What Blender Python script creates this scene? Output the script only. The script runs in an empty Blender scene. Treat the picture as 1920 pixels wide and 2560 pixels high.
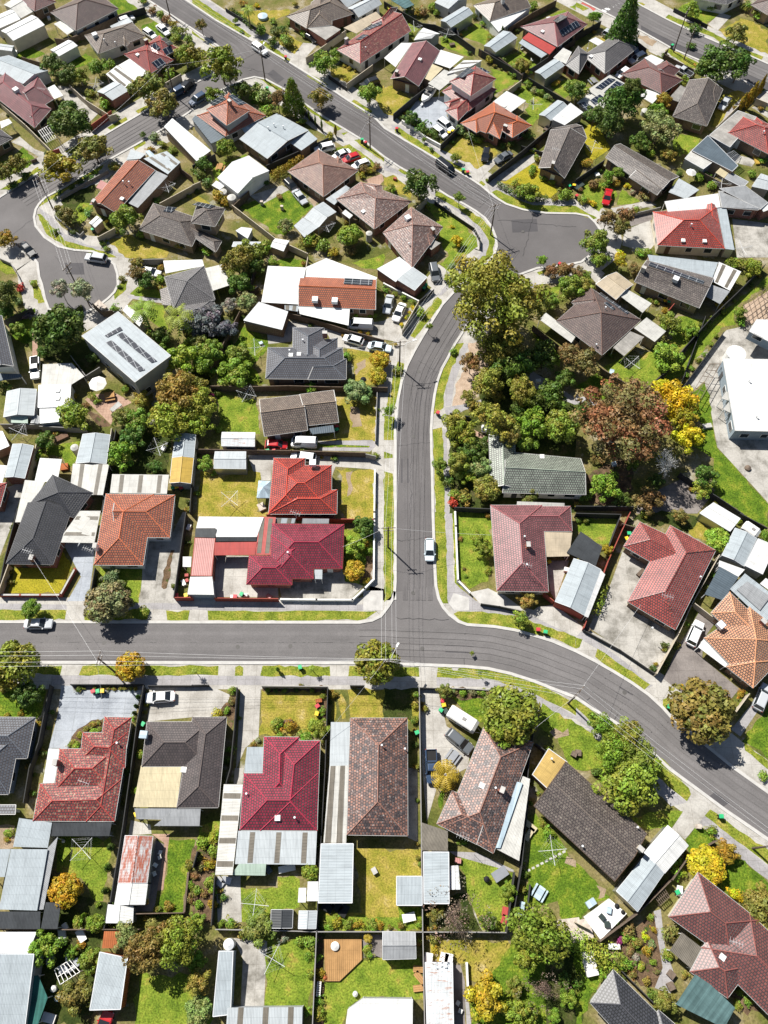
import bpy, math, random
from mathutils import Vector, Matrix
from mathutils.geometry import tessellate_polygon, intersect_ray_tri
random.seed(11)
R = random.Random(5)
sc = bpy.context.scene
COL = sc.collection
# ------------------------------------------------------------------ camera: 130 m up, tilted 25.4 degrees off straight down
CH, FPX, NY = 130.0, 2011.0, 955.0
TH = math.atan(NY / FPX); SN, CS = math.sin(TH), math.cos(TH)
cam = bpy.data.cameras.new('camera'); co = bpy.data.objects.new('camera', cam); COL.objects.link(co)
co.location = (0, 0, CH); co.rotation_euler = (TH, 0, 0)
cam.sensor_fit = 'VERTICAL'; cam.sensor_height = 24; cam.lens = FPX / 2560 * 24; cam.clip_end = 3000; cam.clip_start = 1
sc.camera = co
def ray(x, y):
    a, b = x - 960.0, y - 1280.0
    return Vector((a, -b * CS + FPX * SN, -(b * SN + FPX * CS)))
def G(x, y, h=0.0):                       # survey point of the photograph -> place on the plane z = h
    r = ray(x, y); t = (CH - h) / -r.z
    return Vector((r.x * t, r.y * t, h))
TO = [0, 0, 1.0]
def T(r, c, w=1659):
    TO[:] = [c * 480, r * 640, 480.0 / w]
def TF():
    TO[:] = [0, 0, 1920 / 1659.0]
def pts(s):
    o = []
    for q in s.split():
        if q[0] == '@':
            if q == '@F': TF()
            else: T(int(q[1]), int(q[2]), 952 if q == '@33' else 1659)
            continue
        v = q.split(',')
        o.append((TO[0] + float(v[0]) * TO[2], TO[1] + float(v[1]) * TO[2]) + tuple(v[2:]))
    return o
# ------------------------------------------------------------------ materials
MATS = {}; CAPS = []
def nt(name, rough=0.8, spec=0.3):
    m = bpy.data.materials.new(name); m.use_nodes = True
    n = m.node_tree.nodes; b = n['Principled BSDF']
    b.inputs['Roughness'].default_value = rough
    b.inputs['Specular IOR Level'].default_value = spec
    return m, n, m.node_tree.links, b
def rgb(c): return (c[0], c[1], c[2], 1.0)
def N(n, t, **k):
    o = n.new(t)
    for a, v in k.items():
        if a in ('operation', 'blend_type', 'data_type', 'feature', 'offset', 'noise_dimensions', 'wave_type', 'bands_direction', 'attribute_name', 'wave_profile', 'distance'):
            setattr(o, a, v)
    return o
def noise(n, l, vec, scale, detail=4, rough=0.6):
    t = n.new('ShaderNodeTexNoise'); t.inputs['Scale'].default_value = scale
    t.inputs['Detail'].default_value = detail; t.inputs['Roughness'].default_value = rough
    if vec is not None: l.new(vec, t.inputs['Vector'])
    return t.outputs['Fac']
def ramp(n, l, fac, stops):
    r = n.new('ShaderNodeValToRGB'); e = r.color_ramp.elements
    while len(e) < len(stops): e.new(0.5)
    for q, (p, c) in zip(e, stops):
        q.position = p; q.color = rgb(c) if not isinstance(c, (int, float)) else (c, c, c, 1)
    l.new(fac, r.inputs['Fac']); return r.outputs['Color']
def mix(n, l, fac, a, b, mode='MIX'):
    m = n.new('ShaderNodeMix'); m.data_type = 'RGBA'; m.blend_type = mode
    for s, v in ((0, fac), (6, a), (7, b)):
        if isinstance(v, (int, float)): m.inputs[s].default_value = v
        elif isinstance(v, tuple): m.inputs[s].default_value = rgb(v)
        else: l.new(v, m.inputs[s])
    return m.outputs[2]
def bump(n, l, b, h, strength=0.4, dist=0.05):
    q = n.new('ShaderNodeBump'); q.inputs['Strength'].default_value = strength; q.inputs['Distance'].default_value = dist
    l.new(h, q.inputs['Height']); l.new(q.outputs['Normal'], b.inputs['Normal'])
def posvec(n):
    g = n.new('ShaderNodeNewGeometry'); return g.outputs['Position']
def wear(n, l, c, scale, amt):
    f = noise(n, l, posvec(n), scale, 5, 0.65)
    k = ramp(n, l, f, [(0.3, 1 - amt), (0.7, 1 + amt * 0.6)])
    return mix(n, l, 1.0, c, k, 'MULTIPLY')
def tile(name, c1, c2, mort=(0.05, 0.04, 0.04), lichen=None, lam=0.3, bw=0.42, rh=0.42, rough=0.5, spec=0.75, mot=0.3):
    m, n, l, b = nt('roof_tile_' + name, rough, spec)
    uv = n.new('ShaderNodeUVMap')
    br = n.new('ShaderNodeTexBrick'); l.new(uv.outputs[0], br.inputs['Vector'])
    br.inputs['Scale'].default_value = 1; br.inputs['Brick Width'].default_value = bw; br.inputs['Row Height'].default_value = rh
    br.inputs['Mortar Size'].default_value = 0.06; br.inputs['Mortar Smooth'].default_value = 0.2
    br.inputs['Color1'].default_value = rgb(c1); br.inputs['Color2'].default_value = rgb(c2); br.inputs['Mortar'].default_value = rgb(mort)
    c = wear(n, l, br.outputs['Color'], 0.55, mot)
    mp = n.new('ShaderNodeMapping'); mp.inputs['Scale'].default_value = (1.3, 0.22, 1); l.new(uv.outputs[0], mp.inputs[0])
    c = mix(n, l, 1.0, c, ramp(n, l, noise(n, l, mp.outputs[0], 1.1, 6, 0.7), [(0.3, 0.72), (0.55, 1.0), (0.8, 1.25)]), 'MULTIPLY')
    c = mix(n, l, ramp(n, l, noise(n, l, uv.outputs[0], 3.2, 3, 0.6), [(0.66, 0.0), (0.78, 0.35)]), c, tuple(min(.6, x * 1.6 + .08) for x in c1))
    if lichen:
        f = noise(n, l, uv.outputs[0], 2.2, 8, 0.75)
        k = ramp(n, l, f, [(0.62 - lam * 0.35, 0.0), (0.70 - lam * 0.3, 1.0)])
        c = mix(n, l, k, c, lichen)
    l.new(c, b.inputs['Base Color'])
    w = n.new('ShaderNodeTexWave'); w.wave_type = 'BANDS'; w.bands_direction = 'Y'; w.wave_profile = 'SAW'
    w.inputs['Scale'].default_value = 0.31416 / rh
    w.inputs['Distortion'].default_value = 0
    l.new(uv.outputs[0], w.inputs['Vector'])
    ad = n.new('ShaderNodeMath'); ad.operation = 'SUBTRACT'; l.new(w.outputs['Fac'], ad.inputs[0]); l.new(br.outputs['Fac'], ad.inputs[1])
    bump(n, l, b, ad.outputs[0], 0.7, 0.06)
    MATS[name] = m; CAPS.append((name, tuple(min(.8, (x * .6 + y * .4) * 1.12 + .005) for x, y in zip(c1, c2))))
def metal(name, c, rib=0.2, rust=None, ra=0.3, rough=0.5, spec=0.3, dirt=0.2):
    m, n, l, b = nt('roof_sheet_' + name, rough, spec)
    uv = n.new('ShaderNodeUVMap')
    sx = n.new('ShaderNodeSeparateXYZ'); l.new(uv.outputs[0], sx.inputs[0])
    s = n.new('ShaderNodeMath'); s.operation = 'MULTIPLY'; s.inputs[1].default_value = 6.2832 / rib; l.new(sx.outputs[0], s.inputs[0])
    q = n.new('ShaderNodeMath'); q.operation = 'SINE'; l.new(s.outputs[0], q.inputs[0])
    k = ramp(n, l, q.outputs[0], [(0.0, 0.80), (0.6, 1.0)])
    c0 = mix(n, l, 1.0, c, k, 'MULTIPLY')
    c0 = wear(n, l, c0, 0.5, dirt)
    ms = n.new('ShaderNodeMapping'); ms.inputs['Scale'].default_value = (1.6, 0.12, 1); l.new(uv.outputs[0], ms.inputs[0])
    c0 = mix(n, l, 1.0, c0, ramp(n, l, noise(n, l, ms.outputs[0], 1.4, 6, 0.75), [(0.3, 0.78), (0.5, 1.0), (0.75, 1.08)]), 'MULTIPLY')
    bj = n.new('ShaderNodeTexBrick'); l.new(uv.outputs[0], bj.inputs['Vector']); bj.offset = 0; bj.inputs['Scale'].default_value = 1; bj.inputs['Brick Width'].default_value = 0.76; bj.inputs['Row Height'].default_value = 1.2; bj.inputs['Mortar Size'].default_value = 0.022; bj.inputs['Color1'].default_value = (1, 1, 1, 1); bj.inputs['Color2'].default_value = (.94, .94, .94, 1); bj.inputs['Mortar'].default_value = (.74, .74, .74, 1)
    c0 = mix(n, l, 1.0, c0, bj.outputs['Color'], 'MULTIPLY')
    if rust:
        mp = n.new('ShaderNodeMapping'); mp.inputs['Scale'].default_value = (0.35, 1.6, 1); l.new(uv.outputs[0], mp.inputs[0])
        f = noise(n, l, mp.outputs[0], 1.6, 7, 0.7)
        k2 = ramp(n, l, f, [(0.62 - ra * 0.4, 0.0), (0.74 - ra * 0.4, 1.0)])
        c0 = mix(n, l, k2, c0, rust)
    l.new(c0, b.inputs['Base Color'])
    bump(n, l, b, q.outputs[0], 0.35, 0.03)
    MATS[name] = m
def plain(name, c, rough=0.7, spec=0.3, sc_=0.8, amt=0.15, metallic=0):
    m, n, l, b = nt(name, rough, spec)
    l.new(wear(n, l, c, sc_, amt), b.inputs['Base Color']); b.inputs['Metallic'].default_value = metallic
    MATS[name] = m
def brick(name, c1, c2, mort):
    m, n, l, b = nt('brick_' + name, 0.9, 0.2)
    uv = n.new('ShaderNodeUVMap'); br = n.new('ShaderNodeTexBrick'); l.new(uv.outputs[0], br.inputs['Vector'])
    br.inputs['Scale'].default_value = 1; br.inputs['Brick Width'].default_value = 0.24; br.inputs['Row Height'].default_value = 0.086
    br.inputs['Mortar Size'].default_value = 0.01
    br.inputs['Color1'].default_value = rgb(c1); br.inputs['Color2'].default_value = rgb(c2); br.inputs['Mortar'].default_value = rgb(mort)
    l.new(wear(n, l, br.outputs['Color'], 0.9, 0.2), b.inputs['Base Color'])
    bump(n, l, b, br.outputs['Fac'], -0.3, 0.01); MATS[name] = m
def ground_mat(name, stops, scale=0.25, fine=6.0, famt=0.35, rough=0.95, bmp=0.5, spec=0.1, patch=None):
    m, n, l, b = nt('ground_' + name, rough, spec); p = posvec(n)
    f1 = noise(n, l, p, scale, 6, 0.62); c = ramp(n, l, f1, stops)
    f2 = noise(n, l, p, fine, 3, 0.7); k = ramp(n, l, f2, [(0.32, 1 - famt), (0.68, 1 + famt * 0.7)])
    c = mix(n, l, 1.0, c, k, 'MULTIPLY')
    if patch:
        f3 = noise(n, l, p, patch[0], 5, 0.7); k3 = ramp(n, l, f3, [(patch[1], 0.0), (patch[1] + 0.1, 1.0)])
        c = mix(n, l, k3, c, patch[2])
    l.new(c, b.inputs['Base Color']); bump(n, l, b, f2, bmp, 0.06); MATS[name] = m
tile('red', (0.44, 0.085, 0.065), (0.34, 0.06, 0.05), mot=0.25, rough=0.42)
tile('brightred', (0.52, 0.065, 0.036), (0.42, 0.048, 0.03), mot=0.22, rough=0.35)
tile('crimson', (0.35, 0.03, 0.06), (0.26, 0.022, 0.045), mot=0.22, rough=0.34)
tile('plum', (0.33, 0.11, 0.115), (0.24, 0.075, 0.08), mot=0.25)
tile('redlichen', (0.36, 0.055, 0.045), (0.27, 0.04, 0.035), lichen=(0.42, 0.3, 0.2), lam=0.25)
tile('terra', (0.50, 0.15, 0.065), (0.42, 0.11, 0.05), lichen=(0.5, 0.3, 0.18), lam=0.08, mot=0.2)
tile('orange', (0.56, 0.15, 0.05), (0.48, 0.12, 0.04), mot=0.12)
tile('peach', (0.58, 0.29, 0.155), (0.50, 0.23, 0.12), mot=0.2)
tile('pinktan', (0.37, 0.19, 0.13), (0.28, 0.13, 0.09), lichen=(0.42, 0.34, 0.27), lam=0.2, mot=0.3)
tile('brown', (0.155, 0.095, 0.075), (0.115, 0.065, 0.055), lichen=(0.24, 0.2, 0.16), lam=0.12)
tile('redbrown', (0.22, 0.075, 0.06), (0.17, 0.055, 0.05), mot=0.18)
tile('tan', (0.24, 0.185, 0.14), (0.19, 0.14, 0.105), lichen=(0.3, 0.26, 0.2), lam=0.15)
tile('greybrown', (0.16, 0.13, 0.11), (0.11, 0.088, 0.075), lichen=(0.27, 0.24, 0.2), lam=0.2)
tile('darkbrown', (0.105, 0.082, 0.076), (0.075, 0.06, 0.056), mot=0.2)
tile('grey', (0.19, 0.185, 0.185), (0.155, 0.15, 0.15), mot=0.2)
tile('charcoal', (0.062, 0.063, 0.072), (0.05, 0.05, 0.058), mort=(0.02, 0.02, 0.02), mot=0.15, rough=0.5)
tile('darkgrey', (0.1, 0.095, 0.095), (0.075, 0.07, 0.072), mot=0.2)
tile('slate', (0.12, 0.13, 0.15), (0.10, 0.11, 0.13), mot=0.12)
tile('sage', (0.27, 0.31, 0.25), (0.24, 0.28, 0.22), lichen=(0.36, 0.37, 0.32), lam=0.15)
tile('mottled', (0.36, 0.165, 0.11), (0.07, 0.058, 0.06), lichen=(0.46, 0.4, 0.37), lam=0.17, mot=0.4)
tile('mottledpale', (0.38, 0.2, 0.15), (0.22, 0.13, 0.11), lichen=(0.48, 0.42, 0.38), lam=0.25, mot=0.35)
metal('white', (0.72, 0.72, 0.70), dirt=0.1)
metal('offwhite', (0.55, 0.54, 0.50), dirt=0.18)
metal('zinc', (0.38, 0.425, 0.45), dirt=0.12)
metal('palegrey', (0.46, 0.495, 0.51), dirt=0.1)
metal('midgrey', (0.30, 0.31, 0.32), dirt=0.2)
metal('dark', (0.05, 0.055, 0.06), dirt=0.3)
metal('steelblue', (0.10, 0.13, 0.155), rib=0.4, dirt=0.15)
metal('cream', (0.58, 0.50, 0.32), dirt=0.15, rust=(0.3, 0.2, 0.09), ra=0.05)
metal('beige', (0.46, 0.38, 0.27), dirt=0.2)
metal('mustard', (0.52, 0.36, 0.12), dirt=0.25)
metal('yellow', (0.5, 0.33, 0.06), dirt=0.2)
metal('redsheet', (0.42, 0.06, 0.05), dirt=0.12)
metal('palered', (0.48, 0.22, 0.2), rib=0.3, dirt=0.15)
metal('plumsheet', (0.28, 0.055, 0.085), rib=0.35, dirt=0.1)
metal('rusty', (0.5, 0.5, 0.5), rust=(0.3, 0.09, 0.055), ra=0.5)
metal('rustbits', (0.62, 0.65, 0.66), rust=(0.33, 0.13, 0.06), ra=0.22)
metal('mint', (0.40, 0.50, 0.42), dirt=0.15)
metal('tealglass', (0.10, 0.17, 0.17), rib=0.9, dirt=0.3, rough=0.2)
metal('concretesheet', (0.36, 0.34, 0.31), dirt=0.35)
metal('strip', (0.17, 0.15, 0.12), dirt=0.3)
metal('skyblue', (0.44, 0.55, 0.62), rib=1.5, dirt=0.1)
metal('shadecloth', (0.03, 0.13, 0.11), rib=0.6, dirt=0.3, rough=0.8)
metal('wood', (0.42, 0.24, 0.1), rib=0.28, dirt=0.25, rough=0.8, spec=0.1)
metal('rawwood', (0.40, 0.13, 0.05), rib=0.28, dirt=0.2, rough=0.8, spec=0.1)
brick('redbrick', (0.30, 0.09, 0.055), (0.22, 0.065, 0.045), (0.3, 0.26, 0.22))
brick('brownbrick', (0.21, 0.12, 0.075), (0.15, 0.085, 0.055), (0.28, 0.25, 0.2))
brick('tanbrick', (0.36, 0.24, 0.14), (0.28, 0.18, 0.11), (0.36, 0.33, 0.28))
plain('creamwall', (0.55, 0.49, 0.38)); plain('whitewall', (0.72, 0.71, 0.68)); plain('greywall', (0.33, 0.34, 0.35)); plain('bluegreywall', (0.24, 0.29, 0.33))
plain('trim', (0.74, 0.73, 0.70), 0.5, 0.4); plain('gutter', (0.5, 0.49, 0.47), 0.5, 0.4); plain('darktrim', (0.06, 0.06, 0.065), 0.5, 0.4); plain('browntrim', (0.12, 0.075, 0.05))
plain('concrete', (0.44, 0.425, 0.40), 0.9, 0.2, 0.6, 0.25); plain('kerb', (0.46, 0.445, 0.42), 0.9, 0.2, 0.8, 0.16)
plain('timber', (0.14, 0.105, 0.08), 0.9, 0.1, 2.0, 0.35); plain('fencecream', (0.46, 0.40, 0.31), 0.7, 0.2, 1.0, 0.15); plain('fencedark', (0.045, 0.045, 0.045), 0.8, 0.2); plain('fencegrey', (0.26, 0.25, 0.24), 0.8, 0.2)
plain('fencered', (0.3, 0.07, 0.05), 0.8, 0.2); plain('fencewhite', (0.7, 0.69, 0.66), 0.6)
plain('steel', (0.5, 0.51, 0.52), 0.35, 0.5, 1.0, 0.1, 0.7); plain('galv', (0.62, 0.63, 0.64), 0.45, 0.5)
plain('polewood', (0.13, 0.10, 0.08), 0.9, 0.1, 2.0, 0.3); plain('wire', (0.62, 0.62, 0.62), 0.4, 0.5)
plain('rubber', (0.02, 0.02, 0.021), 0.85, 0.2); plain('plastic_dark', (0.03, 0.045, 0.04), 0.5, 0.4); plain('bark', (0.17, 0.13, 0.10), 0.95, 0.1, 3.0, 0.4); plain('palebark', (0.42, 0.38, 0.34), 0.9, 0.1, 2.0, 0.3)
plain('canvas', (0.68, 0.66, 0.62), 0.9, 0.1); plain('soil', (0.16, 0.1, 0.07), 1, 0.05, 3, 0.4); plain('stone', (0.5, 0.43, 0.37), 0.9, 0.2, 2.5, 0.35); plain('pond', (0.02, 0.03, 0.035), 0.1, 0.5)
for a_, c_ in CAPS: plain('cap_' + a_, c_, 0.7)
m_, n_, l_, b_ = nt('glass_dark', 0.08, 0.6); b_.inputs['Base Color'].default_value = (0.02, 0.026, 0.032, 1); MATS['glass'] = m_
m_, n_, l_, b_ = nt('solar_cells', 0.15, 0.6)
uv_ = n_.new('ShaderNodeUVMap'); br_ = n_.new('ShaderNodeTexBrick'); l_.new(uv_.outputs[0], br_.inputs['Vector']); br_.offset = 0
br_.inputs['Scale'].default_value = 1; br_.inputs['Brick Width'].default_value = 1.0; br_.inputs['Row Height'].default_value = 1.65; br_.inputs['Mortar Size'].default_value = 0.035
br_.inputs['Color1'].default_value = (0.012, 0.017, 0.028, 1); br_.inputs['Color2'].default_value = (0.016, 0.021, 0.034, 1); br_.inputs['Mortar'].default_value = (0.42, 0.44, 0.46, 1)
l_.new(br_.outputs['Color'], b_.inputs['Base Color']); MATS['solar'] = m_
m_, n_, l_, b_ = nt('paint_by_object', 0.28, 0.5); oi_ = n_.new('ShaderNodeObjectInfo'); l_.new(oi_.outputs['Color'], b_.inputs['Base Color']); b_.inputs['Coat Weight'].default_value = 0.4; MATS['paint'] = m_
m_, n_, l_, b_ = nt('plastic_by_object', 0.5, 0.4); oi_ = n_.new('ShaderNodeObjectInfo'); l_.new(oi_.outputs['Color'], b_.inputs['Base Color']); MATS['plastic'] = m_
m_, n_, l_, b_ = nt('foliage', 0.55, 0.3); oi_ = n_.new('ShaderNodeObjectInfo')
at_ = n_.new('ShaderNodeAttribute'); at_.attribute_name = 'tint'
c_ = mix(n_, l_, 1.0, oi_.outputs['Color'], at_.outputs['Color'], 'MULTIPLY')
l_.new(c_, b_.inputs['Base Color'])
tr_ = n_.new('ShaderNodeBsdfTranslucent'); l_.new(c_, tr_.inputs['Color']); ms_ = n_.new('ShaderNodeMixShader'); ms_.inputs[0].default_value = 0.16
l_.new(b_.outputs[0], ms_.inputs[1]); l_.new(tr_.outputs[0], ms_.inputs[2]); l_.new(ms_.outputs[0], n_['Material Output'].inputs['Surface']); MATS['leaf'] = m_
gy = ((0.25, (0.052, 0.072, 0.010)), (0.45, (0.115, 0.125, 0.018)), (0.6, (0.195, 0.155, 0.028)), (0.78, (0.26, 0.175, 0.05)))
ground_mat('lawn', [(0.25, (0.05, 0.085, 0.010)), (0.42, (0.125, 0.185, 0.019)), (0.57, (0.2, 0.245, 0.03)), (0.66, (0.29, 0.235, 0.05)), (0.8, (0.36, 0.28, 0.12))], 0.4, 4, 0.6)
ground_mat('lush', [(0.28, (0.04, 0.085, 0.008)), (0.5, (0.10, 0.165, 0.014)), (0.62, (0.175, 0.215, 0.022)), (0.76, (0.27, 0.24, 0.05))], 0.5, 4, 0.6)
ground_mat('dry', [(0.27, (0.12, 0.145, 0.018)), (0.43, (0.235, 0.215, 0.03)), (0.58, (0.32, 0.25, 0.055)), (0.74, (0.45, 0.36, 0.18))], 0.4, 4, 0.5)
ground_mat('gold', [(0.3, (0.24, 0.22, 0.016)), (0.6, (0.33, 0.28, 0.024)), (0.8, (0.3, 0.21, 0.05))], 0.5, 4, 0.45)
ground_mat('verge', [(0.3, (0.085, 0.12, 0.013)), (0.48, (0.175, 0.21, 0.025)), (0.62, (0.27, 0.25, 0.045)), (0.76, (0.36, 0.27, 0.1))], 0.5, 4, 0.55)
def asphalt(name, a):
    st = [(0.3, tuple(x * .86 for x in a)), (0.5, a), (0.7, tuple(x * 1.15 for x in a))]
    ground_mat(name, st, 0.12, 9, 0.22, 0.9, 0.3)
    for sfx, k in (('_worn', 0.84), ('_polished', 1.14)):
        m, n, l, b = nt(name + sfx, 0.85, 0.2); p = posvec(n); c = ramp(n, l, noise(n, l, p, 0.12, 6, 0.62), st)
        c = mix(n, l, 1.0, c, ramp(n, l, noise(n, l, p, 9, 3, 0.7), [(0.32, 0.78), (0.68, 1.154)]), 'MULTIPLY')
        uv = n.new('ShaderNodeUVMap'); s = n.new('ShaderNodeSeparateXYZ'); l.new(uv.outputs[0], s.inputs[0])
        pr = ramp(n, l, s.outputs[1], [(0.0, 0.0), (0.5, 1.0), (1.0, 0.0)]); ns = ramp(n, l, noise(n, l, p, 0.25, 4, 0.7), [(0.35, 0.1), (0.65, 1.0)])
        fa = mix(n, l, 1.0, pr, ns, 'MULTIPLY'); c2 = mix(n, l, 1.0, c, (k, k, k), 'MULTIPLY')
        l.new(mix(n, l, fa, c, c2), b.inputs['Base Color']); MATS[name + sfx] = m
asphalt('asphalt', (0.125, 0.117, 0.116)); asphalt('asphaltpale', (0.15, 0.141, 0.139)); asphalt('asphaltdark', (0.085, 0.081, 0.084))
plain('tar', (0.03, 0.03, 0.032), 0.7); plain('iron', (0.09, 0.085, 0.08), 0.6)
ground_mat('base', [(0.28, (0.05, 0.07, 0.014)), (0.43, (0.12, 0.125, 0.03)), (0.56, (0.2, 0.165, 0.07)), (0.72, (0.36, 0.32, 0.25))], 0.16, 3, 0.4, patch=(0.1, 0.6, (0.36, 0.34, 0.30)))
def slabmat(name, c, c2, w=1.5):
    m, n, l, b = nt('paving_' + name, 0.92, 0.15); p = posvec(n)
    f = noise(n, l, p, 0.35, 6, 0.65); c0 = ramp(n, l, f, [(0.3, c2), (0.55, c), (0.75, tuple(x * 1.15 for x in c))])
    br = n.new('ShaderNodeTexBrick'); l.new(p, br.inputs['Vector']); br.offset = 0; br.inputs['Scale'].default_value = 1; br.inputs['Brick Width'].default_value = w; br.inputs['Row Height'].default_value = w
    br.inputs['Mortar Size'].default_value = 0.02; br.inputs['Color1'].default_value = (1, 1, 1, 1); br.inputs['Color2'].default_value = (.95, .95, .95, 1); br.inputs['Mortar'].default_value = (.6, .58, .55, 1)
    c0 = mix(n, l, 1.0, c0, br.outputs['Color'], 'MULTIPLY')
    f2 = noise(n, l, p, 4, 4, 0.7); k = ramp(n, l, f2, [(0.3, 0.82), (0.7, 1.1)]); c0 = mix(n, l, 1.0, c0, k, 'MULTIPLY')
    l.new(c0, b.inputs['Base Color']); MATS[name] = m
slabmat('path', (0.34, 0.325, 0.325), (0.25, 0.238, 0.235)); slabmat('drive', (0.43, 0.41, 0.375), (0.28, 0.26, 0.23), 2.6); slabmat('stained', (0.40, 0.38, 0.345), (0.13, 0.12, 0.10), 3.0)
slabmat('bluegrey', (0.36, 0.385, 0.42), (0.25, 0.27, 0.30), 2.6); slabmat('darkpave', (0.22, 0.195, 0.18), (0.12, 0.105, 0.1), 3); slabmat('pinkpave', (0.42, 0.28, 0.21), (0.30, 0.19, 0.14), 0.6)
ground_mat('mulch', [(0.3, (0.05, 0.032, 0.022)), (0.5, (0.13, 0.085, 0.05)), (0.7, (0.2, 0.13, 0.08))], 0.8, 6, 0.5, patch=(0.6, 0.55, (0.045, 0.075, 0.014)))
ground_mat('chips', [(0.3, (0.32, 0.23, 0.16)), (0.7, (0.48, 0.37, 0.28))], 0.8, 8, 0.4)
ground_mat('dirt', [(0.3, (0.22, 0.16, 0.10)), (0.7, (0.36, 0.28, 0.2))], 0.4, 5, 0.3)
ground_mat('shadetint', [(0.3, (0.02, 0.035, 0.008)), (0.5, (0.05, 0.065, 0.014)), (0.7, (0.1, 0.085, 0.04))], 0.4, 4, 0.5)  # garden and lawn ground darkened in the colour for the shade lying there
plain('line', (0.72, 0.72, 0.70), 0.8); plain('humpmark', (0.4, 0.1, 0.08), 0.9)
# ------------------------------------------------------------------ mesh helpers
class MB:
    def __init__(s): s.v = []; s.f = []; s.uv = []; s.mi = []
    def face(s, vs, uv=None, mi=0):
        i = len(s.v); s.v += [tuple(v) for v in vs]; s.f.append(tuple(range(i, i + len(vs))))
        if uv is None:
            a = Vector(vs[0]); e = (Vector(vs[1]) - a)
            if e.length < 1e-6: e = Vector((1, 0, 0))
            e.normalize(); nn = e.cross(Vector(vs[2]) - a)
            t = nn.cross(e); t = t.normalized() if t.length > 1e-9 else Vector((0, 1, 0))
            uv = [((Vector(v) - a).dot(e), (Vector(v) - a).dot(t)) for v in vs]
        s.uv += uv; s.mi.append(mi)
    def box(s, c, d, rz=0.0, mi=0):
        m = Matrix.Rotation(rz, 3, 'Z'); c = Vector(c); x, y, z = d[0] / 2, d[1] / 2, d[2] / 2
        q = [c + m @ Vector((a * x, b * y, e * z)) for e in (-1, 1) for a, b in ((-1, -1), (1, -1), (1, 1), (-1, 1))]
        for f in ((0, 3, 2, 1), (4, 5, 6, 7), (0, 1, 5, 4), (1, 2, 6, 5), (2, 3, 7, 6), (3, 0, 4, 7)): s.face([q[i] for i in f], mi=mi)
    def tube(s, pts_, r, n=5, mi=0, r2=None):
        P_ = [Vector(p) for p in pts_]; rings = []
        for i, p in enumerate(P_):
            d = (P_[min(i + 1, len(P_) - 1)] - P_[max(i - 1, 0)])
            d = d.normalized() if d.length > 1e-9 else Vector((0, 0, 1))
            u = d.orthogonal().normalized(); w = d.cross(u)
            rr = r if r2 is None else r + (r2 - r) * i / max(1, len(P_) - 1)
            rings.append([p + (u * math.cos(6.2832 * k / n) + w * math.sin(6.2832 * k / n)) * rr for k in range(n)])
        for a, b in zip(rings, rings[1:]):
            for k in range(n): s.face([a[k], a[(k + 1) % n], b[(k + 1) % n], b[k]], mi=mi)
        s.face(rings[0][::-1], mi=mi); s.face(rings[-1], mi=mi)
    def cyl(s, c, r, h, n=12, mi=0, r2=None): s.tube([c, Vector(c) + Vector((0, 0, h))], r, n, mi, r2)
    def prism(s, poly, z0, z1, mi=0):
        n = len(poly); b = [Vector((p[0], p[1], z0)) for p in poly]; t = [Vector((p[0], p[1], z1)) for p in poly]
        for i in range(n): s.face([b[i], b[(i + 1) % n], t[(i + 1) % n], t[i]], mi=mi)
        s.poly(t, mi); s.poly(b[::-1], mi)
    def poly(s, vs, mi=0):
        vs = [Vector(v) for v in vs]
        for t in tessellate_polygon([vs]):
            q = [vs[i] for i in t]
            if (q[1] - q[0]).cross(q[2] - q[0]).z < 0: q = q[::-1]
            if area(vs) < 0: q = q[::-1]
            s.face(q, [(v.x, v.y) for v in q], mi)
    def mesh(s, name, mats):
        me = bpy.data.meshes.new(name); me.from_pydata(s.v, [], s.f)
        u = me.uv_layers.new(name='UVMap'); fl = [0.0] * (len(s.uv) * 2)
        for i, (a, b) in enumerate(s.uv): fl[2 * i] = a; fl[2 * i + 1] = b
        u.data.foreach_set('uv', fl)
        for m in (mats if isinstance(mats, (list, tuple)) else [mats]): me.materials.append(MATS[m])
        me.polygons.foreach_set('material_index', s.mi); me.update(); return me
    def obj(s, name, mats, parent=None, loc=None):
        o = bpy.data.objects.new(name, s.mesh(name, mats)); COL.objects.link(o)
        if parent:
            o.parent = parent
            if parent.type == 'EMPTY' or True:
                o.matrix_parent_inverse = Matrix.Identity(4)
        if loc is not None: o.location = loc
        return o
def area(vs): return 0.5 * sum(vs[i].x * vs[(i + 1) % len(vs)].y - vs[(i + 1) % len(vs)].x * vs[i].y for i in range(len(vs)))
THINGS = []                      # (object, look, category, x, y, own label or None, keep)
def empty(name, loc, rz=0.0):
    o = bpy.data.objects.new(name, None); COL.objects.link(o); o.location = loc; o.rotation_euler = (0, 0, rz); o.empty_display_size = 0.3; return o
ANCH = []
def thing(o, look, cat, group, loc, label=None):
    o['category'] = cat; o['group'] = group
    THINGS.append([o, look, loc[0], loc[1], label]); return o
def copy_thing(o, loc, rz, scale=None, color=None, tint=()):
    c = o.copy(); COL.objects.link(c); c.location = loc; c.rotation_euler = (0, 0, rz)
    if scale: c.scale = scale
    def rec(s, d):
        for ch in s.children:
            k = ch.copy(); COL.objects.link(k); k.parent = d
            if color and ch.name.split('.')[0] in tint: k.color = color
            rec(ch, k)
    rec(o, c); return c
def shift(vs, o): return [Vector(v) - o for v in vs]
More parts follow.
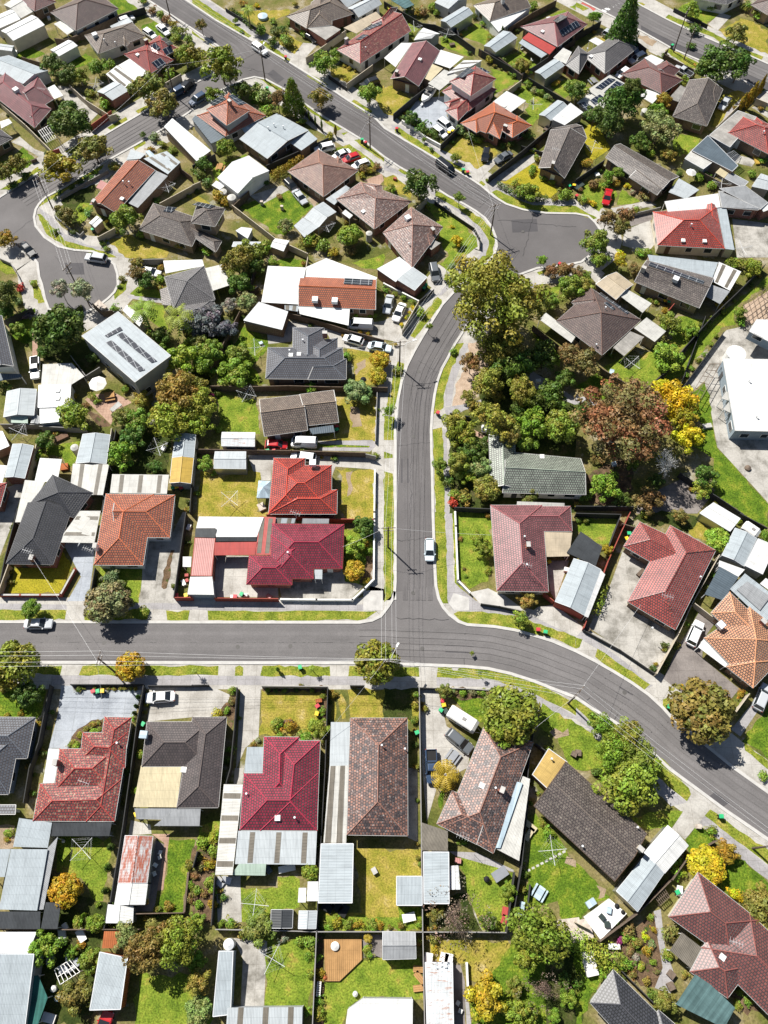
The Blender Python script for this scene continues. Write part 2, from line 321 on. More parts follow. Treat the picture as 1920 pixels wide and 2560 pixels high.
# ------------------------------------------------------------------ buildings
def offset_quad(q, d):                       # move every edge of a ccw polygon inwards by d
    n = len(q); out = []
    for i in range(n):
        p, c, x = q[i - 1], q[i], q[(i + 1) % n]
        e1 = (c - p); e2 = (x - c); e1.z = e2.z = 0; e1.normalize(); e2.normalize()
        n1 = Vector((-e1.y, e1.x, 0)); n2 = Vector((-e2.y, e2.x, 0))
        k = 1 + n1.dot(n2)
        out.append(c + (n1 + n2) * (d / max(k, 0.25)))
    return out
def seg(s):
    a, b = s.split(':'); return a.strip(), pts(b)
def post_set(parent, corners, h, r=0.05, mat='trim', org=None, name='post'):
    for c in corners:
        m = MB(); m.box((c.x - org.x, c.y - org.y, h / 2), (r * 2, r * 2, h)); m.obj(name, mat, parent)
def building(name, cat, group, look, label, roof, wall, spec, eave=2.75, pitch=23, oh=0.45, gut='gutter', windows=True, caps=True, door=True, cap=None):
    t0 = list(TO); segs = [seg(q) for q in spec.split(';') if q.strip()]; TO[:] = t0
    wings = []
    for code, ps in segs:
        k = code[0]
        if code[:2] in ('ch', 'so', 'sk', 've', 'an', 'ev', 'sd') or k in '+=' : continue
        if k not in 'hgabsf': raise Exception(code)
        mat = roof
        if '/' in code: code, mat = code.split('/')
        dz = float(code[1:]) if len(code) > 1 else 0.0
        ez = eave + dz + 0.011 * len(wings)
        q = [G(p[0], p[1], ez) for p in ps]
        if len(q) == 3: q.append(q[0] + q[2] - q[1])
        if area(q) < 0:
            q = [q[1], q[0], q[3], q[2]]; k = {'a': 'b', 'b': 'a'}.get(k, k)
        wings.append((k, q, ez, mat, dz))
    org = sum((sum(w[1], Vector()) / 4 for w in wings), Vector()) / len(wings); org.z = 0
    root = empty(name, org); thing(root, look, cat, group, org, label)
    wallm = MB(); gutm = MB(); tris = []; roofs = {}
    capm = MB(); fasc = MB(); wins = []; fl = []
    for wi, (k, q, ez, mat, dz) in enumerate(wings):
        rm = roofs.setdefault(mat, MB())
        p0, p1, p2, p3 = [v - org for v in q]
        w = ((p0 - p3).length + (p1 - p2).length) / 4
        tp = math.tan(math.radians(pitch)) ; up = Vector((0, 0, 1))
        faces = []
        if k in 'hgab':
            m0 = (p0 + p3) / 2; m1 = (p1 + p2) / 2; d = (m1 - m0); L = d.length; d.normalize()
            ins = min(w, L / 2 - 0.02)
            r0 = m0 + d * (ins if k in 'ha' else 0) + up * w * tp
            r1 = m1 - d * (ins if k in 'hb' else 0) + up * w * tp
            faces = [[p0, p1, r1, r0], [p2, p3, r0, r1]]
            if k in 'ha': faces.append([p3, p0, r0])
            if k in 'hb': faces.append([p1, p2, r1])
            if caps:
                cr = 0.085
                lift = Vector((0, 0, 0.03))
                if (r1 - r0).length > 0.1: capm.tube([r0 + lift, r1 + lift], cr, 5)
                if k in 'ha': capm.tube([p3 + lift, r0 + lift], cr, 5); capm.tube([p0 + lift, r0 + lift], cr, 5)
                if k in 'hb': capm.tube([p1 + lift, r1 + lift], cr, 5); capm.tube([p2 + lift, r1 + lift], cr, 5)
            else:
                capm.tube([r0, r1], 0.09, 4)
            ge = []
            if k in 'gb': ge.append((p3, p0, r0))
            if k in 'ga': ge.append((p1, p2, r1))
            for a, b, r in ge:
                fl.append((a, r)); fl.append((b, r))
        elif k == 's':
            faces = [[p0 + up * 2 * w * math.tan(math.radians(5)), p1 + up * 2 * w * math.tan(math.radians(5)), p2, p3][::1]]
        else:
            faces = [[p0, p1, p2, p3]]
        if k in 'sf':
            f0 = faces[0]
            for a, b in zip(f0, f0[1:] + f0[:1]): fasc.tube([a - up * 0.04, b - up * 0.04], 0.07, 4)
        for f in faces:
            rm.face(f)
            for j in range(1, len(f) - 1): tris.append((f[0], f[j], f[j + 1]))
        lo = [p - up * 0.05 for p in (p0, p1, p2, p3)]
        rm.face(lo[::-1])
        if k in 'hgab':
            el = [(p0, p1), (p2, p3)] + ([(p3, p0)] if k in 'ha' else []) + ([(p1, p2)] if k in 'hb' else [])
            for a, b in el: gutm.tube([a - up * 0.05, b - up * 0.05], 0.065, 4)
        iq = offset_quad([p0, p1, p2, p3], oh + 0.013 * wi)
        base = 0.0 if dz < 1.2 else eave - 0.3
        tops = [ez - 0.03] * 4
        if k == 's':
            hi = 2 * w * math.tan(math.radians(5)) * 0.93; tops = [ez + hi - 0.05, ez + hi - 0.05, ez - 0.03, ez - 0.03]
        for i in range(4):
            a, b = iq[i], iq[(i + 1) % 4]
            A = Vector((a.x, a.y, base)); B_ = Vector((b.x, b.y, base)); C_ = Vector((b.x, b.y, tops[(i + 1) % 4])); D_ = Vector((a.x, a.y, tops[i]))
            wallm.face([A, B_, C_, D_])
            gable = (k in 'gb' and i == 3) or (k in 'ga' and i == 1)
            if gable:
                mid = (C_ + D_) / 2; half = (C_ - D_).length / 2
                wallm.face([D_ , C_ , Vector((mid.x, mid.y, ez + half * tp * 0.97))])
            ln = (b - a); L = Vector((ln.x, ln.y, 0)).length
            if windows and L > 3 and wi < 5:
                e = Vector((ln.x, ln.y, 0)).normalized(); nrm = Vector((e.y, -e.x, 0))
                tocam = (Vector((0, -20, 100)) - org).normalized()
                if nrm.dot(Vector((tocam.x, tocam.y, 0)).normalized()) > 0.2:
                    nw = max(1, int(L / 3.4))
                    for j in range(nw):
                        c = a + ln * ((j + 0.5 + R.uniform(-.12, .12)) / nw)
                        wins.append((Vector((c.x, c.y, base + (1.55 if dz < 1.2 else 1.75))), e, nrm, R.choice([1.2, 1.5, 1.8]), 1.15, wi))
    wall_o = wallm.obj('wall', wall, root)
    main = None
    for mt, rm in roofs.items():
        ro = rm.obj('roof', mt, root); main = main or ro
    if capm.f: capm.obj('ridge_cap', cap or ('cap_' + roof if 'cap_' + roof in MATS else roof), main)
    if gutm.f: gutm.obj('gutter', gut, main)
    if fasc.f: fasc.obj('fascia', gut, main)
    for a, r in fl:
        m = MB(); m.tube([a - Vector((0, 0, .06)), r - Vector((0, 0, .06))], 0.08, 4); m.obj('barge_board', gut, main)
    def inside(p, skip):
        for wi, (k, q, ez, mat, dz) in enumerate(wings):
            if wi == skip: continue
            qq = offset_quad([v - org for v in q], oh)
            if all(((qq[(i + 1) % 4] - qq[i]).cross(p - qq[i])).z > 0 for i in range(4)): return True
        return False
    nd = 0
    for c, e, nrm, w, h, wi in wins[:14]:
        if inside(c + nrm * 0.3, wi): continue
        rz = math.atan2(e.y, e.x)
        if nd == 0 and door and len(wins) > 2:
            nd = 1; m = MB(); cc = Vector((c.x, c.y, c.z - 0.5)) + nrm * 0.03; m.box(cc, (0.95, 0.09, 2.05), rz); m.obj('door', R.choice(['browntrim', 'trim', 'darktrim']), root); continue
        m = MB(); cc = c + nrm * 0.02; m.box(cc, (w + 0.16, 0.1, h + 0.16), rz); f = m.obj('window', gut if gut not in ('darktrim', 'gutter') else 'trim', root)
        m = MB(); m.box(cc + nrm * 0.04, (w, 0.06, h), rz); m.obj('pane', 'glass', f)
    def hit(x, y):
        o = Vector((0, 0, CH)) - org; d = ray(x, y).normalized(); best = None
        for a, b, c in tris:
            h = intersect_ray_tri(a, b, c, d, o, True)
            if h and (best is None or (h - o).length < best[0]): best = ((h - o).length, h, (b - a).cross(c - a).normalized())
        if not best:
            g = G(x, y, eave + 0.8) - org; return g, Vector((0, 0, 1))
        return best[1], best[2]
    q = wings[0][1]; ang = math.atan2((q[1] - q[0]).y, (q[1] - q[0]).x)
    for code, ps in segs:
        c2 = code[:2]; opt = code[2:]
        if c2 == 'ch':
            for x, y in ps:
                h, _ = hit(x, y); m = MB(); m.box(h + Vector((0, 0, 0.35)), (0.85, 0.6, 1.5), ang); o_ = m.obj('chimney', 'redbrick' if not opt else opt[1:], main)
                m = MB(); m.box(h + Vector((0, 0, 1.14)), (0.95, 0.7, 0.09), ang); m.obj('chimney_cap', 'concrete', root)
        elif c2 == 'ev':
            for x, y in ps:
                h, _ = hit(x, y); m = MB(); m.box(h + Vector((0, 0, 0.5)), (1.15, 1.15, 0.75), ang); m.box(h + Vector((0, 0, 0.0)), (0.7, 0.7, 0.5), ang); m.obj('roof_cooler', opt[1:] or 'galv', main)
        elif c2 == 'sk':
            for x, y in ps:
                h, nn = hit(x, y); m = MB(); m.box(h + Vector((0, 0, 0.06)), (0.8, 0.8, 0.3), ang); m.obj('skylight', 'trim', main)
        elif c2 == 've':
            for x, y in ps:
                h, nn = hit(x, y); m = MB(); m.cyl(h - Vector((0, 0, .1)), 0.08, 0.75, 7); m.cyl(h + Vector((0, 0, .6)), 0.17, 0.14, 8); m.obj('vent_pipe', 'galv', main)
        elif c2 == 'an':
            for x, y in ps:
                h, nn = hit(x, y); m = MB(); m.tube([h, h + Vector((0, 0, 2.6))], 0.03, 5)
                m.tube([h + Vector((-.9, 0.3, 2.5)), h + Vector((.9, -.3, 2.5))], 0.018, 4)
                for i in range(5):
                    t = -.8 + i * .4; m.tube([h + Vector((t - .15, -t / 3 - .45, 2.5)), h + Vector((t + .15, -t / 3 + .45, 2.5))], 0.012, 4)
                m.obj('antenna', 'galv', main)
        elif c2 == 'so':
            p = ps; cx = sum(v[0] for v in p) / len(p); cy = sum(v[1] for v in p) / len(p)
            h, nn = hit(cx, cy)
            if nn.z < 0: nn = -nn
            o = Vector((0, 0, CH)) - org; qv = []
            for v in p:
                d = ray(v[0], v[1]); t = (h - o).dot(nn) / d.dot(nn); qv.append(o + d * t + nn * 0.14)
            if (qv[1] - qv[0]).cross(qv[2] - qv[1]).dot(nn) < 0: qv = [qv[1], qv[0], qv[3], qv[2]]
            m = MB(); m.face(qv); lo = [v - nn * 0.06 for v in qv]
            for i in range(4): m.face([lo[i], lo[(i + 1) % 4], qv[(i + 1) % 4], qv[i]])
            m.face(lo[::-1]); m.obj('solar_panel', 'solar', main)
        elif code[0] in '+=':
            # attached roof on posts ('+') or with walls ('='):  +name@mat@height[@rise of first edge]
            nm, mt, *rest = code[1:].split('@')
            h = float(rest[0]) if rest else 2.4; rise = float(rest[1]) if len(rest) > 1 else 0.25
            p = ps; qv = []
            for i, v in enumerate(p): qv.append(G(v[0], v[1], h + (rise if i < 2 else 0)) - org)
            if len(qv) == 3: qv.append(qv[0] + qv[2] - qv[1])
            ccw = area(qv) > 0; qq = qv if ccw else [qv[1], qv[0]] + qv[2:][::-1]
            strips = mt.endswith('#'); mt = mt.rstrip('#')
            m = MB(); lo = [v - Vector((0, 0, 0.07)) for v in qq]; n = len(qq)
            m.face(qq) if n == 4 else m.poly(qq)
            for i in range(n): m.face([lo[i], lo[(i + 1) % n], qq[(i + 1) % n], qq[i]])
            m.face(lo[::-1]) if n == 4 else m.poly(lo[::-1])
            so = m.obj(nm, mt, root)
            if strips and n == 4:
                a, b, c, d = qq; long = (b - a).length; ns = max(2, int(long / 3))
                for i in range(ns):
                    t0 = (i + 0.35) / ns; t1 = t0 + 0.75 / long; lf = Vector((0, 0, 0.02)); s_ = MB()
                    i0, i1 = 0.04, 0.96
                    s_.face([a.lerp(b, t0).lerp(d.lerp(c, t0), i0) + lf, a.lerp(b, t0).lerp(d.lerp(c, t0), i1) + lf, a.lerp(b, t1).lerp(d.lerp(c, t1), i1) + lf, a.lerp(b, t1).lerp(d.lerp(c, t1), i0) + lf][::-1])
                    s_.obj('clear_strip', 'strip', so)
            iq = offset_quad(qq, 0.12)
            if code[0] == '+':
                for v in iq[:6]:
                    hh = v.z - 0.08; pm = MB(); pm.box((v.x, v.y, hh / 2), (0.1, 0.1, hh)); pm.obj('post', 'trim', root)
            else:
                wm = MB()
                for i in range(n):
                    a, b = iq[i], iq[(i + 1) % n]; dn = Vector((0, 0, 0.06))
                    wm.face([Vector((a.x, a.y, 0)), Vector((b.x, b.y, 0)), b - dn, a - dn])
                wm.obj('wall', wall, root)
    return root
HOUSES = []
def H(lab, roof, wall, spec, **k):
    look, a = lab.split('|')
    r = building('house', 'house', 'houses of the suburb', look, look, roof, wall, spec, **k)
    ANCH.append((r.location.x, r.location.y, a)); r['_a'] = 1; del r['_a']
    return r
def S(look, roof, wall, spec, eave=2.3, pitch=13, name='shed', **k):
    k.setdefault('gut', 'galv')
    return building(name, name.replace('_', ' '), 'sheds and outbuildings in the back yards', look, None, roof, wall, spec, eave, pitch, 0.06, windows=False, caps=False, door=True, **k)
def A(look, mat, ps, h=2.4, rise=0.2, name='carport', walls=None, group='free standing roofs and carports'):
    # stand-alone roof on posts, any outline
    p = pts(ps); qv = [G(v[0], v[1], h + (rise if i < 2 else 0)) for i, v in enumerate(p)]
    if len(qv) == 3: qv.append(qv[0] + qv[2] - qv[1])
    org = sum(qv, Vector()) / len(qv); org.z = 0
    root = empty(name, org); thing(root, look, name.replace('_', ' '), group, org)
    qv = [v - org for v in qv]
    qq = qv if area(qv) > 0 else [qv[1], qv[0]] + qv[2:][::-1]; n = len(qq)
    strips = mat.endswith('#'); mat = mat.rstrip('#')
    m = MB(); lo = [v - Vector((0, 0, 0.08)) for v in qq]
    m.face(qq) if n == 4 else m.poly(qq)
    for i in range(n): m.face([lo[i], lo[(i + 1) % n], qq[(i + 1) % n], qq[i]])
    m.face(lo[::-1]) if n == 4 else m.poly(lo[::-1])
    ro = m.obj('roof', mat, root)
    if strips and n == 4:
        a, b, c, d = qq; long = (b - a).length; ns = max(2, int(long / 3))
        for i in range(ns):
            t0 = (i + 0.35) / ns; t1 = t0 + 0.75 / long; lf = Vector((0, 0, 0.02)); s_ = MB()
            s_.face([a.lerp(b, t0) + lf, a.lerp(b, t1) + lf, d.lerp(c, t1) + lf, d.lerp(c, t0) + lf]); s_.obj('clear_strip', 'strip', ro)
    iq = offset_quad(qq, 0.12)
    for v in iq[:8]:
        hh = v.z - 0.09; pm = MB(); pm.box((v.x, v.y, hh / 2), (0.1, 0.1, hh)); pm.obj('post', 'galv', root)
    if walls:
        wm = MB()
        for i in range(n):
            a, b = iq[i], iq[(i + 1) % n]; dn = Vector((0, 0, 0.1)); wm.face([Vector((a.x, a.y, 0)), Vector((b.x, b.y, 0)), b - dn, a - dn])
        wm.obj('wall', walls, root)
    return root
# ------------------------------------------------------------------ ground sheets
GP = []
def clampg(v):
    return v
NAMES = {'asphalt': 'road', 'asphaltpale': 'road', 'asphaltdark': 'road', 'path': 'footpath', 'drive': 'driveway', 'stained': 'driveway', 'bluegrey': 'driveway', 'darkpave': 'paved_yard', 'pinkpave': 'paved_yard', 'concrete': 'concrete_slab', 'verge': 'grass_verge', 'mulch': 'garden_bed', 'chips': 'bark_ground', 'dirt': 'bare_soil', 'shadetint': 'shade_tinted_garden'}
def L(kind, ps, name=None, level=None):
    q = [G(p[0], p[1], 0) for p in pts(ps)]
    xs = [v.x for v in q]; ys = [v.y for v in q]; bb = (min(xs), max(xs), min(ys), max(ys))
    lv = 1
    for b, l in GP:
        if bb[0] < b[1] and bb[1] > b[0] and bb[2] < b[3] and bb[3] > b[2]: lv = max(lv, l + 1)
    GP.append((bb, lv)); z = 0.004 * lv
    q = [Vector((v.x, v.y, z)) for v in q]
    if kind in ('lawn', 'lush', 'dry', 'verge', 'gold', 'mulch', 'shadetint', 'dirt', 'chips'):
        am = .1 if kind in ('verge', 'gold') else .22; o2 = []
        for a, c in zip(q, q[1:] + q[:1]):
            ln = (c - a).length; n = max(1, min(14, int(ln / .9))); nn = Vector((-(c - a).y, (c - a).x, 0)).normalized() if ln > 1e-6 else Vector()
            o2 += [a.lerp(c, i / n) + (nn * R.gauss(0, am) if i else Vector()) for i in range(n)]
        q = o2
    m = MB(); m.poly(q); o = m.obj(name or NAMES.get(kind, 'lawn'), kind); o['kind'] = 'structure'; return o
def strip(kind, ps, w, name='kerb', z=0.0, hgt=0.13, side=0.0):
    q = [G(p[0], p[1], 0) for p in pts(ps)]; m = MB(); n = len(q); Lf = []; Rt = []
    for i in range(n):
        d = (q[min(i + 1, n - 1)] - q[max(i - 1, 0)]).normalized(); nn = Vector((-d.y, d.x, 0))
        Lf.append(q[i] + nn * (side + w / 2)); Rt.append(q[i] + nn * (side - w / 2))
    up = Vector((0, 0, hgt))
    for i in range(n - 1):
        m.face([Rt[i] + up, Rt[i + 1] + up, Lf[i + 1] + up, Lf[i] + up])
        m.face([Rt[i], Rt[i + 1], Rt[i + 1] + up, Rt[i] + up]); m.face([Lf[i + 1], Lf[i], Lf[i] + up, Lf[i + 1] + up])
    m.face([Rt[0], Rt[0] + up, Lf[0] + up, Lf[0]]); m.face([Rt[-1], Lf[-1], Lf[-1] + up, Rt[-1] + up])
    o = m.obj(name, kind); o['kind'] = 'structure'; return o
def track(kind, ps, side, w, name='wheel_track', z=0.055):
    q = [G(p[0], p[1], 0) for p in pts(ps)]; out = []
    for a, b2 in zip(q, q[1:]):
        n = max(1, int((b2 - a).length / 4))
        out += [a.lerp(b2, i / n) for i in range(n)]
    out.append(q[-1]); q = out; n = len(q); m = MB(); e = []
    for i in range(n):
        d = (q[min(i + 2, n - 1)] - q[max(i - 2, 0)]).normalized(); nn = Vector((-d.y, d.x, 0)); c = q[i] + nn * side + Vector((0, 0, z)); e.append((c + nn * w / 2, c - nn * w / 2))
    for i in range(n - 1): m.face([e[i][1], e[i + 1][1], e[i + 1][0], e[i][0]], [(i, 0), (i + 1, 0), (i + 1, 1), (i, 1)])
    o = m.obj(name, kind); o['kind'] = 'structure'
def crack(ps, w=.05, seed=1):
    rr = random.Random(seed); q = [G(p[0], p[1], .06) for p in pts(ps)]; m = MB()
    for a, b2 in zip(q, q[1:]):
        n = max(2, int((b2 - a).length / .7)); d = (b2 - a).normalized(); nn = Vector((-d.y, d.x, 0)); pp = [a.lerp(b2, i / n) + nn * rr.gauss(0, .12) for i in range(n + 1)]
        for u, v in zip(pp, pp[1:]): m.face([u - nn * w / 2, v - nn * w / 2, v + nn * w / 2, u + nn * w / 2])
    o = m.obj('tar_seam', 'tar'); o['kind'] = 'structure'
def cover(s):
    for p in pts(s): g = G(p[0], p[1], .05); m = MB(); m.cyl((0, 0, 0), .36, .02, 14); o = m.obj('utility_cover', 'iron', None, g); o['kind'] = 'structure'
# ------------------------------------------------------------------ fences
FK = {'t': ('timber', 'weathered timber paling fence', 'timber_fence', 1.75), 'c': ('fencecream', 'cream steel panel fence', 'panel_fence', 1.8), 'k': ('fencedark', 'dark steel panel fence', 'panel_fence', 1.8), 'g': ('fencegrey', 'grey fence', 'panel_fence', 1.7),
      'r': ('fencered', 'red brick front wall', 'brick_wall', 1.0), 'm': ('fencered', 'dark red steel fence', 'panel_fence', 1.7), 'w': ('fencewhite', 'low white front fence', 'front_fence', 0.9), 'l': ('fencegrey', 'low grey front fence', 'front_fence', 0.9), 'd': ('fencedark', 'low dark metal front fence', 'front_fence', 1.0), 'b': ('timber', 'low brick front wall', 'brick_wall', 0.8)}
FL = []
def F(k, ps):
    mat, look, nm, h = FK[k]
    q = [G(p[0], p[1], h) for p in pts(ps)]; org = sum(q, Vector()) / len(q); org.z = 0
    if k in 'tkcg': FL.extend(zip(q, q[1:]))
    root = empty(nm, org); thing(root, look, 'wall' if 'wall' in nm else 'fence', 'fences and walls between the gardens', org)
    th = 0.22 if k in 'rbw' else 0.07; m = MB(); cp = MB(); posts = []
    for a, b in zip(q, q[1:]):
        d = b - a; Ln = d.length
        if Ln < 0.05: continue
        rz = math.atan2(d.y, d.x); c = (a + b) / 2 - org
        m.box((c.x, c.y, h / 2 - 0.03), (Ln, th, h - 0.06), rz); cp.box((c.x, c.y, h - 0.02), (Ln + 0.04, th + 0.06, 0.07), rz)
        n = max(1, int(Ln / 2.6))
        for i in range(n + 1): posts.append((a + d * (i / n) - org, rz))
    m.obj('panel', mat, root); cp.obj('capping', {'r': 'concrete', 'm': 'fencered', 't': 'timber', 'w': 'fencewhite', 'c': 'fencecream'}.get(k, mat), root)
    if k in 'ctldwrb':
        for p, rz in posts[:40]:
            pm = MB(); pm.box((p.x, p.y, h / 2 + 0.02), (0.1 if th < .1 else .3, th + 0.09, h + 0.06), rz); pm.obj('post', mat, root)
    return root
# ------------------------------------------------------------------ foliage
def leafmesh(name, clumps, size, per, seed, flat=0.5, shell=0.75, hv=0.13):
    rr = random.Random(seed); m = MB(); tint = []
    for (cx, cy, cz, cr) in clumps:
        ct = rr.uniform(0.8, 1.15); hu = rr.uniform(-hv, hv)
        for _ in range(max(6, int(per * cr * cr * 14))):
            z = rr.uniform(-0.45, 1); a = rr.uniform(0, 6.2832); s = math.sqrt(max(0, 1 - z * z)); d = Vector((s * math.cos(a), s * math.sin(a), z))
            c = Vector((cx, cy, cz)) + d * cr * rr.uniform(shell, 1.05)
            nn = (d + Vector((rr.gauss(0, .42), rr.gauss(0, .42), rr.gauss(0, .42)))).normalized()
            u = nn.orthogonal().normalized(); u.rotate(Matrix.Rotation(rr.uniform(0, 6.28), 3, nn)); w = nn.cross(u)
            s1 = size * rr.uniform(0.6, 1.25); s2 = s1 * rr.uniform(0.5, 0.8)
            i = len(m.v); m.v += [tuple(c - u * s1), tuple(c - w * s2), tuple(c + u * s1), tuple(c + w * s2)]; m.f.append((i, i + 1, i + 2, i + 3)); m.uv += [(0, 0)] * 4; m.mi.append(0)
            t = ct * rr.uniform(0.68, 1.28); tint += [t * rr.uniform(.92, 1.1) * (1 + hu), t * (1 - hu * .8), t * rr.uniform(.85, 1.1)]
    me = m.mesh(name, 'leaf')
    at = me.attributes.new('tint', 'FLOAT_COLOR', 'FACE'); fl = []
    for i in range(len(m.f)): fl += tint[3 * i:3 * i + 3] + [1.0]
    at.data.foreach_set('color', fl); return me
def blobs(seed, n, r0, r1, zmin=-0.25, flat=0.85, core=True, irregular=0.12):
    rr = random.Random(seed); o = []
    for i in range(n):
        z = zmin + (1 - zmin) * ((i + .5) / n); a = i * 2.39996 + rr.uniform(-.4, .4); s = math.sqrt(max(0, 1 - z * z)); cr = rr.uniform(r0, r1)
        k = (1 - cr * 0.8) * (1 + rr.uniform(-irregular * 2, irregular))
        o.append((s * math.cos(a) * k, s * math.sin(a) * k, z * k * flat, cr))
    if core:
        for i in range(max(3, n // 5)):
            a = rr.uniform(0, 6.28); q = rr.uniform(0, .45); o.append((q * math.cos(a), q * math.sin(a), rr.uniform(-.1, .4) * flat, rr.uniform(r0, r1) * 1.25))
    return o
PROTO = {}
PROTO['round'] = [leafmesh('crown', blobs(s, 46, .22, .33), .072, 105, s) for s in (1, 2, 3)]
PROTO['open'] = [leafmesh('crown', blobs(s, 26, .2, .36, -.3, .8, True, .3), .078, 90, s) for s in (4, 5, 6, 7)]
PROTO['bush'] = [leafmesh('crown', blobs(s, 11, .25, .6, -.1, .8, True, .55), .13, 20, s, hv=.2) for s in (8, 9, 10, 11, 14)]
PROTO['gum'] = [leafmesh('crown', blobs(s, 80, .13, .25, -.7, 1.0, False, .3) + blobs(s + 50, 40, .14, .25, -.4, .75, False, .25), .042, 210, s) for s in (12, 13)]
PROTO['mass'] = [leafmesh('crown', blobs(s, 40, .2, .33, -.35, .9, True, .25), .058, 130, s) for s in (15, 16)]
PROTO['column'] = [leafmesh('crown', [(R.uniform(-.25, .25) * (1 - abs(z)), R.uniform(-.25, .25) * (1 - abs(z)), z, .55 - abs(z) * .38) for z in [x / 12 - .95 for x in range(24)]], .10, 34, 20)]
cn = []
for i in range(60):
    z = -0.8 + 1.75 * i / 60; rad = .85 * (1 - (z + .8) / 1.85) ** .8; a = i * 2.4; cn.append((rad * math.cos(a) * .8, rad * math.sin(a) * .8, z, .12 + .2 * (1 - (z + .8) / 1.8)))
PROTO['conifer'] = [leafmesh('crown', cn, .05, 130, 21)]
PROTO['gumr'] = [leafmesh('crown', blobs(41, 90, .12, .23, -.7, 1.0, False, .32) + blobs(42, 40, .14, .22, -.4, .7, False, .25), .04, 210, 41, hv=.27)]
PROTO['sparse'] = [leafmesh('crown', blobs(31, 40, .14, .24, -.5, 1.0, False, .5), .03, 60, 31)]
def palm_mesh():
    m = MB(); tint = []; rr = random.Random(3)
    for i in range(26):
        a = i * 2.4; el = rr.uniform(-.25, .9); n = 9; pl = []
        for j in range(n + 1):
            t = j / n; pl.append(Vector((math.cos(a) * t * math.cos(el * (1 - t * .8)), math.sin(a) * t * math.cos(el * (1 - t * .8)), math.sin(el) * t - .55 * t * t)))
        sd = Vector((-math.sin(a), math.cos(a), 0))
        for j in range(1, n):
            for s in (-1, 1):
                b0 = pl[j]; b1 = pl[j + 1]; d = sd * s * .34 * (1 - abs(j / n - .4)) + Vector((0, 0, -.07)) + (b1 - b0) * .9
                i0 = len(m.v); m.v += [tuple(b0), tuple(b0 + (b1 - b0) * .8), tuple(b0 + d)]; m.f.append((i0, i0 + 1, i0 + 2)); m.uv += [(0, 0)] * 3; m.mi.append(0); t = rr.uniform(.7, 1.3); tint += [t, t, t, 1]
    me = m.mesh('fronds', 'leaf'); at = me.attributes.new('tint', 'FLOAT_COLOR', 'FACE'); at.data.foreach_set('color', tint); return me
PROTO['palm'] = [palm_mesh()]
def branch_mesh(seed, depth=6, spread=.75):
    m = MB(); rr = random.Random(seed)
    def grow(p, d, ln, r, k):
        e = p + d * ln; mid = p + d * ln * .5 + Vector((rr.gauss(0, .05), rr.gauss(0, .05), 0)) * ln
        m.tube([p, mid, e], r, 4 if k > 1 else 6, 0, r * .65)
        if k >= depth: return
        for _ in range(4 if k < 2 else 3 if k < 4 else 2):
            nd = (d + Vector((rr.gauss(0, spread), rr.gauss(0, spread), rr.gauss(0.12, spread * .6)))).normalized(); grow(e, nd, ln * rr.uniform(.62, .82), r * .6, k + 1)
    grow(Vector((0, 0, 0)), Vector((0, 0, 1)), .36, .036, 0); return m.mesh('branches', 'bark')
BARE = [branch_mesh(s) for s in (2, 5)]
PALEBARE = BARE[0].copy(); PALEBARE.materials[0] = MATS['fencewhite']
TRUNKS = {}
def trunk_mesh(kind):
    if kind in TRUNKS: return TRUNKS[kind]
    m = MB(); rr = random.Random(len(TRUNKS) + 3)
    if kind == 'palm': m.tube([(0, 0, -.02), (.01, .01, .5), (0, 0, 1)], .09, 8, 0, .06)
    else: m.tube([(0, 0, -.02), (.01, .01, .3), (.03, 0, .62)], .055, 8, 0, .036)
    for i in range(6 if kind != 'palm' else 0):
        a = i * 1.05 + rr.uniform(-.3, .3); q = rr.uniform(.35, .62)
        m.tube([(.02, .005, .42 + i * .03), (math.cos(a) * q * .5, math.sin(a) * q * .5, .66), (math.cos(a) * q, math.sin(a) * q, .9)], .026, 5, 0, .008)
    TRUNKS[kind] = m.mesh('trunk', 'palebark' if kind == 'pale' else 'bark'); return TRUNKS[kind]
TC = {'d': ((0.1, 0.16, 0.024), 'dark green'), 'g': ((0.2, 0.28, 0.03), 'mid green'), 'o': ((0.235, 0.25, 0.034), 'olive green'), 'u': ((0.21, 0.205, 0.04), 'bronze olive'), 'l': ((0.28, 0.36, 0.04), 'lime green'), 'y': ((0.55, 0.47, 0.02), 'bright yellow'),
      'r': ((0.24, 0.165, 0.055), 'russet red'), 's': ((0.23, 0.28, 0.1), 'silvery green'), 'p': ((0.15, 0.14, 0.155), 'mauve flowering'), 'w': ((0.36, 0.32, 0.22), 'cream flowering'), 'n': ((0.29, 0.25, 0.045), 'orange tipped'), 'm': ((0.3, 0.04, 0.17), 'magenta flowering'), 'x': ((0.5, 0.07, 0.04), 'scarlet flowering'), 'v': ((0.33, 0.25, 0.024), 'golden green'), 'b': ((0.22, 0.18, 0.12), 'bare twiggy'), 'a': ((0.42, 0.31, 0.022), 'golden yellow'), 'e': ((0.27, 0.255, 0.042), 'golden olive'), 'k': ((0.25, 0.215, 0.1), 'brownish')}
FORM = {'round': 'rounded tree', 'open': 'leafy tree', 'bush': 'bush', 'gum': 'tall spreading gum tree', 'mass': 'spreading tree', 'column': 'narrow columnar cypress', 'conifer': 'tall conifer', 'palm': 'palm tree', 'hedge': 'hedge'}
CI = [0]; BUSH = []
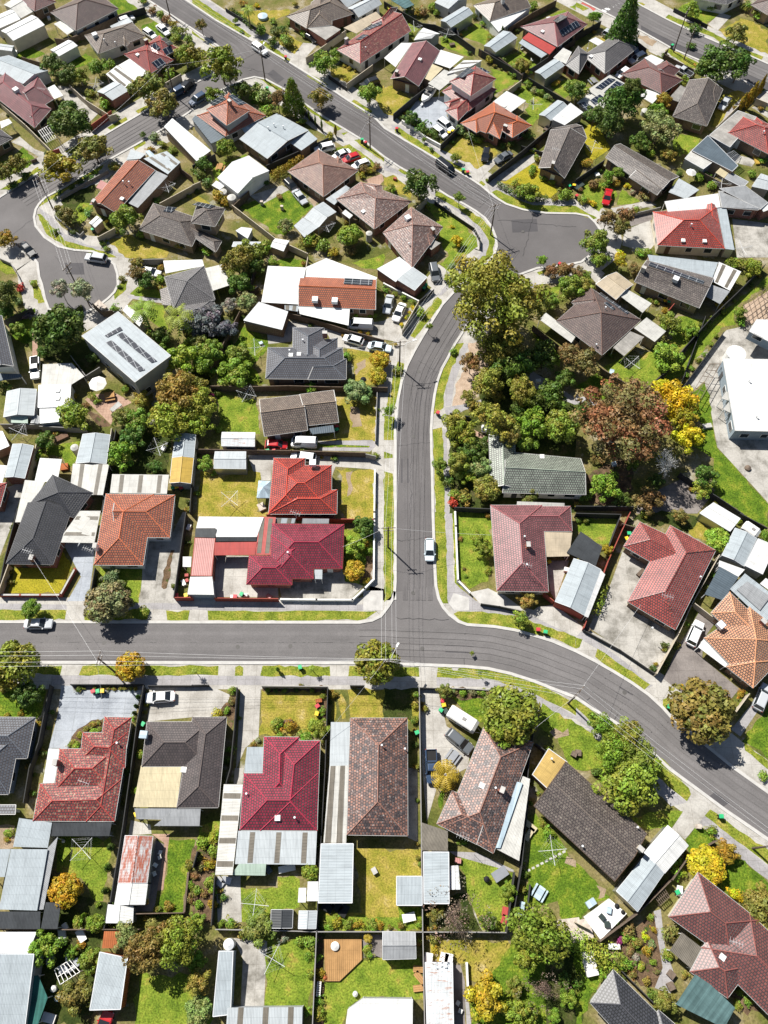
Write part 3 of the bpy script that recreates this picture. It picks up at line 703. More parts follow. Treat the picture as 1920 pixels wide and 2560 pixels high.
def V(s):
    # "x,y,r,kind,height": crown centre and radius in survey pixels, kind = colour letter + form letter
    fm = {'r': 'round', 'o': 'open', 'b': 'bush', 'g': 'gum', 'm': 'mass', 'c': 'column', 'f': 'conifer', 'p': 'palm', 'x': 'bare'}
    for p in pts(s):
        x, y, r, kk = p[0], p[1], float(p[2]) * TO[2], p[3]
        form = fm[kk[1]]; col, cname = TC[kk[0]]; CI[0] += 1
        g0 = G(x, y, 0); sc0 = (G(x + 1, y, 0) - g0).length; rw = r * sc0
        h = float(p[4]) if len(p) > 4 else {'round': max(1.2, rw * 1.7), 'open': max(1.3, rw * 1.75), 'bush': rw * 1.25, 'gum': rw * 2.0, 'mass': rw * 1.5, 'column': rw * 5, 'conifer': rw * 3.2, 'palm': 4.5, 'bare': rw * 1.9}[form]
        vr = {'column': h * .5, 'conifer': h * .52, 'palm': rw, 'gum': min(rw * .95, h * .42), 'bush': h * .55, 'bare': h}.get(form, min(rw * .9, h * .48))
        zc = {'palm': h, 'column': h * .5, 'conifer': h * .47, 'bush': h * .42, 'bare': h * .5}.get(form, h - vr * .95)
        c = G(x, y, zc); rw = r * (G(x + 1, y, zc) - c).length
        small = form == 'bush' or h < 1.9
        nm = {'palm': 'palm_tree', 'conifer': 'conifer_tree', 'column': 'cypress_tree', 'gum': 'gum_tree', 'bare': 'bare_tree'}.get(form, 'bush' if small else 'tree')
        rt = empty(nm, (c.x, c.y, 0)); size = 'large ' if rw > 4.2 else ('small ' if rw < 1.6 and not small else ('low ' if small and h < 1 else ''))
        fl = FORM.get(form, 'tree'); fl = 'bush' if small else fl
        lk = (size + cname + ' ' + fl) if form != 'bare' else size + 'bare branched tree'
        if small: BUSH.append((rw, rt))
        thing(rt, lk.strip(), 'bush' if small else 'tree', 'bushes in the gardens' if small else 'trees in the gardens and streets', c)
        if form == 'bare':
            o = bpy.data.objects.new('branches', PALEBARE if kk[0] == 'w' else BARE[CI[0] % 2]); COL.objects.link(o); o.parent = rt; o.scale = (rw * 1.0, rw * 1.0, h * .62); o.rotation_euler.z = CI[0] * 1.7
            if kk[0] == 'w': continue
        if form != 'bare':
            me = PROTO['gumr'][0] if kk == 'rg' else PROTO[form][CI[0] % len(PROTO[form])]
        else: me = PROTO['sparse'][0]
        o = bpy.data.objects.new('fronds' if form == 'palm' else ('crown' if not small else 'foliage'), me); COL.objects.link(o); o.parent = rt; o.location = (0, 0, zc); o.rotation_euler.z = CI[0] * 2.1
        ax = R.uniform(.82, 1.2) if small else R.uniform(.93, 1.07); o.scale = (rw * ax, rw / ax, vr)
        if form == 'bare': o.scale = (rw, rw, vr * .4)
        j = lambda a: a * R.uniform(.88, 1.14)
        o.color = (j(col[0]), j(col[1]), j(col[2]), 1)
        if not small and form != 'bare':
            tk = bpy.data.objects.new('trunk', trunk_mesh('palm' if form == 'palm' else 'pale' if form in ('gum',) or CI[0] % 3 == 0 else 'dark')); COL.objects.link(tk); tk.parent = rt
            w_ = max(.6, min(rw, h * .6)); tk.scale = (w_, w_, h * (.78 if form != 'palm' else 1)); tk.rotation_euler.z = CI[0]
def hedge(kk, ps, w=1.0, h=1.4):
    q = [G(p[0], p[1], h) for p in pts(ps)]; col, cname = TC[kk]; org = sum(q, Vector()) / len(q); org.z = 0; cl = []
    rr = random.Random(len(THINGS))
    for a, b in zip(q, q[1:]):
        n = max(2, int((b - a).length / (w * .45)))
        for i in range(n):
            c = a.lerp(b, i / n) - org; cl.append((c.x + rr.uniform(-.1, .1) * w, c.y + rr.uniform(-.1, .1) * w, h * .5 + rr.uniform(-.08, .08), w * rr.uniform(.45, .6)))
            cl.append((c.x, c.y, h * .25, w * .5))
    rt = empty('hedge', org); thing(rt, ('clipped ' if h < 1.6 else 'tall ') + cname + ' hedge', 'hedge', 'hedges', org)
    o = bpy.data.objects.new('foliage', leafmesh('foliage', cl, .16, 5, len(THINGS))); COL.objects.link(o); o.parent = rt; o.color = (*col, 1)
# ------------------------------------------------------------------ vehicles
def loft(m, secs, mi=0, cap=True):
    for a, b in zip(secs, secs[1:]):
        n = len(a)
        for i in range(n): m.face([a[i], a[(i + 1) % n], b[(i + 1) % n], b[i]], mi=mi)
    if cap: m.face(secs[0][::-1], mi=mi); m.face(secs[-1], mi=mi)
def ring(x, w, z0, z1, c=.14):
    return [Vector(v) for v in ((x, -w + c, z0), (x, w - c, z0), (x, w, z0 + c), (x, w, z1 - c), (x, w - c, z1), (x, -w + c, z1), (x, -w, z1 - c), (x, -w, z0 + c))]
CARS = {}
def car_proto(t):
    L_, W, bel, top, secs, cab = {
        'sedan': (4.75, .9, .92, 1.43, [(2.37, .62, .5, .66), (2.25, .8, .3, .78), (1.3, .89, .28, .9), (0, .9, .28, .95), (-1.4, .89, .28, .97), (-2.2, .82, .3, .9), (-2.37, .68, .5, .82)], (1.2, .45, -.95, -1.75)),
        'hatch': (4.2, .87, .92, 1.46, [(2.1, .6, .5, .68), (1.98, .78, .3, .8), (1.1, .87, .28, .93), (0, .87, .28, .97), (-1.5, .86, .28, 1.0), (-2.0, .8, .3, .98), (-2.1, .7, .45, .9)], (1.2, .4, -1.55, -2.0)),
        'wagon': (4.75, .92, 1.0, 1.68, [(2.37, .65, .5, .78), (2.25, .83, .32, .9), (1.3, .92, .3, 1.02), (0, .92, .3, 1.06), (-1.6, .92, .3, 1.08), (-2.25, .86, .32, 1.06), (-2.37, .75, .5, 1.0)], (1.25, .5, -1.9, -2.28)),
        'van': (4.8, .95, 1.15, 1.98, [(2.4, .7, .4, .9), (2.25, .9, .3, 1.05), (1.8, .95, .28, 1.15), (0, .95, .28, 1.2), (-2.2, .95, .28, 1.2), (-2.4, .88, .35, 1.2)], (2.1, 1.45, -2.2, -2.36)),
        'ute': (5.1, .92, 1.0, 1.72, [(2.55, .68, .5, .82), (2.42, .86, .32, .96), (1.5, .92, .34, 1.05), (0, .92, .34, 1.06), (-.7, .92, .34, 1.06), (-2.5, .92, .45, 1.02), (-2.55, .9, .5, 1.0)], (1.3, .7, -.35, -.75))}[t]
    root = empty(t if t in ('van', 'ute') else 'parked_car', (0, 0, -60)); b = MB(); loft(b, [ring(x, w, z0, z1) for x, w, z0, z1 in secs]); z0 = bel; xw, xr, xq, xb = cab; wb, wt = W * .93, W * .74
    q = [Vector((xr, wt, top)), Vector((xr, -wt, top)), Vector((xq, -wt, top)), Vector((xq, wt, top))]; s = [Vector((xw, wb, z0)), Vector((xw, -wb, z0)), Vector((xb, -wb, z0)), Vector((xb, wb, z0))]
    up = Vector((0, 0, .035)); mid = Vector(((xr + xq) / 2, 0, top + .05)); b.face([q[1], q[0], q[3], q[2]])
    b.face([q[0] + up * 0, q[1] + up * 0, Vector((xr - .25, -wt * .8, top + .05)), Vector((xr - .25, wt * .8, top + .05))]); e = [Vector((xr - .25, wt * .8, top + .05)), Vector((xr - .25, -wt * .8, top + .05)), Vector((xq + .2, -wt * .8, top + .05)), Vector((xq + .2, wt * .8, top + .05))]
    b.face([e[1], e[0], e[3], e[2]][::-1]); b.face([e[0], e[3], q[3], q[0]][::-1]); b.face([e[2], e[1], q[1], q[2]][::-1]); b.face([e[3], e[2], q[2], q[3]][::-1])
    for i in range(4):   # pillars
        b.tube([s[i], q[i]], .05, 4)
    if t == 'ute':
        tr = MB(); tr.box((-1.65, 0, 1.03), (1.55, 1.5, .06)); 
        for yy in (-.8, .8): b.box((-1.65, yy, 1.12), (1.75, .1, .3))
        b.box((-2.5, 0, 1.12), (.08, 1.7, .3))
    bo = b.obj('body', 'paint', root)
    if t == 'ute': tr.obj('tray', 'rubber', root)
    def pane(nm, f, inset=.06):
        c = sum(f, Vector()) / len(f); mm = MB(); mm.face([v.lerp(c, inset) for v in f]); mm.obj(nm, 'glass', root)
    pane('windscreen', [s[1], s[0], q[0], q[1]]); pane('rear_window', [s[3], s[2], q[2], q[3]])
    if t == 'van':
        for i, j in ((0, 3), (2, 1)):
            f = [s[i], s[i].lerp(s[j], .35), q[i].lerp(q[j], .35), q[i]]; mm = MB()
            (pane('side_window', f if i == 2 else f[::-1]))
            g = [s[i].lerp(s[j], .33), s[j], q[j], q[i].lerp(q[j], .33)]; b2 = MB(); b2.face(g); b2.obj('side_panel', 'paint', root)
    else:
        pane('side_window', [s[0], s[3], q[3], q[0]][::-1], .08); pane('side_window', [s[2], s[1], q[1], q[2]][::-1], .08)
    for sx in (L_ * .3, -L_ * .29):
        for sy in (-1, 1):
            w = MB(); y0 = sy * (W - .2); w.tube([(sx, y0, .32), (sx, sy * (W - .01), .32)], .32, 12); wo = w.obj('wheel', 'rubber', root)
            rm_ = MB(); rm_.tube([(sx, sy * (W - .02), .32), (sx, sy * (W + .012), .32)], .2, 10); rm_.obj('rim', 'steel', wo)
    fx, fw = secs[1][0], secs[1][1]; bx, bw = secs[-2][0], secs[-2][1]
    for sy in (-1, 1):
        m = MB(); m.box((fx - .02, sy * (fw - .2), secs[1][3] - .13), (.16, .3, .16)); m.obj('headlight', 'galv', root)
        m = MB(); m.box((bx - .06, sy * (bw - .12), secs[-2][3] - .18), (.16, .2, .2)); m.obj('tail_light', 'fencered', root)
        m = MB(); m.box((xw - .25, sy * (W + .06), bel + .08), (.14, .2, .13)); m.obj('mirror', 'paint', root)
    return root
CC = {'white': (.8, .8, .8), 'silver': (.42, .44, .46), 'black': (.012, .013, .015), 'red': (.42, .012, .015), 'blue': (.035, .06, .11), 'grey': (.11, .12, .13), 'green': (.02, .04, .035), 'paleblue': (.6, .7, .75)}
def C(s):
    # "type colour x,y x,y": nose and tail in survey pixels
    t, cl, ab = s.split(None, 2); a, b = pts(ab)
    if t not in CARS: CARS[t] = car_proto(t); use = CARS[t]; first = True
    else: first = False
    A_ = G(a[0], a[1], .75); B_ = G(b[0], b[1], .75); c = (A_ + B_) / 2; rz = math.atan2((A_ - B_).y, (A_ - B_).x); c.z = 0.03
    if first:
        o = CARS[t]; o.location = c; o.rotation_euler.z = rz
    else: o = copy_thing(CARS[t], c, rz)
    for ch in o.children:
        if ch.name.split('.')[0] in ('body', 'mirror', 'side_panel'): ch.color = (*CC[cl], 1)
    nm = {'sedan': 'sedan car', 'hatch': 'hatchback car', 'wagon': 'station wagon', 'van': 'van', 'ute': 'utility truck'}[t]
    thing(o, cl.replace('paleblue', 'pale bluish white') + ' ' + nm, {'van': 'van', 'ute': 'utility truck'}.get(t, 'car'), 'vehicles parked in the streets and yards', c)
# ------------------------------------------------------------------ bins, poles, small things
BIN = []
BC = {'g': ((.03, .4, .16), 'green'), 'y': ((.75, .5, .02), 'yellow'), 'r': ((.5, .04, .05), 'red')}
def B(s):
    for p in pts(s):
        c = G(p[0], p[1], 0.6); c.z = 0.02
        if not BIN:
            o = empty('wheelie_bin', c); m = MB(); loft(m, [ring_z(.19, .21, .05), ring_z(.27, .31, .98)]); m.obj('bin_body', 'plastic_dark', o)
            m = MB(); m.box((0, 0, 1.02), (.6, .68, .07)); m.box((0, -.02, 1.065), (.46, .5, .03)); m.obj('lid', 'plastic', o)
            m = MB(); m.tube([(-.22, .36, 1.0), (.22, .36, 1.0)], .02, 5); m.obj('handle', 'plastic_dark', o)
            for sx in (-.24, .24):
                m = MB(); m.tube([(sx - .03, .26, .12), (sx + .03, .26, .12)], .12, 9); m.obj('wheel', 'rubber', o)
            BIN.append(o)
        else: o = copy_thing(BIN[0], c, R.uniform(0, 6.28))
        for ch in o.children:
            if ch.name.startswith('lid'): ch.color = (*BC[p[2]][0], 1)
        thing(o, 'wheelie bin with ' + BC[p[2]][1] + ' lid', 'bin', 'wheelie bins', c)
def ring_z(a, b, z): return [Vector((-a, -b, z)), Vector((a, -b, z)), Vector((a, b, z)), Vector((-a, b, z))]
POLES = {}
def pole(nm, base, ang, h=8.6, lamp=None, two=True, drop=0):
    p = pts(base)[0]; g = G(p[0], p[1]); o = empty('power_pole', g); thing(o, 'wooden power pole with crossarm' + (' and street lamp' if lamp else ''), 'power pole', 'power poles along the streets', g)
    m = MB(); m.tube([(0, 0, 0), (0, 0, h)], .16, 8, 0, .11); m.obj('shaft', 'polewood', o)
    d = Vector((math.cos(math.radians(ang)), math.sin(math.radians(ang)), 0)); w = []
    for z, ln in ((h - .35, 1.25),) + (((h - 1.5, .8),) if two else ()):
        m = MB(); m.tube([d * -ln + Vector((0, 0, z)), d * ln + Vector((0, 0, z))], .07, 4); ca = m.obj('crossarm', 'timber', o)
        for t in (-.92, -.4, .4, .92):
            i = MB(); i.cyl(d * ln * t + Vector((0, 0, z + .05)), .045, .2, 6); i.obj('insulator', 'trim', ca); 
            if z > h - 1: w.append(g + d * ln * t + Vector((0, 0, z + .22)))
    if lamp is not None:
        q = Vector((math.cos(math.radians(lamp)), math.sin(math.radians(lamp)), 0)); m = MB(); m.tube([Vector((0, 0, h - 2.2)), q * 1.3 + Vector((0, 0, h - 1.3)), q * 2.6 + Vector((0, 0, h - 1.0))], .04, 5); am = m.obj('lamp_arm', 'galv', o)
        m = MB(); m.box(q * 2.9 + Vector((0, 0, h - .98)), (.75, .3, .14), math.radians(lamp)); m.obj('lamp_head', 'trim', am)
    POLES[nm] = (w, d)
NW = [0]
def wires(a, b, sag=.5, idx=(0, 1, 2, 3), rev=False):
    wa = POLES[a][0]; wb = POLES[b][0]
    if POLES[a][1].dot(POLES[b][1]) < 0: wb = wb[::-1]
    for i in idx: wire(wa[i], wb[i], sag)
def wire(p, q, sag=.4, look='overhead power wire'):
    org = (p + q) / 2; m = MB(); pl = []
    for k in range(13):
        t = k / 12; v = p.lerp(q, t) - org; v.z -= sag * 4 * t * (1 - t); pl.append(v)
    m.tube(pl, .015, 4); o = m.obj('power_wire', 'wire', None, org); thing(o, look, 'wire', 'overhead wires', org)
HO = []
def hoist(s):
    for p in pts(s):
        g = G(p[0], p[1], 1.9); g.z = 0
        if not HO:
            o = empty('clothesline', g); m = MB(); m.tube([(0, 0, 0), (0, 0, 2.0)], .04, 6); m.obj('post', 'galv', o)
            for k in range(4):
                a = k * math.pi / 2; m = MB(); m.tube([(0, 0, 1.75), (math.cos(a) * 2.1, math.sin(a) * 2.1, 2.05)], .035, 5); m.obj('arm', 'galv', o)
            for r in (.8, 1.3, 1.8, 2.05):
                m = MB(); m.tube([(r * math.cos(k * math.pi / 2), r * math.sin(k * math.pi / 2), 1.75 + .3 * r / 2.1) for k in range(5)], .008, 3); m.obj('line', 'wire', o)
            HO.append(o)
        else: o = copy_thing(HO[0], g, R.uniform(0, 1.5))
        thing(o, 'rotary clothesline', 'clothesline', 'rotary clotheslines', g)
def tank(s, look='round water tank', mat='offwhite'):
    for p in pts(s):
        h = float(p[3]) if len(p) > 3 else 1.9; g = G(p[0], p[1], h); r = float(p[2]) * TO[2] * (G(p[0] + 1, p[1], h) - g).length; g.z = 0; o = empty('water_tank', g)
        m = MB(); m.cyl((0, 0, 0), r, h - .15, 18); m.obj('drum', mat, o); m = MB(); m.cyl((0, 0, h - .15), r * 1.02, .25, 18, 0, r * .25); m.obj('lid', mat, o); thing(o, look, 'tank', 'water tanks', g)
def umbrella(s, look='round patio umbrella', mat='canvas', h=2.5):
    for p in pts(s):
        g = G(p[0], p[1], h); r = float(p[2]) * TO[2] * (G(p[0] + 1, p[1], h) - g).length; g.z = 0; o = empty('patio_umbrella', g); m = MB(); n = 8
        for k in range(n):
            a, b = k * 6.2832 / n, (k + 1) * 6.2832 / n; m.face([(0, 0, h + .25), (r * math.cos(a), r * math.sin(a), h - .3), (r * .93 * math.cos((a + b) / 2), r * .93 * math.sin((a + b) / 2), h - .3)]); m.face([(0, 0, h + .25), (r * .93 * math.cos((a + b) / 2), r * .93 * math.sin((a + b) / 2), h - .3), (r * math.cos(b), r * math.sin(b), h - .3)])
        m.obj('canopy', mat, o); m = MB(); m.tube([(0, 0, 0), (0, 0, h + .3)], .03, 6); m.obj('pole', 'galv', o); thing(o, look, 'umbrella', 'garden furniture', g)
def gazebo(ps, look, mat, h=2.3):
    q = [G(p[0], p[1], h) for p in pts(ps)]; c = sum(q, Vector()) / 4; c.z = 0; o = empty('gazebo', c); q = [v - c for v in q]
    if area(q) < 0: q = q[::-1]
    m = MB(); tp = Vector((0, 0, h + .9))
    for i in range(4): m.face([q[i], q[(i + 1) % 4], tp])
    for i in range(4): m.face([q[i] - Vector((0, 0, .25)), q[(i + 1) % 4] - Vector((0, 0, .25)), q[(i + 1) % 4], q[i]])
    m.obj('canopy', mat, o)
    for v in q: m = MB(); m.box((v.x * .97, v.y * .97, h / 2), (.06, .06, h)); m.obj('leg', 'galv', o)
    thing(o, look, 'gazebo', 'garden furniture', c)
def chair(s):
    for p in pts(s):
        g = G(p[0], p[1], .45); g.z = .02; o = empty('garden_chair', g, R.uniform(0, 6.28)); m = MB(); m.box((0, 0, .43), (.55, .52, .05)); m.obj('seat', 'trim', o); m = MB(); m.box((-.27, 0, .68), (.06, .52, .5)); m.obj('backrest', 'trim', o)
        for a in (-.22, .22):
            for b in (-.2, .2): m = MB(); m.box((a, b, .2), (.05, .05, .4)); m.obj('leg', 'trim', o)
        thing(o, 'white plastic garden chair', 'chair', 'garden furniture', g)
def table(s, look='outdoor table', mat='wood'):
    for p in pts(s):
        g = G(p[0], p[1], .74); g.z = .02; o = empty('garden_table', g, R.uniform(0, 3)); m = MB(); m.box((0, 0, .72), (1.9, 1.0, .06)); m.obj('tabletop', mat, o)
        for a in (-.8, .8):
            for b in (-.4, .4): m = MB(); m.box((a, b, .35), (.08, .08, .7)); m.obj('leg', mat, o)
        for b in (-.85, .85): m = MB(); m.box((0, b, .44), (1.9, .3, .05)); m.box((-.7, b, .21), (.08, .25, .42)); m.box((.7, b, .21), (.08, .25, .42)); m.obj('bench', mat, o)
        thing(o, look, 'table', 'garden furniture', g)
def boxes(s, look, name, mat, dx=1.0, dy=.7, h=.6, cat=None):
    for p in pts(s):
        g = G(p[0], p[1], h); g.z = .02; rz = R.uniform(0, 3.1); o = empty(name, g, rz); m = MB(); loft(m, [ring_z(dx / 2, dy / 2, 0), ring_z(dx / 2, dy / 2, h * .9), ring_z(dx / 2 * .94, dy / 2 * .94, h)]); m.obj('body', mat, o); m = MB(); m.box((0, 0, h + .02), (dx * 1.03, dy * 1.03, .05)); m.obj('lid', mat, o); thing(o, look, cat or name.replace('_', ' '), 'small things in the yards', g)

def PG(look, ps, n=5, h=2.5, mat='trim', m2=2):
    q = [G(p[0], p[1], h) for p in pts(ps)]
    if len(q) == 3: q.append(q[0] + q[2] - q[1])
    c = sum(q, Vector()) / 4; c.z = 0; o = empty('pergola', c); q = [v - c for v in q]; m = MB()
    for i in range(n + 1): t = i / n; m.tube([q[0].lerp(q[1], t), q[3].lerp(q[2], t)], .06, 4)
    m.obj('rafter', mat, o); m = MB(); z = Vector((0, 0, .1))
    for i in range(m2 + 1): t = i / m2; m.tube([q[0].lerp(q[3], t) - z, q[1].lerp(q[2], t) - z], .06, 4)
    m.obj('beam', mat, o)
    for v in q: m = MB(); m.box((v.x, v.y, h / 2 - .05), (.1, .1, h - .1)); m.obj('post', mat, o)
    thing(o, look, 'pergola', 'free standing roofs and carports', c)

def boat(a, b_):
    p = pts(a)[0]; q = pts(b_)[0]; A_ = G(p[0], p[1], 1); B2 = G(q[0], q[1], 1); c = (A_ + B2) / 2; c.z = 0; L2 = (A_ - B2).length / 2; o = empty('motor_boat', c, math.atan2((A_ - B2).y, (A_ - B2).x))
    m = MB(); loft(m, [ring(x * L2, w, z0, 1.35, .08) for x, w, z0 in ((1, .1, 1.1), (.8, .5, .8), (.4, .9, .6), (-.3, 1.05, .55), (-1, 1.0, .55))]); m.obj('hull', 'fencewhite', o)
    m = MB(); m.box((-.25 * L2, 0, 1.37), (L2 * .95, 1.4, .08)); m.obj('cockpit', 'fencegrey', o)
    m = MB(); m.box((.2 * L2, 0, 1.6), (.12, 1.5, .5)); m.obj('windscreen', 'glass', o)
    m = MB(); m.box((-.35 * L2, 0, 2.0), (1.2, 1.5, .08)); m.tube([(-.2 * L2, .7, 1.3), (-.3 * L2, .7, 2)], .03, 4); m.tube([(-.2 * L2, -.7, 1.3), (-.3 * L2, -.7, 2)], .03, 4); m.obj('canopy', 'fencedark', o)
    m = MB(); m.box((-1.08 * L2, 0, 1.1), (.4, .35, .9)); m.obj('outboard_motor', 'fencedark', o)
    for s in (-.7, .7): m = MB(); m.tube([(-.3, s, .33), (-.3, s * 1.25, .33)], .33, 10); m.obj('trailer_wheel', 'rubber', o)
    m = MB(); m.box((.3, 0, .42), (L2 * 2.2, .5, .12)); m.obj('trailer_frame', 'galv', o)
    thing(o, 'white motor boat on a trailer', 'boat', 'vehicles parked in the streets and yards', c)
def caravan(s, look):
    q = [G(p[0], p[1], 2.3) for p in pts(s)]; c = sum(q, Vector()) / 4; d = (q[1] + q[2] - q[0] - q[3]) / 2; L2 = d.length / 2; W2 = (q[0] - q[3]).length / 2; c.z = 0; o = empty('caravan', c, math.atan2(d.y, d.x))
    m = MB(); loft(m, [ring(x, w, z0, z1, .2) for x, w, z0, z1 in ((-L2, W2 * .93, .7, 2.1), (-L2 + .3, W2, .45, 2.38), (L2 - .5, W2, .45, 2.42), (L2, W2 * .93, .6, 2.0))]); m.obj('body', 'fencewhite', o)
    m = MB(); m.box((.2, 0, 2.45), (.6, .5, .12)); m.obj('roof_vent', 'fencegrey', o)
    for sy in (-1, 1):
        for x in (-.5, .45): m = MB(); m.box((x * L2, sy * W2, 1.55), (1.1, .06, .6)); m.obj('window', 'glass', o)
        m = MB(); m.tube([(0, sy * (W2 - .25), .33), (0, sy * (W2 - .02), .33)], .33, 10); m.obj('wheel', 'rubber', o)
    m = MB(); m.tube([(L2 - .1, .5, .5), (L2 + 1.2, 0, .5)], .05, 4); m.tube([(L2 - .1, -.5, .5), (L2 + 1.2, 0, .5)], .05, 4); m.obj('tow_bar', 'galv', o)
    thing(o, look, 'caravan', 'vehicles parked in the streets and yards', c)
def deck(s, look, mat='wood', h=.35, name='deck'):
    q = [G(p[0], p[1], h) for p in pts(s)]; c = sum(q, Vector()) / len(q); c.z = 0; o = empty(name, c); q = [v - c for v in q]
    if area(q) < 0: q = q[::-1]
    m = MB(); m.poly([Vector((v.x, v.y, h)) for v in q]); m.obj('boards', mat, o); m = MB()
    for a, b2 in zip(q, q[1:] + q[:1]): m.face([(a.x, a.y, 0), (b2.x, b2.y, 0), (b2.x, b2.y, h + .01), (a.x, a.y, h + .01)])
    m.obj('edge_board', 'timber' if mat == 'wood' else mat, o); thing(o, look, name.replace('_', ' '), 'garden structures', c)

def keep(f):
    def g(*a, **k):
        t = list(TO); r = f(*a, **k); TO[:] = t; return r
    return g
for nm_ in 'L strip F V hedge C B pole hoist tank umbrella gazebo chair table boxes A track crack cover PG boat caravan deck'.split(): globals()[nm_] = keep(globals()[nm_])
# ================================================================== setting: ground, roads, verges
def big(kind, name, x0, x1, y0, y1, z=0):
    m = MB(); m.face([(x0, y0, z), (x1, y0, z), (x1, y1, z), (x0, y1, z)]); o = m.obj(name, kind); o['kind'] = 'structure'
big('base', 'ground', -900, 900, -500, 1400)
RL = "@22 108,760 105,680 110,600 110,0 @12 110,1700 108,1500 130,1250 165,1080 210,950 270,830 350,690 510,430 600,330 720,220 840,110 930,30 @02 960,2212 985,2130 975,2050 940,1960 880,1880 800,1820 700,1760 560,1690 420,1600 270,1510 140,1440 0,1345 @01 1500,1220 1320,1110 1150,1010 960,880 790,760 640,680 540,660 430,685"
RL2 = "@01 390,545 300,440 150,340 0,240 @00 1290,0 1000,-195"
RR = "@00 1300,-195 @01 0,45 200,180 480,340 830,540 1100,710 1350,880 1560,1010 @02 0,1115 150,1205 330,1310 480,1400 740,1550 830,1610 950,1710 1050,1770 1200,1820 1400,1850 @03 0,1855 100,1875 160,1930 200,1990 212,2060 185,2150 100,2212 @13 40,45 @12 1560,75 1320,98 1150,160 950,330 700,600 640,700 600,760 540,880 490,970 450,1080 425,1200 405,1350 395,1500 398,1700 405,1900 410,2212 @22 425,450 435,640 460,750 500,830 560,900 640,960 720,987 950,1003 1130,1033 1300,1082 1450,1128 1659,1217 @23 160,1300 310,1385 480,1490 620,1590 740,1700 820,1790 900,1850 @33 770,0 952,130 1200,320"
L('asphalt', RL + ' ' + RL2 + ' ' + RR.split(' 640,960 720')[0])
BT = "@20 -300,962 @21 1450,967 1560,948 1640,910 @22 50,820 90,750 105,690"
BB = "@33 1200,520 952,345 850,275 740,200 620,110 470,0 @23 700,2100 560,1965 350,1810 150,1690 0,1590 @22 1450,1510 1300,1450 1100,1385 900,1340 700,1322 450,1312 130,1302 @21 1659,1292 0,1290 @20 0,1288 -300,1288"
L('asphaltpale', BT + " @22 432,640" + RR[RR.index(' 460,750 500,830'):] + ' ' + BB)
CT = "@01 400,540 @00 1659,740 1600,765 1400,880 1200,1000 1050,1088 860,1200 560,1385 350,1492 100,1650 0,1715 -300,1900"
CB = "@00 -300,1990 0,2030 160,2140 300,2225 @10 335,60 350,180 375,250 400,370 430,450 550,520 700,500 800,450 880,400 930,360 980,310 1010,250 1005,160 980,80 910,15 @00 800,2182 640,2170 500,2140 380,2060 300,1960 285,1880 300,1810 330,1760 390,1700 560,1610 700,1520 930,1380 1200,1230 1480,1065 1659,945 @01 180,800 330,740 430,685"
L('asphaltpale', CT + ' ' + CB)
DT = "@03 100,-200 560,55 770,168 1000,280 1280,400 1480,480 1659,560 2100,740"; DB = "@03 2100,1000 1659,795 1300,625 1100,530 840,420 700,340 560,262 200,80 -250,-150"
L('asphaltpale', DT + ' ' + DB)
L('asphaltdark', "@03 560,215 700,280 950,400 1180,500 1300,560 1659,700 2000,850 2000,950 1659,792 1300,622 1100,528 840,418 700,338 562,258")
for a in ("@03 745,258 830,300", "@03 1070,410 1160,450"):
    strip('line', a, .14, 'lane_marking', .02, .03)
for i in range(5): L('line', "@03 %d,%d %d,%d %d,%d %d,%d" % (210 + i * 32, 92 - i * 14, 228 + i * 32, 82 - i * 14, 268 + i * 32, 96 - i * 18, 250 + i * 32, 108 - i * 18), 'road_hump_marking')
L('humpmark', "@03 60,15 180,75 150,95 110,60 40,30", 'road_hump')
for e, s in ((RL, 1), (RL2, 1), (RR, 1), (BB, 1), (CT, -1), (CB, -1), (DT, 1), (DB, 1)):
    strip('kerb', e, .5, 'kerb', 0, .12, s * .25)
for e, s in ((RL, 1), (RL2, 1), (RR, 1), (BB, 1), (CT, -1), (CB, -1), (DT, 1), (DB, 1), (BT, 1)):
    strip('drive', e, 4.2, 'pavement', 0, .003, s * 2.5)
strip('kerb', "@20 -300,962 @21 1450,967 1560,948 1640,910 @22 50,820 90,750 105,690", .5, 'kerb', 0, .12, .25)
# wear of the roads
RLU = RL.split(' @02')[0]
for sd, k in ((-1.5, '_worn'), (-2.6, '_polished'), (-3.6, '_worn'), (-4.6, '_polished'), (-5.7, '_worn')):
    track('asphalt' + k, RLU, sd, .85); track('asphalt' + k, "@02 800,1820 560,1690 420,1600 270,1510 140,1440 0,1345 @01 1500,1220 1320,1110 1150,1010 960,880 790,760", sd, .8)
    track('asphalt' + k, RL2, sd, .8); track('asphaltpale' + k, BB, sd * 1.02, .9, z=.065); track('asphaltpale' + k, "@20 -300,962 @21 1450,967", sd, .9)
    track('asphaltpale' + k, "@00 1600,765 1400,880 1200,1000 1050,1088 860,1200 560,1385 350,1492 100,1650", sd + 7.2, .8)
    track('asphaltpale' + k, DT, sd, .9)
for i, s in enumerate(("@22 105,915 430,925 560,935", "@20 300,1130 1659,1122 @21 1400,1128", "@22 112,250 260,240 410,200", "@22 700,1000 690,1320", "@12 120,1640 400,1610", "@12 300,900 470,1010", "@23 300,1390 100,1630", "@23 480,1500 330,1790", "@23 800,1800 560,1960", "@02 980,1900 1659,1960", "@02 1300,1830 1200,2212", "@12 240,1060 240,1500 225,2212 @22 215,500", "@10 480,0 700,330", "@00 300,1880 60,2060", "@01 400,560 700,650", "@20 300,980 860,1280", "@02 500,1420 440,1620")): crack(s, .05, i)
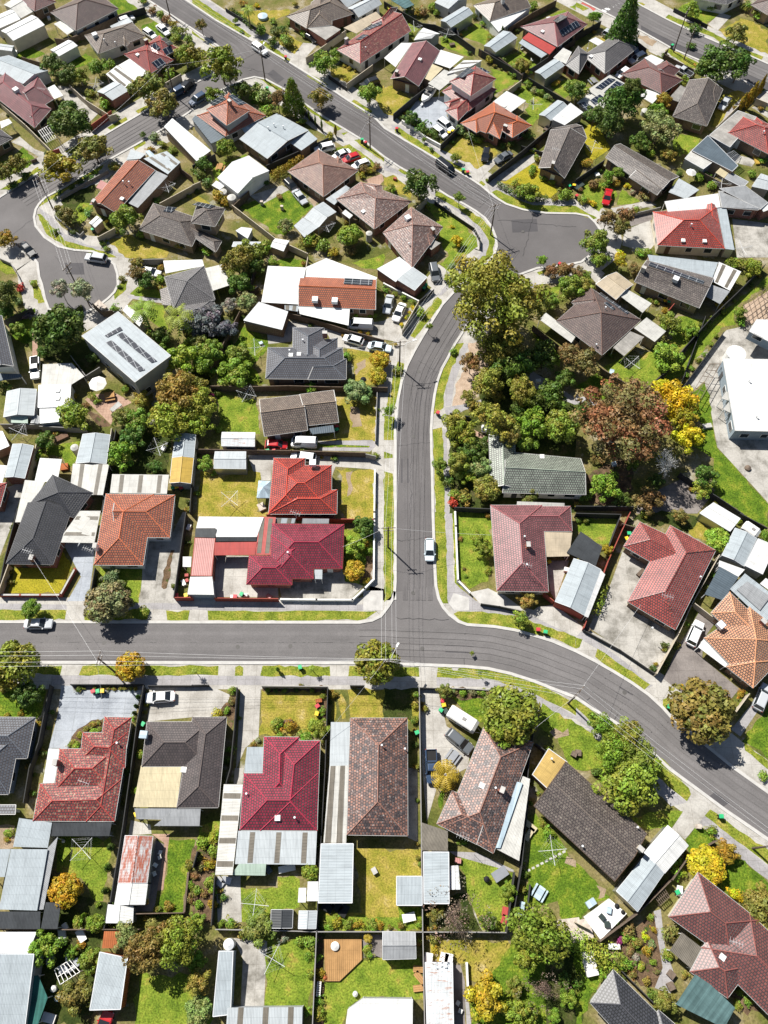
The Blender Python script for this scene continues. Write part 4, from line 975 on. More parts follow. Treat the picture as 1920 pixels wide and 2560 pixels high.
for s in ("@21 700,990 980,985 1000,1110 720,1120", "@22 520,1150 760,1120 790,1230 540,1260", "@12 150,1750 240,1750 235,1960 145,1960", "@12 250,1180 350,1170 345,1290 245,1300", "@23 380,1500 500,1570 440,1660 320,1580", "@02 1100,1900 1320,1890 1330,2000 1110,2010", "@01 700,600 800,680 740,720 650,640", "@10 560,60 720,60 730,160 570,160", "@20 500,1010 620,1010 620,1090 500,1090", "@33 700,110 770,165 720,200 660,140"): L('asphaltdark', s, 'road_patch')
cover("@22 250,700 330,1180 @21 850,1160 395,1165 @12 260,1560 300,1000 @02 1200,2000 700,1600 @23 420,1560 @20 900,1130 @10 600,140 @01 500,600")
# footpaths
for s in ("@20 0,790 570,800 590,840 0,840", "@20 1140,785 1659,790 1659,845 1140,838", "@21 0,800 1480,800 1480,852 0,850", "@20 440,1412 @21 1500,1420 1490,1495 @20 440,1495",
          "@22 310,1428 455,1428 900,1443 1100,1490 1300,1572 1450,1652 1659,1765 @23 0,1695 170,1850 310,2000 400,2110 @33 400,45 550,170 470,190 380,90 @23 150,1900 0,1790 @22 1450,1735 1300,1650 1150,1575 1050,1545 850,1510 310,1500",
          "@33 640,235 952,485 1100,600 1100,660 952,555 890,510 600,262", "@22 530,0 590,0 600,600 735,720 835,800 1200,860 1400,930 1659,1000 1659,1070 1400,985 1250,925 1080,890 740,855 600,855 550,780 545,600",
          "@23 0,1000 200,1130 430,1300 640,1490 800,1510 740,1590 560,1480 430,1350 180,1180 0,1075", "@12 690,760 740,760 680,900 610,1100 580,1290 515,1305 530,1150 590,960", "@12 510,1490 545,1500 545,1800 560,2212 520,2212 510,1800",
          "@02 0,1470 180,1530 430,1690 640,1830 800,1970 850,2090 830,2212 890,2212 905,2090 840,1960 660,1800 440,1660 180,1500 0,1420", "@12 820,0 850,0 640,200 500,340 450,340 600,190", "@02 60,1080 150,1080 400,1250 600,1370 780,1500 740,1520 500,1370 330,1260 80,1120",
          "@02 960,1610 1150,1690 1300,1740 1659,1740 1659,1780 1280,1775 1130,1725 930,1640", "@00 330,1790 470,1890 560,2020 760,2120 960,2150 1060,2212 1000,2212 900,2165 700,2140 520,2060 400,1930", "@01 60,0 130,0 400,170 620,330 860,490 840,510 560,320 330,180"):
    L('path', s)
# verges
for s in ("@20 -200,845 585,845 560,930 -200,930", "@20 725,845 1300,845 1270,930 730,935", "@20 1435,850 1640,850 1625,935 1445,935", "@21 135,852 1600,858 1500,925 1430,938 140,935", "@20 310,1325 540,1325 520,1410 280,1400",
          "@20 715,1328 @21 230,1328 225,1412 @20 680,1410", "@21 375,1340 410,1325 445,1345 440,1415 370,1415", "@21 610,1328 1190,1332 1195,1418 590,1415", "@21 1360,1330 @22 300,1335 305,1425 @21 1350,1420",
          "@22 465,1342 580,1340 595,1370 635,1370 650,1338 900,1347 1100,1400 1300,1478 1450,1548 1600,1625 @23 0,1620 100,1690 330,1830 560,1990 760,2140 @33 560,100 570,130 550,165 480,110 400,40 330,-10 @23 300,2000 170,1850 0,1690 @22 1659,1760 1450,1650 1300,1570 1100,1490 900,1443 455,1428",
          "@33 637,237 665,205 780,290 952,405 1100,500 1100,590 952,480 800,365", "@22 600,880 640,858 800,860 1100,890 1250,930 1400,990 1659,1080 1659,1180 1490,1100 1300,1060 1130,1015 950,985 720,965 650,930", "@23 0,1085 55,1100 30,1170 0,1180", "@23 185,1180 260,1225 430,1350 640,1490 590,1535 480,1470 320,1370 165,1250", "@23 750,1620 800,1600 900,1700 880,1790 750,1680",
          "@12 570,850 620,760 690,750 590,950 530,1150 515,1300 510,1340 470,1390 430,1370 440,1200 480,1050", "@12 420,1500 500,1480 515,1600 520,2000 520,2212 @22 530,0 545,600 555,790 510,790 480,740 455,640 440,0 @12 450,2212 430,1800", "@22 590,0 615,0 640,600 700,690 610,610",
          "@12 225,690 265,710 500,425 500,380 460,352 380,450 280,600", "@02 450,1645 560,1700 740,1820 860,1900 935,1990 960,2080 935,2212 880,2212 905,2080 830,1960 700,1850 560,1760 440,1690", "@12 850,0 930,0 720,200 640,245 600,215 760,80", "@02 120,1470 165,1450 250,1500 180,1510",
          "@12 120,910 175,930 150,1050 110,1250 90,1330 20,1290 70,1080", "@12 0,1380 90,1390 85,1590 0,1590", "@12 0,1690 75,1715 75,1745 0,1750", "@12 0,1860 75,1880 90,2212 @22 85,0 85,660 60,730 0,780 @12 0,2212",
          "@01 0,-10 60,0 330,180 515,310 480,330 200,170 0,40", "@01 580,355 620,350 860,520 820,540 600,380", "@01 990,655 1020,620 1180,730 1140,750", "@01 1360,890 1400,860 1560,960 1530,1000", "@02 90,1120 130,1100 400,1280 480,1340 760,1500 740,1540 480,1390 330,1300 100,1150", "@02 810,1590 840,1560 880,1595 850,1612", "@02 930,1660 970,1640 1150,1720 1280,1770 1659,1780 @03 80,1830 185,1885 150,1895 0,1850 @02 1400,1840 1200,1810 1050,1760",
          "@01 0,260 130,370 290,440 260,450 0,290", "@01 580,680 640,690 790,770 750,790 640,720", "@01 940,910 980,890 1300,1110 1260,1130", "@01 1290,1150 1350,1140 1310,1170", "@01 1400,1210 1450,1200 1659,1340 1659,1400 1500,1290",
          "@00 1170,960 1290,900 1260,960 1200,985", "@00 925,1105 1090,1010 1110,1050 970,1130", "@00 560,1310 830,1155 860,1190 640,1340", "@00 0,1640 180,1540 330,1440 350,1490 100,1645", "@00 1390,1120 1500,1060 1480,1100", "@00 1150,1270 1250,1210 1260,1240 1170,1300", "@00 330,1790 380,1720 560,1620 900,1420 880,1460 400,1750", "@00 320,1850 350,1850 450,1960 560,2080 900,2170 1010,2225 900,2225 560,2130 400,2020",
          "@10 270,210 320,205 360,330 390,400 330,410 290,330", "@10 980,300 1060,215 1105,215 1090,290 990,380", "@03 770,160 800,125 960,190 1200,290 1180,320 1000,250", "@03 1170,310 1200,295 1400,400 1620,490 1600,520 1280,390", "@03 0,20 110,75 60,95 0,60", "@03 760,430 800,415 1100,560 1000,600"):
    L('verge', s)
# ================================================================== row 0
T(0, 0)
for s in ("-80,500 290,410 390,465 310,500 200,520", "580,560 740,460 830,520 650,590", "1215,240 1330,180 1500,330 1340,340", "940,-10 1070,-10 1190,75 1020,125", "300,640 370,620 460,690 420,720"): L('lush', s)
for s in ("100,1380 200,1270 310,1380 240,1450 0,1560 -60,1480 0,1400",): L('lush', s)
L('dry', "940,2080 1080,2030 1300,2120 1450,2150 1440,2225 1080,2225"); L('shadetint', "520,1700 820,1590 830,1720 780,1850 690,1960 560,1880"); L('lawn', "700,1750 810,1760 780,1850 690,1960 630,1830")
L('stained', "500,740 640,760 870,960 770,1060 640,960 480,800"); L('stained', "100,1230 170,1180 300,1290 470,1345 340,1360 200,1270")
H("weathered red brown hipped roof at top left corner|the top left red brown roof", 'redbrown', 'brownbrick', "h:140,-10 300,97 485,15 330,-90")
H("large dark brown hipped house beside the top street|the large dark brown roof", 'brown', 'greywall', "h:655,265 1025,75 805,-85 435,105;+verandah@offwhite@2.4:465,205 520,180 650,260 580,300")
S("big white barn like shed", 'white', 'creamwall', "g:115,350 385,215 275,130 10,265", eave=3.2)
S("white gabled shed at the picture corner", 'offwhite', 'creamwall', "g:180,155 290,95 130,-20 35,40"); S("long white shed", 'white', 'greywall', "g:-20,250 175,165 95,80 -100,165", eave=2.6)
S("small grey roofed shed", 'palegrey', 'greywall', "g:-60,420 100,440 120,395 -20,375")
H("long plum tiled house with three hipped bays|the plum tiled house", 'plum', 'brownbrick', "h:-100,790 300,1105 440,945 50,610;b:180,780 330,660 465,855 300,960;b:230,1000 350,890 445,940 330,1070;ev:145,795;an:390,850;+carport@white@2.3:410,760 470,730 545,825 470,855")
S("long pale zinc gabled outbuilding", 'zinc', 'whitewall', "g:75,478 415,608 200,722 -140,580", eave=2.9)
H("dark grey hipped roof cut by the left edge|the dark grey roof at the left edge", 'darkgrey', 'brownbrick', "h:-160,1340 110,1195 0,1115 -260,1250;+carport@white@2.3:0,1050 75,1025 105,1060 10,1110")
S("white gabled metal shed with small window", 'white', 'whitewall', "g:510,485 670,395 590,345 435,430", eave=2.6)
H("tan brown tiled house with corner hip and white walls|the tan house with white walls", 'tan', 'whitewall', "h:850,465 1255,310 1140,192 730,305;b:970,300 1080,400 1115,385 1120,215;+verandah@palegrey@2.5:950,225 1110,150 1150,190 975,250;ev:825,320;ve:905,360 1000,385")
H("bright crimson tiled house carrying four solar arrays|the crimson solar roof", 'red', 'brownbrick', "h:1300,635 1500,520 1280,380 1070,470;h:1420,480 1548,425 1375,305 1255,390;so:1290,405 1345,370 1390,420 1335,455;so:1310,545 1385,500 1440,550 1365,600;so:1400,430 1465,400 1500,450 1440,480;so:1390,340 1430,325 1500,380 1460,395;ch:1270,380;+verandah@white@2.5:1020,565 1150,490 1290,625 1180,680;+carport@white#@2.4:915,640 1010,565 1180,680 1060,770;sk:1190,475")
S("pale blue grey double garage", 'palegrey', 'redbrick', "g:970,865 1110,780 985,705 840,790", name='garage')
H("terracotta gabled house with tall brick end chimney|the terracotta gabled house", 'terra', 'brownbrick', "g:1090,1390 775,1765 1000,1838 1340,1470;ch/brownbrick:822,1768;sk:1055,1720;ve:1070,1585 1120,1590;=lean_to@midgrey@2.3:1340,1470 1450,1520 1190,1795 1100,1750;=extension@zinc#@2.7:1240,1370 1440,1305 1560,1400 1450,1505;=porch@palegrey@2.5:1090,1382 1130,1290 1260,1330 1210,1372;+awning@skyblue@2.2:1255,1310 1290,1295 1350,1350 1310,1370;+porch@palered@2.3:830,1620 870,1555 940,1590 900,1650")
S("small cream garden shed", 'white', 'tanbrick', "g:820,1965 885,1905 835,1865 770,1925", eave=2.0)
H("two storey brown tiled house with solar panels|the two storey brown tiled house", 'greybrown', 'tanbrick', "h:1200,1985 1659,2130 1760,1900 1325,1755;h+2.6:@01 -10,1925 200,1958 288,1800 50,1745;b:@01 -40,2010 205,2180 260,2080 20,1960;so:@00 1445,1790 1530,1800 1480,1840 1410,1830;so:@01 60,1750 205,1782 150,1806 0,1772")
T(0, 0)
F('c', "0,890 220,1080 440,1300"); F('m', "440,1305 510,1285"); F('m', "770,1090 960,955"); F('c', "600,735 740,865 930,985"); F('c', "940,1000 1000,985"); F('c', "1430,715 1560,640"); F('c', "1380,1755 1659,1605"); F('l', "470,1860 590,1960 690,2030 720,2000"); F('c', "840,2050 990,1970"); F('l', "520,1700 930,1470"); F('t', "180,490 350,540"); F('t', "600,330 1030,130"); F('k', "1030,130 1250,60"); F('b', "270,1385 310,1370"); F('t', "1450,1370 1659,1530"); F('t', "470,330 560,340 690,300")
PG("white slatted pergola", "330,1130 430,1075 500,1180 400,1230", 6)
V("450,560,105,do 600,650,95,do 690,670,80,go 840,590,95,go 960,560,50,gb 1260,760,135,uo 1400,715,60,ub 1430,905,145,uo,6.5 610,1075,165,dr 590,940,80,dr 810,1300,150,uo,6 510,1440,170,vo,6.5 150,1420,95,uo,5 50,1490,85,uo,5 1600,490,105,oo 1450,630,70,gb 905,890,62,gb 780,800,45,gb 490,885,30,db 1240,1165,30,do 480,1720,26,db 520,1660,28,db 700,1570,32,db 740,1530,26,db 830,1490,28,gb 985,1450,60,ob 790,1545,35,db 620,1620,30,db 580,1870,90,uo 500,1800,40,ub 690,1800,28,gb 760,1840,42,sb 1090,1890,135,go 1000,2000,35,gb 1220,2030,45,lb 1560,2110,60,vb 480,2000,35,gb 60,2070,85,vo 920,2150,35,gb 1330,1190,55,sb 1400,1250,40,lb 1520,1490,35,vb 1490,1300,38,gb 1320,90,45,rb 1390,130,50,gb 1435,170,48,rb 1490,205,42,vb 1540,270,58,gb 1240,10,40,gb 1630,345,50,ob 1525,330,50,gb 230,1520,50,db 120,1600,45,db 1300,1290,35,vb 1660,1330,45,gb 640,2010,40,db 1350,1740,40,db")
C("hatch white 1140,150 1045,185"); C("sedan white 1450,290 1370,220"); C("hatch white 1330,315 1258,265"); C("wagon black 1659,690 1575,785"); C("sedan black 300,2215 175,2085"); C("wagon silver @10 745,5 915,30")
T(0, 0); B("880,975,g 925,1925,y 805,1990,g"); hoist("820,720 1440,1610"); C("wagon blue 1490,820 1560,780"); boxes("420,150 130,440", 'pale wheelbarrow tub', 'tub', 'trim', 1.0, .7, .5)
T(0, 1)
for s in ("310,80 380,100 840,80 830,130 560,220 430,130", "830,290 960,380 910,490 700,330", "940,320 880,350"): 
    if s.count(' ') > 2: L('dry', s)
L('dry', "1195,600 1300,570 1420,640 1340,710 1200,650"); L('lush', "420,1790 780,1620 1050,1780 800,2040 700,2010 430,1800"); L('verge', "1190,1300 1360,1245 1600,1420 1560,1470 1440,1440"); L('dry', "0,1660 160,1760 120,1770 0,1720"); L('lawn', "180,1440 470,1330 520,1400 330,1540 200,1600"); L('lush', "530,860 700,900 640,960 500,880")
L('dry', "1560,770 1659,740 @02 0,760 60,960 0,980 @01 1600,880"); L('drive', "980,500 1090,380 960,370 840,530 1000,630 1320,790 1360,760 1000,600"); L('pinkpave', "1480,1560 1640,1500 1659,1560 1600,1620", 'paved_yard'); L('stained', "500,1690 780,1600 840,1640 600,1770"); L('dirt', "1050,1700 1100,1740 1060,1790 1010,1720")
H("tan hipped house with flat carport near the top|the tan hipped house at the top", 'tan', 'redbrick', "h:990,245 1395,120 1240,-60 815,140;b:1030,20 990,245 1210,215 1200,-20;=carport@concretesheet@2.5:1000,245 1100,170 1285,255 1155,345")
H("long red tiled house with grey fence wall|the long red tiled house", 'redlichen', 'whitewall', "a:1455,550 @02 235,265 70,95 @01 1250,430;a:@01 1550,200 1659,140 @02 120,60 @01 1659,280;so:@01 1415,345 1480,300 1530,310 1460,345;so:@01 1470,265 1640,180 1640,215 1530,260;ch/concrete:@01 1335,370;ve:1500,430;+patio_roof@beige@2.5:@01 1310,240 1590,100 1640,150 1420,290")
T(0, 1)
H("grey roofed house behind white sheds at the top|the grey roof at the top", 'palegrey', 'whitewall', "g:1340,65 1550,-60 1400,-120 1200,-20;g:1440,150 1640,35 1560,-30 1340,70", caps=False)
H("orange red two storey hipped house with solar panels|the orange red two storey house", 'terra', 'greywall', "h+2.4:125,945 300,1085 500,955 320,800;h:40,1000 290,1180 640,1000 400,850;ch:330,905;an:250,910;so:150,895 260,825 300,860 190,920;so:310,830 350,820 470,900 400,910;=extension@steelblue@2.6:0,1030 30,995 285,1190 165,1240;+verandah@skyblue@2.3:420,1100 560,1020 600,1060 460,1150")
H("long corrugated grey roofed house with low pitch|the long grey metal roof", 'zinc', 'brownbrick', "g:410,1200 650,1370 1005,1125 735,980;=verandah@zinc@2.4:850,1235 1005,1130 1085,1200 945,1300;ve:660,1120 710,1090 790,1110", pitch=9)
S("white gabled garage", 'white', 'whitewall', "g:220,1535 395,1670 665,1475 490,1345", eave=2.9, name='garage', pitch=15); A("white awning", 'white', "170,1600 210,1560 290,1600 240,1640", 2.0)
S("long white roofed carport shed", 'white', 'tanbrick', "s:-230,1130 -160,1060 160,1300 40,1390", eave=2.5)
H("pinkish tan hipped house with cars on its front lawn|the pinkish tan hipped house", 'pinktan', 'brownbrick', "h:825,1480 1135,1700 1440,1470 1090,1290;b:1180,1450 1255,1350 1290,1370 1330,1470")
S("pale gabled garage with attached flat carport", 'palegrey', 'tanbrick', "g:970,1880 1095,1960 1245,1830 1135,1745", name='garage'); A("corrugated lean to roof", 'palegrey', "880,1950 960,1880 1095,1960 970,2050", 2.4)
S("small white flat shed", 'white', 'greywall', "s:380,2000 430,1970 520,1975 480,2060", eave=2.0); S("grey flat garden shed", 'palegrey', 'greywall', "f:345,2130 360,2090 595,2090 550,2150", eave=2.1)
T(0, 1); S("cream tin shed with open top vent", 'white', 'tanbrick', "g:680,2130 790,2170 840,2080 720,2060", eave=2.1)
F('d', "290,70 450,170 590,260"); F('c', "985,495 1060,450 1330,260"); F('c', "1340,720 1560,560"); F('d', "1180,650 1340,760"); F('c', "345,1770 720,2060"); F('t', "350,1780 490,1650"); F('c', "720,2060 1000,2190"); F('d', "950,940 1130,1120"); F('k', "0,1430 200,1330"); F('k', "640,1430 980,1280 1180,1190"); F('c', "0,1600 70,1570"); F('t', "1250,1770 1330,1860 1420,1900")
V("80,220,50,un,4" .replace('un','uo') + " 250,560,165,oo,9 320,640,90,oo,7 0,480,110,oo 480,80,60,gp,5 440,30,35,vb 560,50,30,yb 600,270,60,gb 720,270,55,db 790,250,40,db 700,360,50,db 810,350,75,ob 840,205,28,gb 890,40,30,vb 700,190,35,gb 970,290,45,gb 1140,550,115,go,5.5 1240,470,55,go 1530,820,105,go,5.5 1110,850,95,no,5 870,840,120,gf,9 740,850,75,ro,6 630,840,90,sb 560,830,60,gb 670,950,70,gb 430,790,90,do 180,820,85,go 560,750,45,gb 290,1280,85,gr,4.5 100,1420,70,do 60,1500,60,db 140,1580,60,db 230,1690,75,vb 290,1740,60,vb 820,1950,70,so,3 1360,2040,110,gr,4.2 1000,2080,90,gb 1140,2130,80,gb 1230,2180,60,vb 480,2190,130,oo 640,2130,70,gb 950,1050,40,gb 1190,1180,45,vb 1240,1130,22,vc,3 960,970,14,gc,3 1010,1000,14,gc,3 1065,1040,14,gc,3 1120,1080,14,gc,3 1480,1460,50,rb 1460,1510,40,vb 1540,1470,40,vb 1600,1440,40,rb 640,1580,35,db 760,1700,35,rb 1340,690,30,vb 1360,590,22,vb 1315,570,18,vb 1410,610,18,vb 380,180,24,go 430,275,22,gb 130,2170,55,gb 1100,1960,30,pb 840,1560,25,gb 1380,2170,50,rb")
hedge('v', "690,1500 760,1440 850,1390 960,1320", 1.9, 2.0); hedge('d', "330,60 420,120 520,220", 1.2, 1.2)
C("wagon white 640,460 530,385"); C("wagon white 1100,1290 1190,1270"); C("sedan white 1230,1360 1345,1310"); C("hatch red 1320,1385 1430,1345"); C("hatch white 1400,1440 1515,1400"); C("sedan silver 975,1750 890,1650"); C("wagon black 1475,740 1600,700"); C("wagon blue 0,890 100,830"); C("sedan black 1050,330 1000,300"); C("hatch black 870,1610 840,1580")
T(0, 1); B("810,500,r 1470,1215,g 1500,1240,r 650,770,g"); table("245,1435"); tank("610,130,42,.8", 'blue and white paddling pool', 'skyblue'); tank("1530,2010,28,2.2 340,1700,38,2.2 265,1650,35,2"); hoist("1160,1950"); boxes("600,1740 775,1780", 'pale garden statue', 'statue', 'stone', .6, .5, 1.0)
T(0, 2)
for s in ("480,330 560,290 640,360 720,440 740,490 650,460 500,400", "650,300 800,200 910,290 870,390 720,330", "920,590 1160,650 1190,690 980,800 950,830 960,700", "1120,790 1200,740 1480,880 1360,1000 1280,1090 1230,1050 1250,900", "1000,510 1180,440 1330,570 1200,620", "90,110 240,180 330,230 240,300", "1440,750 1560,680 1659,800 1560,850", "1430,130 1560,80 1640,150 1500,170", "1600,60 1659,30 1659,90"): L('lawn', s)
L('dry', "0,760 60,740 240,850 80,1000 0,980"); L('dry', "490,1290 700,1170 850,1220 940,1260 990,1320 850,1470 700,1400"); L('gold', "1050,1570 1250,1380 1330,1440 1400,1560 1520,1640 1440,1710 1320,1670 1000,1570"); L('lawn', "330,1740 440,1760 700,1950 800,2050 810,2130 700,2225 560,2212 500,2120 420,1850"); L('dry', "0,1540 80,1510 240,1650 230,1720 0,1600"); L('bluegrey', "160,1030 300,850 560,830 540,1000 620,1130 480,1190 280,1050"); L('drive', "700,1530 1000,1340 1090,1300 900,1480 820,1570"); L('stained', "940,1550 1230,1350 1380,1300 1330,1380 1060,1560")
H("plum gabled house with brick chimney and white awnings|the plum gabled house", 'plum', 'brownbrick', "g:245,370 55,680 300,745 485,440;ch/brownbrick:110,650;sk:310,515;+verandah@white@2.5:0,500 150,370 245,370 100,580;+verandah@white@2.5:490,430 690,490 570,590 420,540;=extension@cream@2.5:400,545 510,590 400,700 315,660")
H("two storey red tiled house with boat in the yard|the two storey red tiled house", 'redlichen', 'whitewall', "h+2.6:565,705 750,830 970,680 790,570;h:500,790 730,960 975,770 700,650;b:700,830 530,960 640,1045 760,920;b:640,830 520,890 560,930 700,890;so:620,680 720,590 790,610 690,670;so:800,590 850,590 920,630 880,640;=verandah@white#@2.6:540,640 690,520 850,520 700,600;+carport@offwhite@2.4:380,720 520,600 640,650 480,780")
H("bright orange hipped house with three front bays|the bright orange hipped house", 'orange', 'redbrick', "h:680,1070 880,1150 1280,1085 950,880;b:850,950 660,1065 800,1148 960,1040;a:1000,1200 1060,990 900,950 840,1110;h:1110,1190 1280,1085 1150,1000 960,1090;ch:1045,1120;=patio_roof@white@2.6:940,880 1060,785 1170,840 1040,930;+patio_roof@white@2.8:1045,935 1150,830 1228,870 1095,970")
H("tan gabled house with white lean to near top street|the tan gabled house with white lean to", 'tan', 'whitewall', "a:915,185 1270,60 1120,-80 770,45;ch/trim:1025,25;=lean_to@white@2.4:915,185 1265,60 1220,100 990,275")
S("pale grey open gabled shed", 'zinc', 'steel', "g:580,235 770,115 690,55 490,175", eave=2.7, pitch=15); S("white workshop building", 'palegrey', 'greywall', "g:440,20 555,75 720,-20 600,-100", eave=2.8); A("teal shade sail roof", 'tealglass', "60,0 180,75 260,40 200,-20", 2.3)
S("white double shed", 'white', 'greywall', "g:260,345 410,330 480,290 340,240", eave=2.5); S("white gabled shed with clear strips", 'zinc', 'steel', "g:965,450 1150,325 1030,265 865,395", eave=2.8, pitch=15)
H("plum tiled house with three solar arrays|the plum roof with three solar arrays", 'plum', 'brownbrick', "h:1500,405 @03 100,210 @02 1590,100 1180,230;sk:1370,275;so:1510,270 1659,180 1700,220 1540,315;so:1450,180 1530,130 1590,150 1500,200;=verandah@redsheet@2.5:1195,330 1250,280 1485,410 1430,470;+verandah@zinc@2.3:1165,370 1200,330 1420,460 1360,500;+carport@white@2.3:1400,150 1430,140 1480,170 1440,190")
S("zinc gabled shed beside dark fence", 'zinc', 'steel', "g:1395,680 1560,565 1470,510 1305,620", eave=2.6); S("flat cream roofed shed", 'offwhite', 'redbrick', "f:1465,500 1550,415 1620,450 1570,550", eave=2.4)
S("zinc gabled garage with red door", 'zinc', 'steel', "g:1440,1040 1590,920 1500,865 1340,990", eave=2.6, pitch=15, name='garage'); S("white flat roofed garage", 'white', 'greywall', "s:1450,1040 1610,900 1720,970 1560,1080", eave=2.6, name='garage')
H("grey brown gabled house with brown brick gable|the grey brown gabled house", 'greybrown', 'brownbrick', "g:1440,1120 1335,1450 1560,1540 @03 95,1190;a:@02 1450,1110 1659,1070 @03 90,1180 @02 1640,1200;ch/brownbrick:@02 1455,1440;an:1470,1370")
T(0, 2); H("weathered pink tiled house with brick chimneys|the weathered pink tiled house", 'mottledpale', 'redbrick', "h:-10,2010 @12 240,110 @02 510,1960 235,1790;h:140,1990 @02 400,2120 500,1960 260,1880;ch:420,2010;ev:205,1900;ve:215,2120;=verandah@concretesheet@2.3:330,2090 400,2060 490,2100 410,2160")
H("weathered pale tiled house beside curved footpath|the weathered pale tiled house", 'mottledpale', 'brownbrick', "h:@01 1245,1720 1575,1980 @02 240,1740 @01 1460,1570;b:@01 1560,1690 1460,1575 1640,1600 1650,1700;sk:@01 1480,1830;=porch@palegrey@2.4:@01 1155,1720 1330,1600 1365,1625 1230,1770;+awning@white@2.2:1295,1840 1325,1810 1390,1860 1360,1890")
T(0, 2)
F('k', "430,210 600,280 790,420"); F('k', "0,10 330,200 450,215"); F('t', "830,430 1000,500 1200,650"); F('t', "1080,240 1280,110 1490,0"); F('k', "820,420 1100,580 1190,650"); F('k', "1250,670 1600,880"); F('k', "1190,640 1320,560 1659,330"); F('c', "1070,780 1190,690"); F('k', "80,985 240,850 360,760"); F('w', "160,1040 240,1090 360,1180 490,1250"); F('k', "490,1250 660,1085"); F('k', "640,1060 760,950 960,770"); F('k', "905,1530 1200,1300 1450,1090"); F('d', "1190,1260 1390,1320"); F('d', "440,1740 600,1850 780,1970 830,2060 830,2130"); F('c', "280,1790 370,1720"); F('c', "@12 190,0 @02 170,2225 230,2160") ; T(0, 2)
F('k', "650,300 560,100"); F('k', "1060,240 960,170")
V("310,1600,145,do,7 650,1710,50,go,3.5 590,1960,20,yb 630,2080,55,yo 230,1030,70,do 340,1100,70,db 300,1070,50,db 430,1150,55,db 620,1370,45,go 345,1210,24,go 1240,1660,100,go,4.5 1170,1660,55,go 1320,1365,38,gb 1290,1450,35,gb 1270,1490,40,gb 1370,1540,34,gb 1450,1570,34,gb 1560,1620,40,rb 1570,1690,75,gb 1480,1715,40,ob 1140,1580,45,ob 60,1640,55,gb 1640,770,110,go,5 660,1130,60,sb 760,1180,70,db 700,1140,40,db 800,1210,45,gb 340,100,50,rb 420,60,50,gb 280,110,45,vb 60,90,35,yb 200,60,50,gb 180,130,40,gb 460,110,40,gb 790,140,35,db 860,200,35,gb 1020,280,30,dc,3 920,330,40,gb 910,520,45,vb 1200,570,80,oo,3.5 1240,620,50,gb 1010,520,40,gb 1130,580,45,gb 1350,800,40,gb 1240,730,45,gb 1120,650,35,gb 1480,720,35,vb 180,980,16,vb 200,2080,25,gb 1290,50,50,gb 1420,830,40,sb 1300,780,35,sb 1100,1240,45,db 1020,1270,35,db 1280,880,20,sb 530,340,30,gb 230,290,25,gb 410,1290,25,db 640,1100,25,wb 850,1180,50,db 1230,1170,60,db")
hedge('d', "1000,1570 1130,1650 1290,1700 1420,1690", 1.4, 1.2); hedge('d', "170,1000 300,1060 390,1110 480,1190", 1.5, 1.3)
C("van black 600,1500 460,1390"); C("hatch black 870,1390 890,1280"); C("sedan grey 975,1390 1090,1325"); C("wagon white 580,1120 490,1050"); C("hatch white 545,1185 420,1095")
T(0, 2); B("685,1475,g 722,1495,r 110,1120,r 560,1155,y 590,1140,y 630,265,y 1600,1615,g 1640,1610,y"); hoist("1290,900 260,230 545,290"); boxes("95,1540", 'small red toy cart', 'toy_cart', 'fencered', .7, .5, .5); boxes("590,380 1400,1110", 'garden clutter crate', 'crate', 'timber', 1.2, .8, .5); chair("1190,420 1280,520")
boat('330,880', '420,760')
T(0, 3)
L('dry', "240,310 330,290 260,370 200,340"); L('gold', "60,1110 160,1050 300,1280 130,1400 80,1300"); L('lawn', "850,1150 1090,1190 960,1340 830,1270"); L('lawn', "100,750 160,740 60,800 0,790"); L('lawn', "900,60 1000,0 1240,120 1130,210 870,90"); L('dry', "1240,260 1420,160 1500,180 1659,270 1659,470 1280,310"); L('lawn', "440,-20 600,40 560,60 440,30"); L('lawn', "0,1620 120,1560 300,1600 350,1660 330,1740 200,1830 100,1760"); L('lawn', "350,1770 400,1640 560,1740 400,1770"); L('dirt', "540,300 700,360 660,400 530,330"); L('drive', "420,1990 640,1900 680,2110 620,2180 400,2120"); L('stained', "1350,1890 1659,1930 1700,2225 1390,2225"); L('darkpave', "460,1880 660,1820 660,1900 470,1960"); L('stained', "1540,920 1659,960 1659,1020 1520,930"); L('drive', "620,440 720,360 810,410 700,480"); L('drive', "1140,210 1250,110 1340,140 1220,270"); L('drive', "300,1800 600,1740 700,1770 340,1850"); L('dry', "1230,840 1400,780 1470,810 1210,1100 1180,1080"); L('path', "1300,970 1470,810 1480,840 1250,1080"); L('stained', "1240,1300 1560,1380 1520,1440 1340,1400")
H("grey tiled house with white patio roof|the grey tiled house", 'grey', 'redbrick', "h:250,635 530,415 350,290 60,480;h:-90,560 25,640 120,470 20,400;=porch@grey@3:240,440 380,330 420,350 290,470;sk:130,490;ve:95,440;+patio_roof@white@2.6:110,350 170,320 260,370 200,400")
H("pink brown hipped house with white porch|the pink brown hipped house", 'redbrown', 'redbrick', "h:390,640 740,810 925,690 590,510;b:640,590 780,525 900,600 820,680;+porch@white@2.6:590,500 650,470 760,520 700,570;+carport@white@2.4:550,830 610,770 735,815 660,895", )
H("solar covered flat roofed sheds and pergola building|the solar covered flat roof", 'offwhite', 'greywall', "s:100,790 290,660 420,720 230,870;f:10,890 120,800 280,880 190,990;so:165,760 280,675 340,690 220,775;so:240,800 350,700 415,730 290,830;so:120,870 200,815 245,850 160,910;so:20,900 70,880 150,930 100,965", eave=2.7, caps=False)
H("grey brown gabled house with brick rear wall|the grey brown house by the tall cypress", 'greybrown', 'brownbrick', "b:980,690 835,1005 1130,1090 1270,770;a:1130,830 1130,720 1270,770 1200,900;=extension@concretesheet@2.6:800,850 905,735 950,760 885,880")
